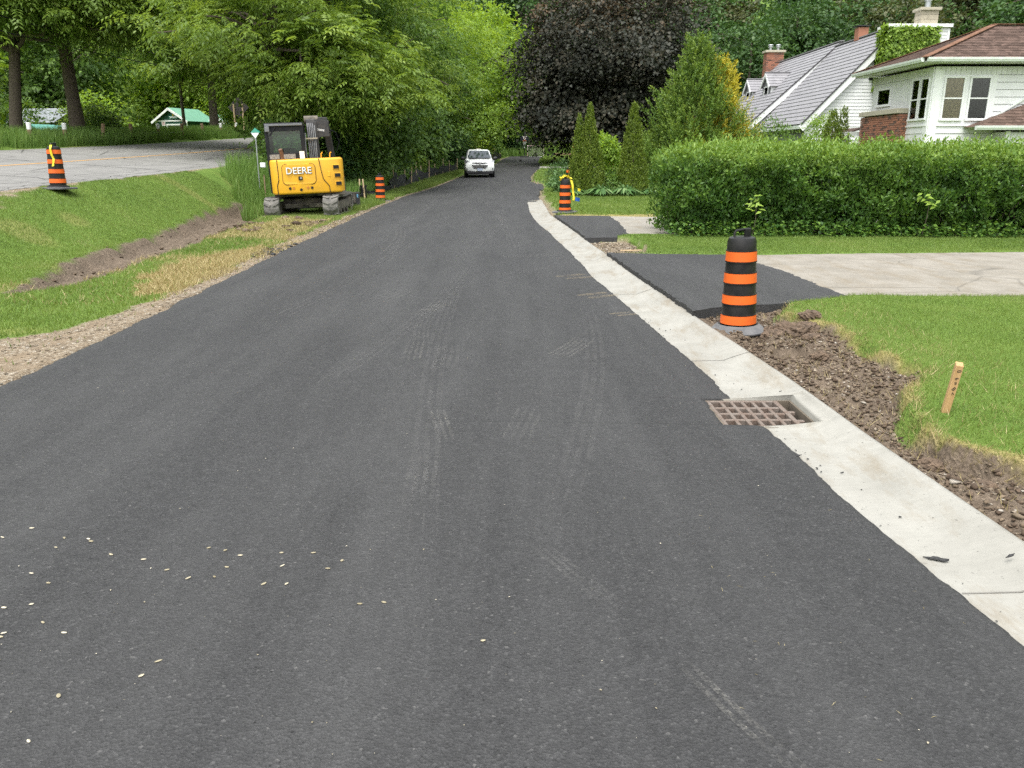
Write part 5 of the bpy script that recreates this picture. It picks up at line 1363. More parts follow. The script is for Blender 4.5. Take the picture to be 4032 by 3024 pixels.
    for k in range(16):
        boards(bxs, [((-.73, -.98), (1.93, -.98), Z(4.6 + .145 * k), Z(4.745 + .145 * k) + .002, (-.73, -.98), (1.93, -.98))], None, (0, -1, 0), t=.008, lap=.012)
    MB().box((.6, -.5, Z(cz) + .07), (2.86, 1.2, .14)).build('chimney_box_cap', m_trim, bxs, bevel=.01)
    MB().box((1.91, -.985, Z(5.6)), (.1, .06, 2.6)).build('corner_board', m_trim, bxs)
    st = MB().box((1.06, -.5, Z(cz) + .45), (.74, .6, .66)).build('stone_chimney', m_mortar, h)
    for r_ in range(3):
        for c_ in range(2):
            w = (.42, .34) if r_ % 2 == 0 else (.3, .46)
            x0 = .68 + (0 if c_ == 0 else w[0] + .006)
            MB().box((x0 + w[c_] / 2, -.79, Z(cz) + .26 + .2 * r_), (w[c_], .06, .19)).build('stone', m_tan, st, bevel=.008)
        MB().box((.69, -.5, Z(cz) + .26 + .2 * r_), (.06, .58, .19)).build('stone', m_tan, st, bevel=.008)
    MB().box((1.06, -.5, Z(cz) + .79), (.94, .82, .12)).build('stone_cap', m_stonecap, st, bevel=.015)
    MB().lathe([(.13, 0), (.13, .3), (.17, .31), (.17, .36), (.12, .37), (.12, .5), (.2, .52), (.17, .58)], (1.06, -.5, Z(cz) + .84), 16).build('flue', m_metal, st)
    MB().box((.1, 4.2, Z(7.35)), (.5, .5, .6)).build('small_chimney', m_brick, h)
    MB().box((.1, 4.2, Z(7.72)), (.66, .66, .05)).build('small_chimney_cap', m_black, h)
    rg = np.random.default_rng(301)
    n = 4200
    f = rg.random(n)
    x = np.where(f < .74, -.8 + 2.35 * rg.random(n), -.76); y = np.where(f < .74, -1.02, -1.0 + 1.0 * rg.random(n)); z = 4.4 + 2.58 * rg.random(n)
    top = rg.random(n) < .12
    z = np.where(top, 6.98 + .12 * rg.random(n) ** 2, z); y = np.where(top, -1.05 + .5 * rg.random(n), y)
    edge = vn(x, z, .3, 9) * .25
    keep = (x < 1.38 + edge - .25 * (z < 6.2))
    th_ = (fbm(x, z, .4, 12, 2)) * .22 * rg.random(n)
    ou = np.where((f < .74)[:, None], np.array([0, -1., 0]), np.array([-1., 0, 0]))
    P = np.stack([x, y, Z(z)], -1) + ou * th_[:, None]
    V, F, T = leaves(P[keep], (ou * .35 + np.array([0, 0, -.7]) + rg.normal(size=(n, 3)) * .4)[keep], (ou + np.array([0, 0, .6]) + rg.normal(size=(n, 3)) * .35)[keep], .16, .13, rg.random(n)[keep])
    tag(obj('ivy', npmesh('ivy', V, F, T), m_lime), 'bright green ivy covering the boxed chimney of the grey-roofed house', 'ivy').location = (17.55, 40.0, zb)
grey_house()

# ---- green hut across the main road, and the roofs left of it
m_hutg = M('green_boards', (.018, .075, .05), (.025, .1, .065), scale=5, rough=.7)
m_hutr = M('pale_green_metal_roof', (.12, .3, .2), (.16, .36, .25), scale=3, rough=.45)
m_teal = M('teal_metal_roof', (.09, .33, .27), (.12, .38, .31), scale=3, rough=.45)
m_zinc = M('grey_metal_roof', (.3, .32, .34), (.22, .24, .26), scale=2, rough=.4)
def gable_box(root, x0, x1, y0, y1, zb, ze, zrg, wall, roofm, trim, over=.3, ribs=0):
    xc = (x0 + x1) / 2
    MB().prism([(x0, zb), (x1, zb), (x1, ze), (xc, zrg - .1), (x0, ze)], y0, y1, 'Y').build('wall', wall, root)
    s_ = (zrg - ze) / (xc - x0)
    rf = None
    for a in (-1, 1):
        xe = xc + a * ((x1 - x0) / 2 + over); zee = zrg - s_ * ((x1 - x0) / 2 + over)
        q = [(xe, y0 - over, zee), (xe, y1 + over, zee), (xc, y1 + over, zrg), (xc, y0 - over, zrg)]
        sl = MB().slab(q if a == -1 else q[::-1], .06).build('roof_slope', roofm, root)
        for k in range(ribs):
            f = (k + .5) / ribs; yy = y0 - over + f * (y1 - y0 + 2 * over)
            MB().beam((xe, yy, zee + .02), (xc, yy, zrg + .02), .05, .04).build('roof_rib', roofm, sl)
        MB().beam((xe, y0 - over - .03, zee - .06), (xc, y0 - over - .03, zrg - .06), .05, .2).build('bargeboard', trim, root)
def hut():
    x, y = -31.4, 78.5
    zb = 1.6
    h = thing('hut', 'small dark green hut with pale green roof and oval sign', 'hut', (x, y, zb), -.4)
    Z = lambda z: z - zb
    gable_box(h, -1.9, 1.9, 0, 3.2, 0, Z(4.55), Z(5.6), m_hutg, m_hutr, m_trim, .28, 7)
    MB().box((0, -.04, Z(4.5)), (3.9, .05, .12)).build('tie_board', m_trim, h)
    for dx in (-1.86, 1.86): MB().box((dx, -.03, Z(3.1)), (.12, .06, 2.8)).build('corner_board', m_trim, h)
    d = MB().box((.45, -.03, Z(3.0)), (1.9, .05, 2.2)).build('door', m_blind_d, h)
    for dx in (-.52, 1.42): MB().box((dx, -.06, Z(3.0)), (.13, .06, 2.3)).build('door_frame', m_trim, h)
    MB().box((.45, -.06, Z(4.16)), (2.1, .06, .13)).build('door_frame', m_trim, h)
    pts = [(-.55, 0), (.55, 0)] + [(.55 * math.cos(a), .18 + .26 * math.sin(a)) for a in np.linspace(0, math.pi, 13)]
    sg = MB().prism([(a + .35, b_ + Z(4.68)) for a, b_ in pts], -.1, -.04, 'Y').build('sign', M('sign_green', (.01, .13, .08), rough=.4), h)
    MB().lathe([(.09, 0), (.09, .02)], (.35, -.12, Z(5.0)), 14, 'Y').build('sun_emblem', M('sign_yellow', (.75, .5, .08), rough=.5), sg)
    for k, w in ((0, .95), (1, .8)): MB().box((.35, -.105, Z(4.86 - .09 * k)), (w, .012, .05)).build('sign_lettering', m_trim, sg)
    nt_ = MB().box((-.95, -.04, Z(4.3)), (.42, .03, .46)).build('notice_board', m_trim, h)
    MB().box((-.95, -.06, Z(4.3)), (.3, .01, .32)).build('notice', M('notice_paper', (.55, .4, .38), rough=.8), nt_)
    t = thing('hut', 'lower green-roofed lean-to at the right of the green hut', 'hut', (x + 3.7, y + 1.6, zb), -.4)
    gable_box(t, -1.7, 1.6, 0, 3.2, 0, Z(3.95), Z(5.1), m_hutg, m_hutr, m_trim, .25, 7)
    MB().box((-.9, -.03, Z(3.8)), (.7, .03, .22)).build('sign', m_trim, t)
hut()
def roofs():
    b1 = thing('building', 'low building with a sloping teal metal roof at the far left', 'building', (-30.5, 54, -.1), -.5)
    gable_box(b1, -2.6, 3.4, 0, 6, 0, 1.9, 3.4, m_hutg, m_teal, m_teal, .3, 10)
    b2 = thing('building', 'dark building with light grey metal roof between the two thick walnuts', 'building', (-41.5, 75, 1.6), -1.75)
    gable_box(b2, -2.6, 2.6, -2.4, 3.2, 0, 2.6, 3.75, m_blind_d, m_zinc, m_groofd, .35, 9)
    b3 = thing('building', 'white slatted house wall cut by the left picture edge', 'building', (-31.4, 45.6, 1.0), .1)
    gable_box(b3, -4.5, 0, 0, 6, 0, 3.2, 5.4, m_blind_d, m_zinc, m_trim, .2, 0)
    for k in range(12): MB().box((-2.2, -.04, 1.4 + .17 * k), (4.3, .05, .13)).build('siding_board', m_white, b3)
roofs()

# ------------------------------------------------------------------ construction barrels
m_orange = M('orange_reflective', (.72, .13, .018), (.5, .1, .022), scale=9, rough=.45, spec=.3, lo=.45, hi=.85)
m_barrel = M('barrel_black', (.007, .007, .008), (.022, .021, .02), scale=9, rough=.4, spec=.3)
m_rubber = M('grey_rubber', (.085, .088, .092), (.14, .14, .14), scale=9, rough=.85, bmp=.3)
m_tape = M('yellow_tape', (.75, .62, .02), (.6, .5, .02), scale=20, rough=.5)
m_white_scuff = M('white_scuff', (.7, .66, .6), (.5, .45, .4), scale=20, rough=.8)
def barrel(label, loc, tilt=(0, 0), rotz=0., bands=((.6905, .5985), (.511, .419), (.3285, .243), (.156, .07)), base='round', torn=False, scale=1.):
    t = thing('construction_barrel', label, 'barrel', loc, rotz, 'orange and black construction barrels')
    t.rotation_euler = (tilt[0], tilt[1], rotz); t.scale = (scale,) * 3
    rad = lambda z: .15 - (z - .05) / .75 * .03
    prof = [(.156, .045), (.156, .06), (.143, .065)]
    ed = sorted(sum([[b_[1], b_[0]] for b_ in bands], []))
    for e in ed: prof += [(rad(e) - .004, e - .008), (rad(e) + .003, e - .006), (rad(e) + .003, e), (rad(e) - .004, e + .002)]
    prof += [(rad(.76) - .003, .76), (rad(.79) - .012, .79), (rad(.8) - .03, .8), (.05, .803), (.0, .803)]
    prof.sort(key=lambda q: q[1])
    MB().lathe(prof, n=40).build('body', m_barrel, t, smooth=True)
    for hi, lo in bands:
        MB().lathe([(rad(lo) - .003, lo + .003), (rad(lo) + .0015, lo + .004), (rad(hi) + .0015, hi - .009), (rad(hi) - .003, hi - .008)], n=40).build('reflective_band', m_orange, t, smooth=True)
    # carrying handle: one open loop and one solid block
    MB().tube([(-.07, 0, .79), (-.066, 0, .835), (-.055, 0, .85), (.05, 0, .86), (.066, 0, .86)], .01, 8).build('handle', m_barrel, t, smooth=True)
    MB().box((.045, 0, .83), (.055, .036, .076)).build('handle_grip', m_barrel, t, bevel=.008)
    if base == 'round':
        MB().lathe([(.236, 0), (.238, .012), (.225, .02), (.185, .055), (.168, .066), (.16, .05)], n=44).build('rubber_base', m_rubber, t, smooth=True)
    else:
        MB().prism([(.27 * math.copysign(abs(math.cos(a)) ** .45, math.cos(a)), .27 * math.copysign(abs(math.sin(a)) ** .45, math.sin(a))) for a in np.linspace(0, 2 * math.pi, 32, endpoint=False)], 0, .035).build('rubber_base', m_rubber, t, bevel=.006, seg=1)
        MB().lathe([(.2, .036), (.19, .06), (.165, .07)], n=32).build('base_collar', m_barrel, t, smooth=True)
    return t
BL = [(.745, .655), (.565, .475), (.385, .295), (.205, .115)]
d1 = barrel('nearest striped barrel, on a round rubber base beside the curb', (1.94, 6.83, .045), (0, R(-1.6)), R(8))
d2 = barrel('striped barrel with bunched yellow tape on top, at the far curb end', (1.3, 20.3, gz(1.3, 20.3) + .0), (0, R(-.6)), R(60), [(.67, .585), (.495, .405), (.315, .225), (.135, .07)], 'square', scale=1.0)
d3 = barrel('striped barrel mostly hidden behind the taped one', (2.06, 29.6, gz(2.06, 29.6)), (0, R(1.)), R(70), BL, 'square', scale=1.16)
d4 = barrel('scuffed striped barrel up on the edge of the main road', (-8.98, 16.5, gz(-8.98, 16.5) + .02), (0, R(1.0)), R(80), BL, 'square', scale=1.02)
d5 = barrel('striped barrel in front of the black silt fence', (-4.42, 27.9, gz(-4.42, 27.9) + .01), (0, R(.5)), R(75), BL, 'square', scale=1.08)
def ribbon(name, pts, w, parent, mat, face=(0, -1, 0)):
    mb = MB(); V = []
    for i, p in enumerate(pts):
        a = .5 * math.sin(i * 2.1); s_ = Vector((math.cos(a), math.sin(a) * .5, .2 * math.sin(i * 1.3))) * w / 2
        V += [Vector(p) - s_, Vector(p) + s_]
    mb.add(V, [(2 * i, 2 * i + 1, 2 * i + 3, 2 * i + 2) for i in range(len(pts) - 1)])
    return mb.build(name, mat, parent)
def local_pts(t, pts):
    m = Matrix.LocRotScale(t.location, t.rotation_euler, t.scale).inverted()
    return [m @ Vector(p) for p in pts]
def flag_tape(label, pts, w):
    o = thing('warning_tape', label, 'tape', pts[0]); P = [Vector(p) - Vector(pts[0]) for p in pts]
    ribbon('tape_strip', P, w, o, m_tape); return o
l4 = d4.location
cd_ = Vector((.48, -.87, 0)); sd_ = Vector((.87, .48, 0))
flag_tape('yellow tape strip hanging down the barrel on the main road', [tuple(l4 + cd_ * a + sd_ * b_ + Vector((0, 0, c_))) for a, b_, c_ in ((.08, -.03, .84), (.14, -.04, .8), (.155, -.05, .76), (.15, -.04, .66), (.155, -.015, .58), (.16, -.03, .5), (.165, -.045, .44))], .045)
l2 = d2.location
tp = thing('warning_tape', 'bunched yellow tape on the barrel at the curb end', 'tape', (l2.x, l2.y, l2.z + .8))
rgt = np.random.default_rng(4)
for k in range(4):
    ribbon('tape_strip', [(-.13 + .26 * q + .01 * rgt.normal(), -.1 + .03 * k + .02 * rgt.normal(), .01 + .07 * math.sin(q * 3.1) + .02 * rgt.normal()) for q in np.linspace(0, 1, 9)], .045, tp, m_tape)
ribbon('tape_strip', [(.13, -.12, -.02), (.16, -.14, -.12), (.17, -.15, -.22), (.18, -.14, -.3), (.2, -.15, -.42), (.19, -.16, -.5)], .05, tp, m_tape)
l3 = d3.location
flag_tape('yellow tape strip down the hidden barrel', [(l3.x - .02, l3.y - .1, l3.z + .98), (l3.x - .01, l3.y - .17, l3.z + .85), (l3.x + .0, l3.y - .185, l3.z + .6), (l3.x + .01, l3.y - .19, l3.z + .3)], .05)
# ------------------------------------------------------------------ catch basin grate
m_iron = M('rusty_cast_iron', (.15, .105, .08), (.2, .17, .145), scale=14, rough=.75, metal=.25, bmp=.4, bscale=80)
m_pit = M('pit_concrete', (.16, .13, .095), (.09, .075, .055), scale=6, rough=.95)
def grate():
    x0, x1, y0, y1 = GRATE
    t = thing('catch_basin_grate', 'rusty iron drain grate set between asphalt and concrete curb', 'drain grate', (x0, y0, 0))
    w, d = x1 - x0, y1 - y0
    gxw = .445; zt, zh = .012, .045
    mb = MB()
    for a, b_, c, e in ((-.02, 0, -.02, d + .02), (w, w + .012, -.02, d + .02), (0, w, -.02, 0), (0, w, d, d + .02)):
        mb.box(((a + b_) / 2, (c + e) / 2, -.33), (b_ - a, e - c, .68))
    mb.box((w / 2, d / 2, -.66), (w, d, .02))
    mb.build('basin', m_pit, t)
    fr = MB()
    for a, b_, c, e in ((0, .022, 0, d), (gxw - .03, gxw, 0, d), (.022, gxw - .03, 0, .02), (.022, gxw - .03, d - .02, d)):
        fr.box(((a + b_) / 2, (c + e) / 2, zt - zh / 2), (b_ - a, e - c, zh))
    fr.build('frame', m_iron, t, bevel=.003, seg=1)
    nxh, nyh = 6, 4
    for i in range(1, nxh):
        xx = .022 + (gxw - .052) * i / nxh
        MB().box((xx, d / 2, zt - zh / 2 - .001), (.022, d - .045, zh)).build('bar', m_iron, t, bevel=.003, seg=1)
    for j in range(1, nyh):
        yy = .02 + (d - .04) * j / nyh
        MB().box((gxw / 2 - .004, yy, zt - zh / 2 - .003), (gxw - .055, .026, zh)).build('bar', m_iron, t, bevel=.003, seg=1)
    for yy in (.16, .33):
        MB().box((gxw + .028, yy, zt - .03), (.058, .03, .025)).build('lug', m_iron, t, bevel=.004, seg=1)
grate()
# ------------------------------------------------------------------ survey stake with handwriting
m_pine = M('raw_pine', (.5, .32, .15), (.4, .24, .1), scale=7, rough=.8, stretch=(9, 9, 1), bmp=.2)
m_ink = M('black_marker', (.012, .012, .014), rough=.7)
def text_mesh(txt, size, depth=.002, off=0., spacing=1.):
    cu = bpy.data.curves.new('lettering', 'FONT'); cu.body = txt; cu.size = size; cu.extrude = depth; cu.offset = off; cu.align_x = 'CENTER'; cu.align_y = 'CENTER'; cu.space_character = spacing
    cu.resolution_u = 3
    o = bpy.data.objects.new('tmp_text', cu); COL.objects.link(o)
    dg = bpy.context.evaluated_depsgraph_get(); me = bpy.data.meshes.new_from_object(o.evaluated_get(dg))
    bpy.data.objects.remove(o); bpy.data.curves.remove(cu)
    return me
def stake():
    t = thing('survey_stake', 'short wooden stake with black handwriting in the lawn edge', 'stake', (2.38, 4.25, gz(2.38, 4.25) - .02), R(-14))
    t.rotation_euler = (R(5), R(6), R(-14))
    MB().add([(-.019, -.017, -.12), (.019, -.017, -.12), (.019, .017, -.12), (-.019, .017, -.12), (-.019, -.017, .305), (.019, -.017, .305), (.019, .017, .318), (-.019, .017, .318)],
             [(0, 3, 2, 1), (4, 5, 6, 7), (0, 1, 5, 4), (1, 2, 6, 5), (2, 3, 7, 6), (3, 0, 4, 7)]).build('post', m_pine, t, bevel=.002, seg=1)
    for i, (ch, z) in enumerate((('0', .275), ('6', .232), ('00', .206), ('B', .172), ('<', .145))):
        me = text_mesh(ch, .03 if len(ch) == 1 else .016, .0004)
        o = obj('handwriting', me, m_ink, t); o.location = (.002, -.0182, z); o.rotation_euler = (R(90), R(70 if i != 3 else 40), 0)
stake()

# torn sods and clods beside the front barrel, each one its own lump
def clod(label, x, y, r_, seed):
    bm = bmesh.new(); bmesh.ops.create_icosphere(bm, subdivisions=4, radius=1)
    q = np.array([v.co[:] for v in bm.verts])
    a = fbm(q[:, 0] * 1.3 + q[:, 2], q[:, 1] * 1.3 - q[:, 2] * .7, .9, seed, 5); b_ = vn(q[:, 0] * 3 + q[:, 2] * 2, q[:, 1] * 3 - q[:, 2], .45, seed + 3)
    q = q * (.45 + .8 * a + .28 * b_ + .2 * vn(q[:, 0] * 7 - q[:, 2] * 5, q[:, 1] * 7 + q[:, 2] * 4, .5, seed + 9))[:, None] * r_ * np.array([1, 1, .6])
    for v, c_ in zip(bm.verts, q): v.co = c_
    me = bpy.data.meshes.new('soil_clod'); bm.to_mesh(me); bm.free()
    o = obj('soil_clod', me, MATS['soil_dark']); o.location = (x, y, gz(x, y) + r_ * .2); o.rotation_euler = (0, 0, seed)
    tag(o, label, 'soil clod', 'torn soil clods beside the front barrel')
m_sd = M('soil_dark', (.06, .042, .028), (.15, .105, .07), scale=24, rough=.95, bmp=.8, bscale=50)
for i, (x, y, r_, lab) in enumerate(((2.14, 6.5, .085, 'dark upright soil clod just right of the front barrel base'), (2.33, 6.62, .13, 'largest torn sod behind the dark upright clod'), (2.5, 6.78, .1, 'torn sod at the corner of the lawn'), (2.2, 6.72, .07, 'brown sod touching the front barrel base'), (2.45, 6.45, .07, 'small clod below the lawn corner'),
        (2.12, 6.15, .05, 'small clod beside the tuft of grass'), (2.3, 5.85, .06, 'flat clod on the soil by the curb'), (2.6, 6.95, .08, 'clod at the asphalt driveway edge'), (2.08, 3.75, .05, 'clod under the hanging straw below the stake'), (2.14, 3.4, .045, 'lowest clod below the stake'))): clod(lab, x, y, r_, 400 + i * 3)
# ------------------------------------------------------------------ excavator
m_deere = M('yellow_machine_paint', (.76, .4, .02), (.56, .31, .04), scale=2.6, rough=.42, bmp=.04, lo=.42, hi=.85)
m_cab = M('black_machine_paint', (.012, .013, .016), (.02, .021, .024), scale=5, rough=.5, spec=.15)
m_boom = M('dusty_dark_steel', (.02, .02, .022), (.05, .048, .045), scale=6, rough=.6)
m_track = M('dusty_rubber_track', (.1, .097, .09), (.19, .18, .16), scale=6, rough=.95, bmp=.3)
m_under = M('dusty_undercarriage', (.06, .055, .048), (.16, .14, .11), scale=5, rough=.9)
m_cabglass = glassmat('tinted_cab_glass', (.72, .82, .77), .06)
m_hose = M('grey_hydraulic_line', (.12, .125, .13), (.2, .2, .2), scale=12, rough=.4)
m_decal = M('decal_white', (.32, .32, .31), (.08, .08, .08), scale=26, rough=.5)
m_hole = M('dark_recess', (.008, .007, .006), rough=.8)
m_rust = M('rusty_exhaust', (.1, .055, .035), (.16, .09, .06), scale=15, rough=.9)
def rrect(w, h, r, n=6):
    out = []
    for cx, cy, a0 in ((w / 2 - r, h / 2 - r, 0), (-w / 2 + r, h / 2 - r, 90), (-w / 2 + r, -h / 2 + r, 180), (w / 2 - r, -h / 2 + r, 270)):
        for k in range(n + 1):
            a = R(a0 + 90 * k / n); out.append((cx + r * math.cos(a), cy + r * math.sin(a)))
    return out
def excavator():
    t = thing('excavator', 'yellow compact excavator with black cab parked on the grass, rear toward the road', 'excavator', (-5.55, 22.9, -.11), 0)
    t.rotation_euler = (0, R(-2.2), R(1.5)); t.scale = (.96, 1, 1)
    # tracks with chevron lugs
    for sx in (-1, 1):
        r, L, w = .27, 2.5, .4
        path = []
        nst = 26
        for k in range(9): a = R(-90 - 180 * k / 8); path.append((-L / 2 + r + r * math.cos(a), r + r * math.sin(a)))
        path = [( -L/2 + r + (L - 2*r) * k / 8, 0.0) for k in range(8, 0, -1)] + path + [(-L / 2 + r + (L - 2 * r) * k / 8, 2 * r - .02 * math.sin(math.pi * k / 8)) for k in range(1, 8)]
        for k in range(9): a = R(90 - 180 * k / 8); path.append((L / 2 - r + r * math.cos(a), r + r * math.sin(a)))
        n = len(path)
        cx = sx * .8
        inner = [((y - 0) * .92, r + (z - r) * .82) for y, z in path]
        V = [(cx + s_ * w / 2, y, z) for y, z in path for s_ in (-1, 1)] + [(cx + s_ * w / 2, y, z) for y, z in inner for s_ in (-1, 1)]
        Fs = []
        for k in range(n):
            k2 = (k + 1) % n; a, b_, c, d = 2 * k, 2 * k + 1, 2 * k2 + 1, 2 * k2; o = 2 * n
            Fs += [(a, b_, c, d), (o + a, o + d, o + c, o + b_), (a, d, o + d, o + a), (b_, o + b_, o + c, c)]
        tr = MB().add(V, Fs).build('track', m_track, t)
        m_ = MB(); tot = 34
        seg = [(Vector((0, *path[k])), Vector((0, *path[(k + 1) % n]))) for k in range(n)]
        lens = [(b_ - a).length for a, b_ in seg]; per = sum(lens)
        for q in range(tot):
            s_ = per * q / tot; k = 0
            while s_ > lens[k]: s_ -= lens[k]; k = (k + 1) % n
            a, b_ = seg[k]; p = a.lerp(b_, s_ / max(lens[k], 1e-6)); d = (b_ - a).normalized()
            nn = Vector((0, d.z, -d.y))
            if nn.dot(p - Vector((0, 0, r))) < 0 and abs(p.y) > L / 2 - r: nn = -nn
            if abs(p.y) <= L / 2 - r: nn = Vector((0, 0, -1 if p.z < r else 1))
            for sg in (-1, 1):
                e0 = Vector((cx + sg * .03, p.y, p.z)) + nn * .01 - d * .02; e1 = Vector((cx + sg * .195, p.y, p.z)) + nn * .008 + d * .055
                m_.beam(e0, e1, .05, .04, nn)
        lg = m_.build('track_lugs', m_track, tr); tag(lg, kind='stuff')
        MB().box((cx, 0, .27), (.3, 1.9, .22)).build('track_frame', m_under, t, bevel=.02)
        for yy in (-.98, .98):
            MB().lathe([(.17, -.17), (.2, -.1), (.2, .1), (.17, .17)], (cx, yy, .27), 18, 'X').build('idler_wheel', m_under, t, smooth=True)
        for yy in (-.5, 0, .5): MB().lathe([(.08, -.15), (.08, .15)], (cx, yy, .13), 12, 'X').build('roller', m_under, t, smooth=True)
    MB().box((0, 0, .38), (1.3, 1.0, .2)).build('car_body', m_under, t, bevel=.03)
    MB().box((-.42, -.5, .3), (.5, .5, .12), Matrix.Rotation(.5, 3, 'Z')).build('undercarriage_arm', m_under, t, bevel=.02)
    MB().box((.42, -.5, .3), (.5, .5, .12), Matrix.Rotation(-.5, 3, 'Z')).build('undercarriage_arm', m_under, t, bevel=.02)
    MB().lathe([(.42, .46), (.45, .5), (.45, .6)], n=28).build('slew_ring', m_boom, t, smooth=True)
    bl = MB().box((.08, 1.72, .3), (2.12, .08, .42)).build('dozer_blade', m_boom, t, bevel=.015)
    MB().box((.98, 1.66, .36), (.06, .06, .3)).build('blade_edge', m_under, bl)
    MB().box((1.08, 1.67, .4), (.04, .01, .1)).build('blade_sticker', M('blue_sticker', (.15, .4, .6), rough=.5), bl)
    for sx in (-.35, .35): MB().beam((sx, .5, .3), (sx, 1.7, .28), .1, .12).build('blade_arm', m_boom, t)
    # upper body: deck, counterweight with rounded corners
    MB().prism([(-.9, -.9), (.95, -.9), (1.0, .9), (-.95, .9)], .56, .66).build('deck', m_boom, t, bevel=.01)
    MB().box((.62, -.2, .6), (.75, 1.6, .1)).build('deck_plate', m_under, t, bevel=.01)
    def plan(xa, xb, yr, yf, rr, bulge=.1):
        pts = []
        for k in range(11):
            x = xa + (xb - xa) * k / 10
            u = abs(2 * k / 10 - 1)
            pts.append((x, yr - bulge * (1 - u ** 2.2)))
        return pts + [(xb, yf), (xa, yf)]
    body = MB().prism([(-.95, .35), (-.96, -.7), (-.93, -.95), (-.85, -1.08), (-.6, -1.16), (-.2, -1.2), (.25, -1.2), (.65, -1.16), (.9, -1.06), (.98, -.95), (1.0, -.7), (1.0, .35)], .62, 1.5).build('counterweight', m_deere, t, bevel=.055, seg=3, smooth=True)
    # seams between the panels follow the rear face
    def yrear(x): return float(np.interp(x, [-.96, -.85, -.6, -.2, .25, .65, .9, 1.0], [-.95, -1.08, -1.16, -1.2, -1.2, -1.16, -1.06, -.9]))
    def seam(pts, name='seam', w=.018):
        P = [(x, yrear(x) - .004, z) for x, z in pts]
        mb = MB()
        for a, b_ in zip(P[:-1], P[1:]): mb.beam(a, b_, .012, w, (0, -1, 0)) if False else mb.beam(a, b_, w, .02, (0, -1, 0))
        mb.build(name, m_hole, body)
    seam([(-.74, 1.5), (-.735, 1.2), (-.74, .98), (-.79, .85), (-.79, .62)])
    seam([(.36, 1.5), (.4, 1.2), (.44, .98), (.58, .8), (.6, .63)])
    # rear hatch with groove, lettering and latch
    ring = rrect(.86, .5, .1)
    def on_rear(pts, cx, cz, proud): return [(x + cx, yrear(x + cx) - proud, z + cz) for x, z in pts]
    n = len(ring)
    outer = on_rear(rrect(.9, .54, .12), -.19, 1.12, .002); inn = on_rear(ring, -.19, 1.12, .002)
    V = outer + inn; MB().add(V + [(x, y + .012, z) for x, y, z in V], [(k, (k + 1) % n, n + (k + 1) % n, n + k) for k in range(n)]).build('hatch_groove', M('yellow_shadow_gap', (.22, .11, .01), rough=.7), body)
    hv = on_rear(ring, -.19, 1.12, .018); hb = on_rear(ring, -.19, 1.12, -.01)
    MB().add(hv + hb, [tuple(range(n))] + [(k, (k + 1) % n, n + (k + 1) % n, n + k) for k in range(n)]).build('rear_hatch', m_deere, body, bevel=.008, seg=2)
    for dx, dz, off, mt, dp in ((.006, -.005, .016, m_cab, .0225), (0, 0, .004, m_trim, .026)):
        me = text_mesh('DEERE', .235, .002, off * .35, 1.02)
        o = obj('lettering', me, mt, body); o.location = (-.19 + dx, -1.2 - dp + .0, 1.205 + dz); o.rotation_euler = (R(90), 0, 0); o.scale = (1.0, 1, 1)
    MB().box((-.16, -1.222, 1.02), (.11, .02, .09)).build('latch_recess', m_hole, body)
    MB().box((-.15, -1.234, 1.025), (.05, .01, .04)).build('latch', m_metal, body)
    for x, z in ((-.46, .77), (-.17, .73), (.12, .77)): MB().lathe([(.036, 0), (.036, .02)], (x, yrear(x) - .012, z), 16, 'Y').build('hole', m_hole, body)
    for x, z in ((-.36, .775), (.01, .775)):
        MB().lathe([(.034, 0), (.034, .02)], (x, yrear(x) - .012, z), 16, 'Y').build('lamp', M('amber_lamp', (.5, .2, .03), rough=.3), body)
    for k, (x, z) in enumerate(((.8, 1.27), (.825, 1.06), (.84, .85))):
        yy = yrear(x)
        MB().box((x, yy - .002, z), (.2, .03, .12), Matrix.Rotation(.32, 3, 'Z')).build('vent_frame', m_deere, body, bevel=.008)
        MB().box((x, yy - .014, z), (.155, .03, .088), Matrix.Rotation(.32, 3, 'Z')).build('vent', m_hole, body)
    MB().box((.6, yrear(.6) - .003, 1.1), (.075, .02, .13)).build('side_latch', m_deere, body, bevel=.006)
    MB().box((.3, -.3, 1.5), (1.3, 1.1, .02)).build('top_cover', m_deere, t, bevel=.006)
    # cab: posts, roof, glass, seat
    x0, x1, y0, y1, zb, zt = -1.02, .02, -.45, 1.0, .66, 2.38
    cab = MB()
    for x, y in ((x0 + .05, y0 + .04), (x1 - .05, y0 + .04), (x0 + .05, y1 - .05), (x1 - .05, y1 - .05)): cab.box((x, y, (zb + zt) / 2), (.1, .09, zt - zb))
    cab.box(((x0 + x1) / 2, y0 + .03, 1.42), (x1 - x0 - .16, .07, .52)); cab.box(((x0 + x1) / 2, y0 + .03, zt - .1), (x1 - x0 - .16, .07, .12))
    cab.box((x1 - .03, (y0 + y1) / 2, 1.1), (.06, y1 - y0 - .14, .9)); cab.box((x0 + .03, (y0 + y1) / 2, 1.0), (.06, y1 - y0 - .14, .7))
    cab.box(((x0 + x1) / 2, (y0 + y1) / 2, .72), (x1 - x0 - .1, y1 - y0 - .1, .1))
    cb = cab.build('cab', m_cab, t, bevel=.012, seg=2)
    MB().box(((x0 + x1) / 2, (y0 + y1) / 2, zt + .02), (x1 - x0 + .02, y1 - y0 + .06, .07)).build('cab_roof', m_cab, cb, bevel=.035, seg=3, smooth=True)
    MB().box(((x0 + x1) / 2, y0 - .03, zt + .0), (x1 - x0 - .04, .03, .05)).build('roof_visor', M('grey_trim', (.16, .17, .18), rough=.5), cb, bevel=.008)
    MB().box((x0 + .08, y0 - .03, zt - .1), (.12, .1, .14)).build('work_lamp', M('grey_trim', (.16, .17, .18)), cb, bevel=.015)
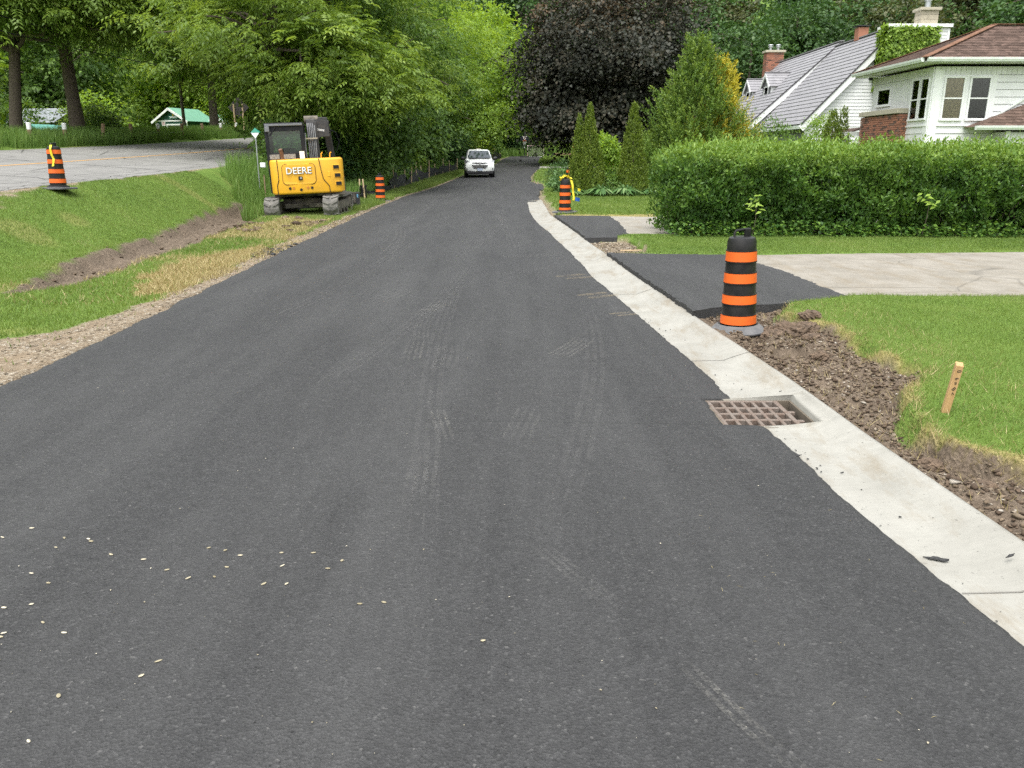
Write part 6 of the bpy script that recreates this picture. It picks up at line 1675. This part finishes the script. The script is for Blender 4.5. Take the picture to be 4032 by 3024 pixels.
    MB().beam((x0 + .12, y0 - .02, zt - .28), (x0 + .3, y0 - .02, zt - .05), .03, .03).build('roof_strut', m_cab, cb)
    MB().box(((x0 + x1) / 2, y0 + .01, 1.99), (x1 - x0 - .2, .008, .62)).build('rear_pane', m_cabglass, cb)
    MB().box((x1 - .045, (y0 + y1) / 2, 1.95), (.008, y1 - y0 - .2, .7)).build('side_pane', m_cabglass, cb)
    MB().box((x0 + .045, (y0 + y1) / 2, 1.85), (.008, y1 - y0 - .2, .9)).build('side_pane', m_cabglass, cb)
    MB().box(((x0 + x1) / 2, y1 - .06, 1.7), (x1 - x0 - .2, .008, 1.2)).build('front_pane', m_cabglass, cb)
    st = MB().prism(rrect(.5, .62, .16), -.05, .07, 'Y').build('seat', m_black, cb, bevel=.03); st.location = (-.46, .12, 1.5)
    for cx, w in ((-.82, .26), (-.44, .36)):
        MB().box((cx, y0 - .009, 1.58), (w, .006, .12)).build('warning_decal', m_decal, cb)
    MB().box((-.08, y0 - .009, 1.575), (.13, .006, .25)).build('white_decal', m_trim, cb)
    MB().tube([(-.6, -.78, 1.46), (-.6, -.78, 1.62), (-.63, -.84, 1.76)], [.045, .05, .055], 14).build('exhaust_pipe', m_rust, t, smooth=True)
    # boom folded up beside the cab, with its hydraulic lines, then the arm coming down
    bm = MB().beam((.2, .85, 1.0), (.2, 1.15, 2.55), .26, .3, (0, -1, 0)).build('boom', m_boom, t, bevel=.02)
    for k in range(5):
        x = .1 + .05 * k
        MB().tube([(x, .68, 1.3), (x, .78, 1.75), (x + .005, .92, 2.35), (x, 1.05, 2.55)], .016, 8).build('hydraulic_line', m_hose, bm, smooth=True)
    MB().tube([(.02, .6, 1.35), (.0, .7, 1.8), (.02, .85, 2.2)], .02, 8).build('hydraulic_line', m_hose, bm, smooth=True)
    for z, y in ((1.48, .7), (2.05, .82)): MB().box((.19, y - .03, z), (.34, .03, .035)).build('line_clamp', m_stonecap, bm)
    MB().lathe([(.11, -.2), (.11, .2)], (.22, 1.15, 2.56), 16, 'X').build('boom_pin', m_under, bm, smooth=True)
    MB().beam((.2, 1.2, 2.56), (.66, 1.35, 2.54), .22, .16).build('boom_head', m_boom, t, bevel=.02)
    pl = MB().prism([(.33, 2.56), (.42, 2.58), (.7, 2.5), (.72, 2.1), (.42, 2.08), (.36, 1.95), (.31, 1.95)], 1.0, 1.04, 'Y').build('boom_plate', m_boom, t, bevel=.006)
    me = text_mesh('DEERE', .075, .001, .001); o = obj('lettering', me, m_trim, pl); o.location = (.47, .995, 2.27); o.rotation_euler = (R(90), R(10), 0)
    MB().beam((.36, .98, 1.2), (.33, 1.0, 2.5), .08, .12, (0, -1, 0)).build('boom_side', m_boom, t, bevel=.01)
    arm = MB().beam((.62, 1.3, 2.52), (.78, 1.75, .95), .2, .22, (0, -1, 0)).build('arm', m_boom, t, bevel=.02)
    MB().tube([(.7, 1.2, 2.3), (.9, 1.35, 2.2), (.98, 1.45, 1.95), (.88, 1.55, 1.7)], .014, 8).build('hose', m_cab, arm, smooth=True)
    MB().prism([(1.7, .95), (2.2, .9), (2.35, .5), (2.0, .15), (1.75, .3)], .5, 1.05, 'X').build('bucket', m_boom, t, bevel=.02)
    UPPER = {'deck', 'deck_plate', 'counterweight', 'top_cover', 'cab', 'exhaust_pipe', 'boom', 'boom_head', 'boom_plate', 'boom_side', 'arm', 'bucket', 'grab_handle'}
    for x in (.42, .66): MB().tube([(x, -.2, 1.5), (x + .01, -.2, 1.62), (x + .05, -.2, 1.66)], .015, 8).build('grab_handle', m_deere, t, smooth=True)
    for c_ in t.children:
        if c_.name.split('.')[0] in UPPER: c_.rotation_euler = (0, 0, R(11))      # the house is slewed on its tracks
excavator()

# ------------------------------------------------------------------ white car coming toward the camera
m_carw = M('white_car_paint', (.82, .84, .82), (.8, .82, .8), scale=2, rough=.22)
m_carglass, _nt2, _b2 = _nt('car_glass'); _b2.inputs['Base Color'].default_value = (.03, .04, .045, 1); _b2.inputs['Roughness'].default_value = .04; _b2.inputs['Specular IOR Level'].default_value = .9
m_tyre = M('tyre_rubber', (.012, .012, .013), (.02, .02, .02), rough=.85)
m_chrome = M('chrome', (.6, .6, .62), (.5, .5, .52), rough=.2, metal=.9)
m_lamp = M('headlamp_glass', (.55, .57, .6), (.25, .26, .28), scale=25, rough=.12)
m_lampd = M('headlamp_glass_dark', (.03, .03, .035), (.2, .2, .22), scale=25, rough=.1)
def suv():
    t = thing('car', 'white compact SUV on the left side of the road, facing the camera', 'car', (-2.12, 53.6, float(zroad(53.6)) + .045), R(4))
    def sec(y, zlo, wlo, zm, wm, zt, wt):     # front of the car at -y
        half = [(0, zlo), (wlo * .85, zlo), (wlo, zlo + .07), (wm, zm), (wm * .985, zm + (zt - zm) * .6), (wt, zt - .03), (wt * .8, zt), (0, zt + .02)]
        return [(x, y, z) for x, z in half] + [(-x, y, z) for x, z in half[-2:0:-1]]
    S = [sec(-2.2, .36, .6, .55, .68, .76, .52), sec(-2.14, .32, .78, .55, .86, .86, .68), sec(-1.98, .3, .86, .58, .9, .93, .76), sec(-1.7, .28, .88, .62, .91, .99, .8), sec(-1.2, .28, .89, .66, .915, 1.04, .83), sec(-.85, .28, .89, .68, .915, 1.07, .84),
         sec(0, .28, .89, .7, .915, 1.09, .85), sec(1.2, .28, .89, .72, .915, 1.1, .85), sec(1.9, .3, .88, .74, .9, 1.12, .82), sec(2.15, .36, .8, .74, .86, 1.08, .76)]
    def loft(S):
        n = len(S[0]); V = [p for r in S for p in r]
        Fs = [(i * n + k, i * n + (k + 1) % n, (i + 1) * n + (k + 1) % n, (i + 1) * n + k) for i in range(len(S) - 1) for k in range(n)]
        return MB().add(V, Fs + [tuple(range(n)), tuple((len(S) - 1) * n + k for k in range(n))])
    body = loft(S).build('body', m_carw, t, smooth=True)
    def ring(y0, w0, z0, y1, w1, z1): return [(w0, y0, z0), (w1, y1, z1 - .05), (w1 - .09, y1, z1), (0, y1, z1 + .015), (-w1 + .09, y1, z1), (-w1, y1, z1 - .05), (-w0, y0, z0)]
    gh = [ring(-1.0, .8, 1.02, -.98, .79, 1.1), ring(-.9, .82, 1.02, -.12, .68, 1.58), ring(.1, .83, 1.05, .25, .66, 1.645), ring(1.1, .83, 1.05, 1.1, .66, 1.655), ring(1.95, .8, 1.05, 1.75, .6, 1.6), ring(2.13, .76, 1.05, 2.0, .56, 1.42)]
    loft(gh).build('roof', m_carw, body, smooth=True)
    # windshield lies just proud of the sloping front
    def wp(f, s_): return Vector((s_ * (.735 - .155 * f), -.985 + .82 * f, 1.12 + .43 * f))
    nw = Vector((0, -.43, .82)).normalized() * .028
    MB().slab([wp(0, -1) + nw, wp(0, 1) + nw, wp(1, 1) + nw, wp(1, -1) + nw], .02).build('windshield', m_carglass, t)
    for sx in (-1, 1):
        q = [(sx * .845, -.5, 1.1), (sx * .85, 1.75, 1.13), (sx * .7, 1.5, 1.55), (sx * .715, .12, 1.55)]
        MB().slab(q if sx == 1 else q[::-1], .02).build('side_window', m_carglass, t)
        MB().lathe([(.0, -.12), (.075, -.1), (.1, 0), (.075, .1), (0, .12)], (sx * 1.02, -.68, 1.12), 12, 'X').build('mirror', m_black, t, smooth=True)
        hp = [(.44, -2.17, .79), (.62, -2.13, .72), (.86, -2.02, .79), (.9, -1.72, 1.0), (.7, -1.96, .95)]
        hv = [Vector((sx * x, y - .012, z + .008)) for x, y, z in hp]
        MB().add(hv + [p + Vector((0, .06, -.03)) for p in hv], [(0, 1, 2, 3, 4)] + [(k, (k + 1) % 5, 5 + (k + 1) % 5, 5 + k) for k in range(5)]).build('headlight', m_lamp if sx == 1 else m_lampd, t)
        MB().prism([(sx * .62, .52), (sx * .82, .56), (sx * .78, .43), (sx * .68, .44)], -2.165, -2.08, 'Y').build('fog_light', m_hole, t, bevel=.008)
        for yy in (-1.35, 1.3):
            wl = MB().lathe([(.2, -.11), (.33, -.11), (.345, -.08), (.345, .08), (.33, .11), (.2, .11)], (sx * .8, yy, .3), 28, 'X').build('wheel', m_tyre, t, smooth=True)
            MB().lathe([(.0, 0), (.2, .01), (.21, .03), (.0, .03)], (sx * .8 + (.09 if sx > 0 else -.115), yy, .3), 20, 'X').build('rim', m_chrome, wl, smooth=True)
            MB().lathe([(.36, -.02), (.4, -.02), (.4, .02), (.36, .02)], (sx * .905, yy, .34), 28, 'X').build('wheel_arch', m_black, t)
    MB().box((0, -1.98, .29), (1.66, .42, .2)).build('lower_bumper', m_black, t, bevel=.04)
    MB().box((0, -1.2, .26), (1.5, 1.4, .14)).build('underbody', m_black, t)
    g = MB().prism([(-.5, .72), (.5, .72), (.34, .52), (-.34, .52)], -2.235, -2.16, 'Y').build('grille', m_hole, t, bevel=.008)
    for z in (.57, .62, .67): MB().box((0, -2.245, z), (.7 + (z - .5) * 1.4, .012, .016)).build('grille_bar', m_chrome, g)
    MB().prism([(-.48, .87), (.48, .87), (.2, .8), (-.2, .8)], -2.215, -2.12, 'Y').build('upper_grille', M('dark_purple_trim', (.05, .03, .045), rough=.4), t)
    em = MB().lathe([(.07, 0), (.07, .014)], (0, -2.235, .825), 18, 'Y').build('emblem', m_chrome, t)
    MB().box((0, -2.24, .825), (.05, .01, .014)).build('emblem_bar', m_hole, em)
    MB().box((0, -2.262, .455), (.31, .012, .15)).build('number_plate', M('plate', (.45, .52, .62), (.35, .4, .5), scale=30, rough=.5), t)
    MB().box((0, -1.0, 1.095), (1.3, .06, .03)).build('wiper_cowl', m_black, t)
    MB().box((0, .5, 1.69), (.3, .2, .04)).build('roof_aerial', m_stonecap, t, bevel=.01)
suv()

# ------------------------------------------------------------------ silt fences
m_fabric = M('black_silt_fabric', (.012, .012, .014), (.035, .035, .04), scale=4, rough=.55)
m_stakew = M('pale_stake_wood', (.55, .42, .26), (.45, .33, .2), scale=6, rough=.85, stretch=(6, 6, 1))
def silt(label, pts, hs, sag, w=.04):
    t = thing('silt_fence', label, 'fence', (pts[0][0], pts[0][1], gz(*pts[0])))
    o = Vector(t.location); rg = np.random.default_rng(int(pts[0][1]))
    for (x, y), h_ in zip(pts, hs):
        g = gz(x, y); lean = rg.normal() * .05
        MB().beam((x - o.x, y - o.y, g - o.z - .15), (x - o.x + lean, y - o.y, g - o.z + h_), w, w).build('stake', m_stakew, t)
    for i in range(len(pts) - 1):
        a, b_ = Vector(pts[i]), Vector(pts[i + 1]); n = 12; m_ = 5; V = []
        for k in range(n + 1):
            q = k / n; p = a.lerp(b_, q); g = gz(p.x, p.y)
            top = (hs[i] * (1 - q) + hs[i + 1] * q) * .82 - sag[i] * math.sin(math.pi * q) - .03
            for j in range(m_ + 1):
                f = j / m_
                wob = .07 * math.sin(k * 1.7 + j * 1.3 + i) + .05 * math.sin(k * .8 + i * 2)
                V.append((p.x - o.x + wob * (1 - f * .3), p.y - o.y + wob, g - o.z - .03 + max(top, .08) * f))
        F_ = [(k * (m_ + 1) + j, (k + 1) * (m_ + 1) + j, (k + 1) * (m_ + 1) + j + 1, k * (m_ + 1) + j + 1) for k in range(n) for j in range(m_)]
        MB().add(V, F_).build('fabric', m_fabric, t, smooth=True)
silt('long sagging black silt fence on pale stakes beside the left verge',
     [(-5.05, 28.6), (-5.45, 29.8), (-5.15, 33.2), (-5.22, 37.0), (-5.2, 40.5), (-5.25, 43.5), (-5.2, 45.5), (-5.22, 48.5), (-5.1, 51.5), (-5.0, 54.5), (-4.8, 58.0), (-4.55, 61), (-4.2, 64)],
     [.75, .72, .72, 1.1, .9, .95, 1.1, .9, 1.15, .85, 1.1, .9, .95], [.05, .3, .4, .1, .35, .2, .1, .35, .15, .3, .2, .2])
silt('short black silt fence at the left of the far road end', [(-2.45, 72), (-2.15, 77), (-1.9, 82), (-1.75, 88), (-1.2, 91)], [.9, 1.0, 1.05, 1.2, .6], [.05, .05, .1, .1])
# ------------------------------------------------------------------ guide posts, cables, signs, pole and wires across the main road
m_post = M('weathered_post', (.3, .2, .12), (.2, .14, .09), scale=6, rough=.95, stretch=(5, 5, 1), bmp=.4)
py_ = [33.35, 36.0, 39.3, 42.3, 45.6, 48.8, 52.2, 55.4, 58.5]
ptop = []
for i, y in enumerate(py_):
    x = -19.0; zt = (2.31, 2.57, 2.62, 2.68, 2.76, 2.86, 3.02, 3.22, 3.17)[i]
    lab = ['leftmost guide post, white-topped, in front of the teal roof', 'white-topped guide post left of the thick walnut trunk', 'thin leaning guide post right of the thick walnut trunk', 'brown guide post left of the green hut', 'white-topped guide post before the left hut corner',
           'brown guide post before the hut door', 'brown guide post before the right hut corner', 'white-topped guide post right of the green hut', 'last guide post, nearest the diamond road sign'][i]
    g = gz(x, y)
    t = thing('guide_post', lab, 'post', (x, y, g), .3 * i, 'guide posts along the main road')
    t.rotation_euler = (R((-3, 4, 5, -6, -4, 3, -5, 1, 2)[i] * .7), R((2, 3, 9, 4, 4, 2, 3, 1, -2)[i] * .7), .3 * i)
    H_ = max(zt - g, .8)
    MB().lathe([(.085, -.3), (.085, H_ - .02), (.06, H_)], n=12).build('shaft', m_post, t)
    if i in (0, 1, 4, 7, 8): MB().lathe([(.089, H_ - .26), (.089, H_ - .015), (.06, H_ + .006)], n=12).build('white_top', m_trim, t)
    ptop.append((x, y, g + H_ - .42))
m_cable = M('steel_cable', (.22, .24, .23), (.15, .17, .16), rough=.5, metal=.5)
def cable(label, a, b_, sag, r, name='cable', n=14, mat=None):
    a, b_ = Vector(a), Vector(b_)
    t = MB().tube([tuple(a.lerp(b_, q) - a - Vector((0, 0, sag * 4 * q * (1 - q)))) for q in np.linspace(0, 1, n)], r, 5).build(name, mat or m_cable)
    t.location = a; return tag(t, label, 'cable')
mb = MB()
for a, b_ in zip(ptop[:-1], ptop[1:]): mb.tube([tuple(Vector(a).lerp(Vector(b_), q) - Vector(ptop[0]) + Vector((.09, 0, -.06 * math.sin(q * math.pi)))) for q in (0, .25, .5, .75, 1)], .014, 5, cap=False)
c = mb.build('guard_cable', m_cable); c.location = ptop[0]; tag(c, 'thin steel guard cable strung along the guide posts', 'cable')
t = thing('road_sign', 'dark diamond-shaped road sign seen from behind on two posts', 'road sign', (-18.75, 58.5, gz(-18.75, 58.5)))
sz_ = 4.62 - gz(-18.75, 58.5)
MB().prism([(0, sz_ + .72), (.72, sz_), (0, sz_ - .72), (-.72, sz_)], .06, .075, 'Y').build('sign_plate', M('sign_back', (.045, .04, .04), (.07, .062, .06), rough=.6), t)
for sx in (-.3, .3): MB().box((sx, 0, sz_ / 2), (.09, .09, sz_ + .4)).build('post', m_stakew, t)
t = thing('utility_pole', 'bare wooden utility pole left of the excavator', 'pole', (-18.9, 64, gz(-18.9, 64)))
MB().tube([(0, 0, -.3), (.03, 0, 5), (.06, 0, 9.5)], [.17, .15, .12], 14).build('shaft', M('pole_wood', (.3, .21, .14), (.22, .155, .1), scale=6, rough=.9, stretch=(5, 5, .6)), t, smooth=True)
MB().box((.05, 0, 9.0), (1.8, .1, .12)).build('crossarm', m_post, t)
for k, (dz, lab) in enumerate(((6.2, 'lowest overhead wire through the walnut crowns'), (6.75, 'middle overhead wire through the walnut crowns'), (9.2, 'highest overhead wire above the walnut crowns'))):
    cable(lab, (-20, 20, dz + .3), (-18.9, 64, dz + .9), .7, .022, 'overhead_wire', 18, m_black)
# small two-faced street marker in the tall grass
t = thing('street_marker', 'small green and white marker on a thin pole left of the excavator', 'sign', (-7.75, 25.6, gz(-7.75, 25.6)))
g_ = gz(-7.75, 25.6); zt = 2.16 - g_
MB().tube([(0, 0, -.2), (0, 0, zt - .06)], .017, 10).build('pole', m_metal, t)
MB().prism([(-.13, zt - .02), (.13, zt - .02), (0, zt - .19)], -.04, -.03, 'Y').build('white_plate', m_trim, t)
MB().add([(-.13, -.045, zt - .02), (.13, -.045, zt - .02), (.13, .1, zt), (0, .0, zt + .12), (-.13, .1, zt)], [(0, 1, 3), (1, 2, 3), (2, 4, 3), (4, 0, 3), (0, 4, 2, 1)]).build('green_plate', M('marker_green', (.005, .22, .14), rough=.4), t)
t2 = thing('utility_marker', 'small white box on a short post in the tall grass', 'marker', (-7.5, 25.3, gz(-7.5, 25.3)))
MB().box((0, 0, .35), (.03, .03, 1.0)).build('post', m_post, t2)
MB().box((0, -.02, 1.2 - gz(-7.5, 25.3)), (.15, .1, .14)).build('box', m_trim, t2, bevel=.01)
# ------------------------------------------------------------------ far end of the road
zz = float(zroad(94)) + .02
t = thing('hockey_net', 'white-framed street hockey net at the far end of the road', 'hockey net', (2.62, 93.6, zz))
m_net = M('net_cord', (.55, .5, .48), (.4, .37, .36), rough=.8)
fr = MB(); fr.tube([(-.9, 0, 0), (-.9, 0, 1.2), (.9, 0, 1.2), (.9, 0, 0)], .035, 8).build('frame', M('net_frame', (.75, .74, .74), (.6, .35, .33), scale=3, rough=.5), t)
MB().tube([(-.9, 0, .03), (-.75, .7, .03), (.75, .7, .03), (.9, 0, .03)], .03, 8).build('base_frame', m_trim, t)
for k in range(13):
    x = -.88 + 1.76 * k / 12
    MB().tube([(x, .02, 1.18), (x * .9, .5, .75), (x * .84, .68, .05)], .009, 4, cap=False).build('net_cord', m_net, t)
for k in range(7):
    f = (k + 1) / 8; y = .68 * f; z = 1.18 - 1.1 * f
    MB().tube([(-.88, y, z), (.88, y, z)], .009, 4, cap=False).build('net_cord', m_net, t)
t = thing('basketball_hoop', 'portable basketball hoop with black backboard at the far road end', 'basketball hoop', (1.38, 92.6, float(zroad(92.6)) + .02))
MB().box((0, .1, .08), (.9, .7, .16)).build('base', m_black, t, bevel=.04)
MB().tube([(0, .1, .1), (0, .05, 2.0)], .05, 10).build('pole', m_black, t)
MB().tube([(0, .047, .95), (0, .046, 1.25)], .054, 10).build('white_sleeve', m_trim, t)
bb = MB().prism([(-.42, 1.75), (.42, 1.75), (.48, 1.95), (.4, 2.22), (.2, 2.34), (-.2, 2.34), (-.4, 2.22), (-.48, 1.95)], -.02, .02, 'Y').build('backboard', M('backboard_black', (.02, .025, .035), rough=.3), t)
MB().lathe([(.14, 0), (.14, .01)], (0, -.035, 2.02), 18, 'Y').build('white_logo', m_trim, bb)
MB().box((0, -.03, 2.18), (.5, .01, .05)).build('white_stripe', m_trim, bb)
MB().lathe([(.2, 0), (.22, .01), (.2, .02)], (0, -.25, 1.74), 18).build('rim', m_orange, t)
mb = MB()
for k in range(10):
    a = k * .628; mb.tube([(.2 * math.cos(a), -.25 + .2 * math.sin(a), 1.74), (.12 * math.cos(a + .3), -.25 + .12 * math.sin(a + .3), 1.35)], .014, 4, cap=False)
nt3 = mb.build('net', m_trim, t); tag(nt3, kind='stuff')
t = MB().box((0, 0, .12), (9, .25, .24)).build('landscape_timber', m_post, bevel=.02); t.location = (9.3, 95.5, gz(9.3, 95.5)); tag(t, 'long landscape timber edging the far lawn', 'timber')
t = MB().beam((0, 0, -.2), (-.08, 0, 1.5), .14, .08).build('marker_board', m_orange); t.location = (6.9, 93.5, gz(6.9, 93.5)); tag(t, 'upright orange marker board before the landscape timber', 'marker')
def pin_flag(label, x, y, h_, mat, w=.09):
    t = thing('pin_flag', label, 'flag', (x, y, gz(x, y)))
    MB().tube([(0, 0, -.05), (.01, 0, h_)], .004, 5).build('wire', m_cable, t)
    MB().add([(0, 0, h_), (w, -.01, h_ - .03), (w * .9, .01, h_ - .12), (.0, 0, h_ - .1)], [(0, 1, 2, 3)]).build('flag', mat, t)
pin_flag('small blue pin flag on the lawn right of the taped barrel', 1.72, 22.6, .26, M('flag_blue', (.02, .1, .5), rough=.5), .13)
pin_flag('small yellow pin flag near the hostas', 2.2, 27.9, .3, m_tape, .1)
pin_flag('small yellow pin flag on the far lawn', 4.1, 84, .3, m_tape, .22)
for i, (x, y, a, L, lab) in enumerate(((1.86, 12.75, .1, .34, 'pale broken lath lying in the gravel gap'), (1.62, 12.25, .35, .3, 'grey stick lying in the gravel gap'))):
    o = MB().box((0, 0, 0), (L, .03, .02), a).build('wood_scrap', m_stakew if i == 0 else m_post, bevel=.003); o.location = (x, y, gz(x, y) + .03); tag(o, lab, 'wood scrap')
# dead twig by the car-side tree, as pale branch
# ------------------------------------------------------------------ seeds and small litter on the asphalt
m_seed = tintmat('pale_seed', [(0, (.22, .19, .12)), (.5, (.36, .32, .22)), (1, (.52, .48, .38))], .6)
SEEDS = [(-1.94, 2.99), (-2.01, 2.91), (-1.76, 2.9), (-1.66, 2.89), (-1.64, 2.87), (-1.75, 2.82), (-1.51, 2.76), (-1.16, 2.81), (-1.09, 2.79), (-1.02, 2.75), (-0.87, 2.77), (-0.75, 2.77), (-0.63, 2.71), (-1.37, 2.72), (-1.25, 2.64), (-1.04, 2.66), (-0.84, 2.67), (-0.67, 2.65), (-1.73, 2.62), (-1.63, 2.55), (-1.15, 2.58), (-1.06, 2.59), (-0.87, 2.54), (-0.79, 2.54), (-1.69, 2.39), (-1.61, 2.41), (-0.51, 2.41), (-0.43, 2.42), (-1.51, 2.3), (-1.6, 2.24), (-1.6, 2.22), (-1.41, 2.24), (-1.05, 2.09), (-1.07, 2.02), (-1.26, 1.93), (-1.24, 1.75), (-0.09, 2.2)]
def zasph(x, y):
    xl, xr = float(xleft(y)), float(np.interp(y, RI[:, 0], RI[:, 1]))
    return float(zroad(y)) + .022 + .03 * (1 - ((x - (xl + xr) / 2) / ((xr - xl) / 2)) ** 2)
rgs = np.random.default_rng(7)
for i, (x, y) in enumerate(SEEDS):
    L, W = .008 + .004 * rgs.random(), .0034 + .0022 * rgs.random()
    V = [(L * math.cos(a) * (1.0 if math.cos(a) > 0 else .9), W * math.sin(a), .0012) for a in np.linspace(0, 2 * math.pi, 14, endpoint=False)]
    me_ = MB().add(V + [(p[0], p[1], 0) for p in V] + [(0, 0, .0035)], [(k, (k + 1) % 14, 28) for k in range(14)] + [(k, 14 + k, 14 + (k + 1) % 14, (k + 1) % 14) for k in range(14)]).mesh('winged_seed')
    a_ = me_.attributes.new('tint', 'FLOAT', 'POINT'); a_.data.foreach_set('value', [float(rgs.random())] * len(me_.vertices))
    o = obj('winged_seed', me_, m_seed); o.location = (x, y, zasph(x, y) + .002); o.rotation_euler = (0, 0, float(rgs.choice([0.3, -.4, 1.0, 2.6, .1]) + rgs.normal() * .3))
    tag(o, 'pale flat seed lying on the fresh asphalt', 'seed', 'pale seeds scattered on the near asphalt')
# pale grit and straw bits
rgp = np.random.default_rng(17)
n = 420
x = -3 + 4.3 * rgp.random(n); y = 1.7 + 9 * rgp.random(n) ** 1.4
z = np.array([zasph(a, b_) for a, b_ in zip(x, y)])
k = rgp.random(n) * 6.28; L = .0015 + .0035 * rgp.random(n) ** 3
D = np.stack([np.cos(k), np.sin(k), 0 * k], -1)
V, F, T = leaves(np.stack([x, y, z + .003], -1), D, np.stack([0 * k, 0 * k, 1 + 0 * k], -1), L * 2, L * 1.4, rgp.random(n))
tag(obj('grit', npmesh('grit', V, F, T), m_seed), 'tiny pale grit specks scattered over the asphalt', 'grit', kind='stuff')
n = 26
x = .6 + .9 * rgp.random(n); y = 1.7 + 1.6 * rgp.random(n); k = rgp.random(n) * 6.28
z = np.array([zasph(a, b_) for a, b_ in zip(x, y)])
V, F, T = leaves(np.stack([x, y, z + .003], -1), np.stack([np.cos(k), np.sin(k), 0 * k], -1), np.stack([0 * k, 0 * k, 1 + 0 * k], -1), .008 + .022 * rgp.random(n), .0014, rgp.random(n))
tag(obj('straw_bits', npmesh('straw_bits', V, F, T), m_dry), 'thin straw bits lying on the asphalt near the curb', 'straw', kind='stuff')
# flakes of asphalt on the new concrete
for i, (x, y, L, lab) in enumerate(((1.62, 2.79, .075, 'largest torn asphalt flake lying on the concrete curb'), (1.85, 2.72, .03, 'small asphalt flake near the outer edge of the curb'), (1.46, 3.89, .04, 'asphalt flake where curb and asphalt meet'), (1.6, 3.66, .018, 'tiny asphalt flake on the middle of the curb'), (1.72, 4.98, .016, 'tiny dark flake on the curb just past the drain grate'))):
    pts = [(L / 2 * math.cos(a) * (1 + .35 * math.sin(2.3 * k_ + i)), L / 6 * math.sin(a) * (1 + .4 * math.cos(1.7 * k_ + i))) for k_, a in enumerate(np.linspace(0, 2 * math.pi, 13, endpoint=False))]
    o = MB().prism(pts, 0, .004).build('asphalt_flake', m_asph2); o.location = (x, y, .0165 if x < 1.66 else .04 if x < 1.75 else .066); o.rotation_euler = (0, R(-4) if x < 1.66 else R(-22), .2 - .6 * (i == 0))
    tag(o, lab, 'asphalt flake')
lumps('asphalt_crumbs', 420, box_sampler(1.25, 1.85, 2.2, 7.5, lambda x, y, r: (x > np.interp(y, RI[:, 0], RI[:, 1]) + .005) & (x < np.interp(y, RI[:, 0], RI[:, 1]) + .03 + .22 * r ** 4) & ~((y > 4.3) & (y < 4.92))), .0015, .006, m_asph2, 'fine asphalt crumbs on the inner edge of the concrete curb', 'crumbs', 31, .6, .3, zoff=.174)
# dusty tyre prints: thin pale films on the asphalt, broken up by the aggregate
def dustmat(name, col, amt, lo=.45, hi=.62):
    m, nt, b = _nt(name)
    v = coord(nt, 'Object')
    b.inputs['Base Color'].default_value = (*col, 1); b.inputs['Roughness'].default_value = .95; b.inputs['Specular IOR Level'].default_value = .1
    a = mixc(nt, 1., ramp(nt, noise(nt, 85, 4, .75, v), [(lo, 0), (hi, amt)]), ramp(nt, noise(nt, 7, 3, .6, v), [(.35, .15), (.65, 1)]), 'MULTIPLY')
    nt.links.new(a, b.inputs['Alpha'])
    MATS[name] = m; return m
m_dust = dustmat('pale_tyre_dust', (.25, .243, .22), .42, .42, .66)
m_dust2 = dustmat('faint_tyre_dust', (.21, .206, .195), .36, .42, .68)
m_dust3 = dustmat('very_faint_tyre_dust', (.2, .197, .19), .3, .4, .7)
m_tan_dust = dustmat('tan_soil_dust', (.3, .25, .17), .55, .38, .62)
def tyre(p, q, w, ribs, mat, bend=0.):
    p, q = Vector(p), Vector(q); d = (q - p).normalized(); s_ = Vector((d.y, -d.x)); n = 14
    mb = MB()
    for r_ in range(ribs):
        o_ = w * ((r_ + .5) / ribs - .5); rw = w / ribs * .58
        o = len(mb.v); V = []
        for k in range(n + 1):
            f = k / n; c = p.lerp(q, f) + s_ * (o_ + bend * math.sin(f * math.pi))
            e = rw / 2 * min(1, 6 * f + .1, 6 * (1 - f) + .1)
            for sg in (-1, 1):
                x = c + s_ * sg * e; V.append((x.x, x.y, zasph(x.x, x.y) + .003))
        mb.add(V, [(2 * k, 2 * k + 1, 2 * k + 3, 2 * k + 2) for k in range(n)])
    o = mb.build('tyre_print', mat, road); tag(o, kind='stuff')
tyre((-.9, 7.5), (-.74, 8.15), .17, 4, m_dust, .03); tyre((-.74, 5.75), (-.77, 6.35), .16, 4, m_dust); tyre((-.5, 5.45), (-.5, 6.25), .2, 4, m_dust2, .02)
tyre((-.71, 6.2), (-.62, 8.5), .15, 4, m_dust2, -.12); tyre((.33, 5.9), (.6, 6.55), .2, 5, m_dust, .02); tyre((-.34, 4.0), (-.44, 4.55), .11, 3, m_dust)
tyre((.02, 4.05), (.11, 4.6), .18, 4, m_dust2); tyre((-.41, 3.2), (-.44, 3.85), .16, 4, m_dust2); tyre((.5, 2.12), (.74, 1.6), .07, 2, m_dust, .01); tyre((.1, 2.85), (.36, 2.38), .09, 3, m_dust2)
tyre((-.3, 10.2), (.5, 11.0), .2, 3, m_dust2, .1); tyre((-.2, 12.0), (.7, 12.6), .25, 3, m_dust2, .1); tyre((-1.4, 8.2), (-1.2, 8.9), .3, 4, m_dust2); tyre((-1.9, 12), (-2.3, 17), .25, 3, m_dust2, .1)
for p, q, w, b_ in (((-.35, 2.9), (-.62, 9.5), .17, -.1), ((.2, 3.1), (.75, 8.2), .17, .12), ((-1.25, 5), (-.6, 11), .17, .15), ((-2.2, 7), (-1.7, 15), .2, .1), ((-.9, 11), (-.2, 22), .2, .2), ((.1, 12), (-1.2, 30), .22, .2), ((-2.4, 18), (-2.6, 34), .25, .05)): tyre(p, q, w, 3, m_dust3, b_)
for p, q, w in (((.75, 8.6), (1.12, 8.9), .35), ((.6, 10.0), (1.0, 10.3), .4), ((.95, 7.6), (1.18, 7.75), .2)): tyre(p, q, w, 2, m_tan_dust)
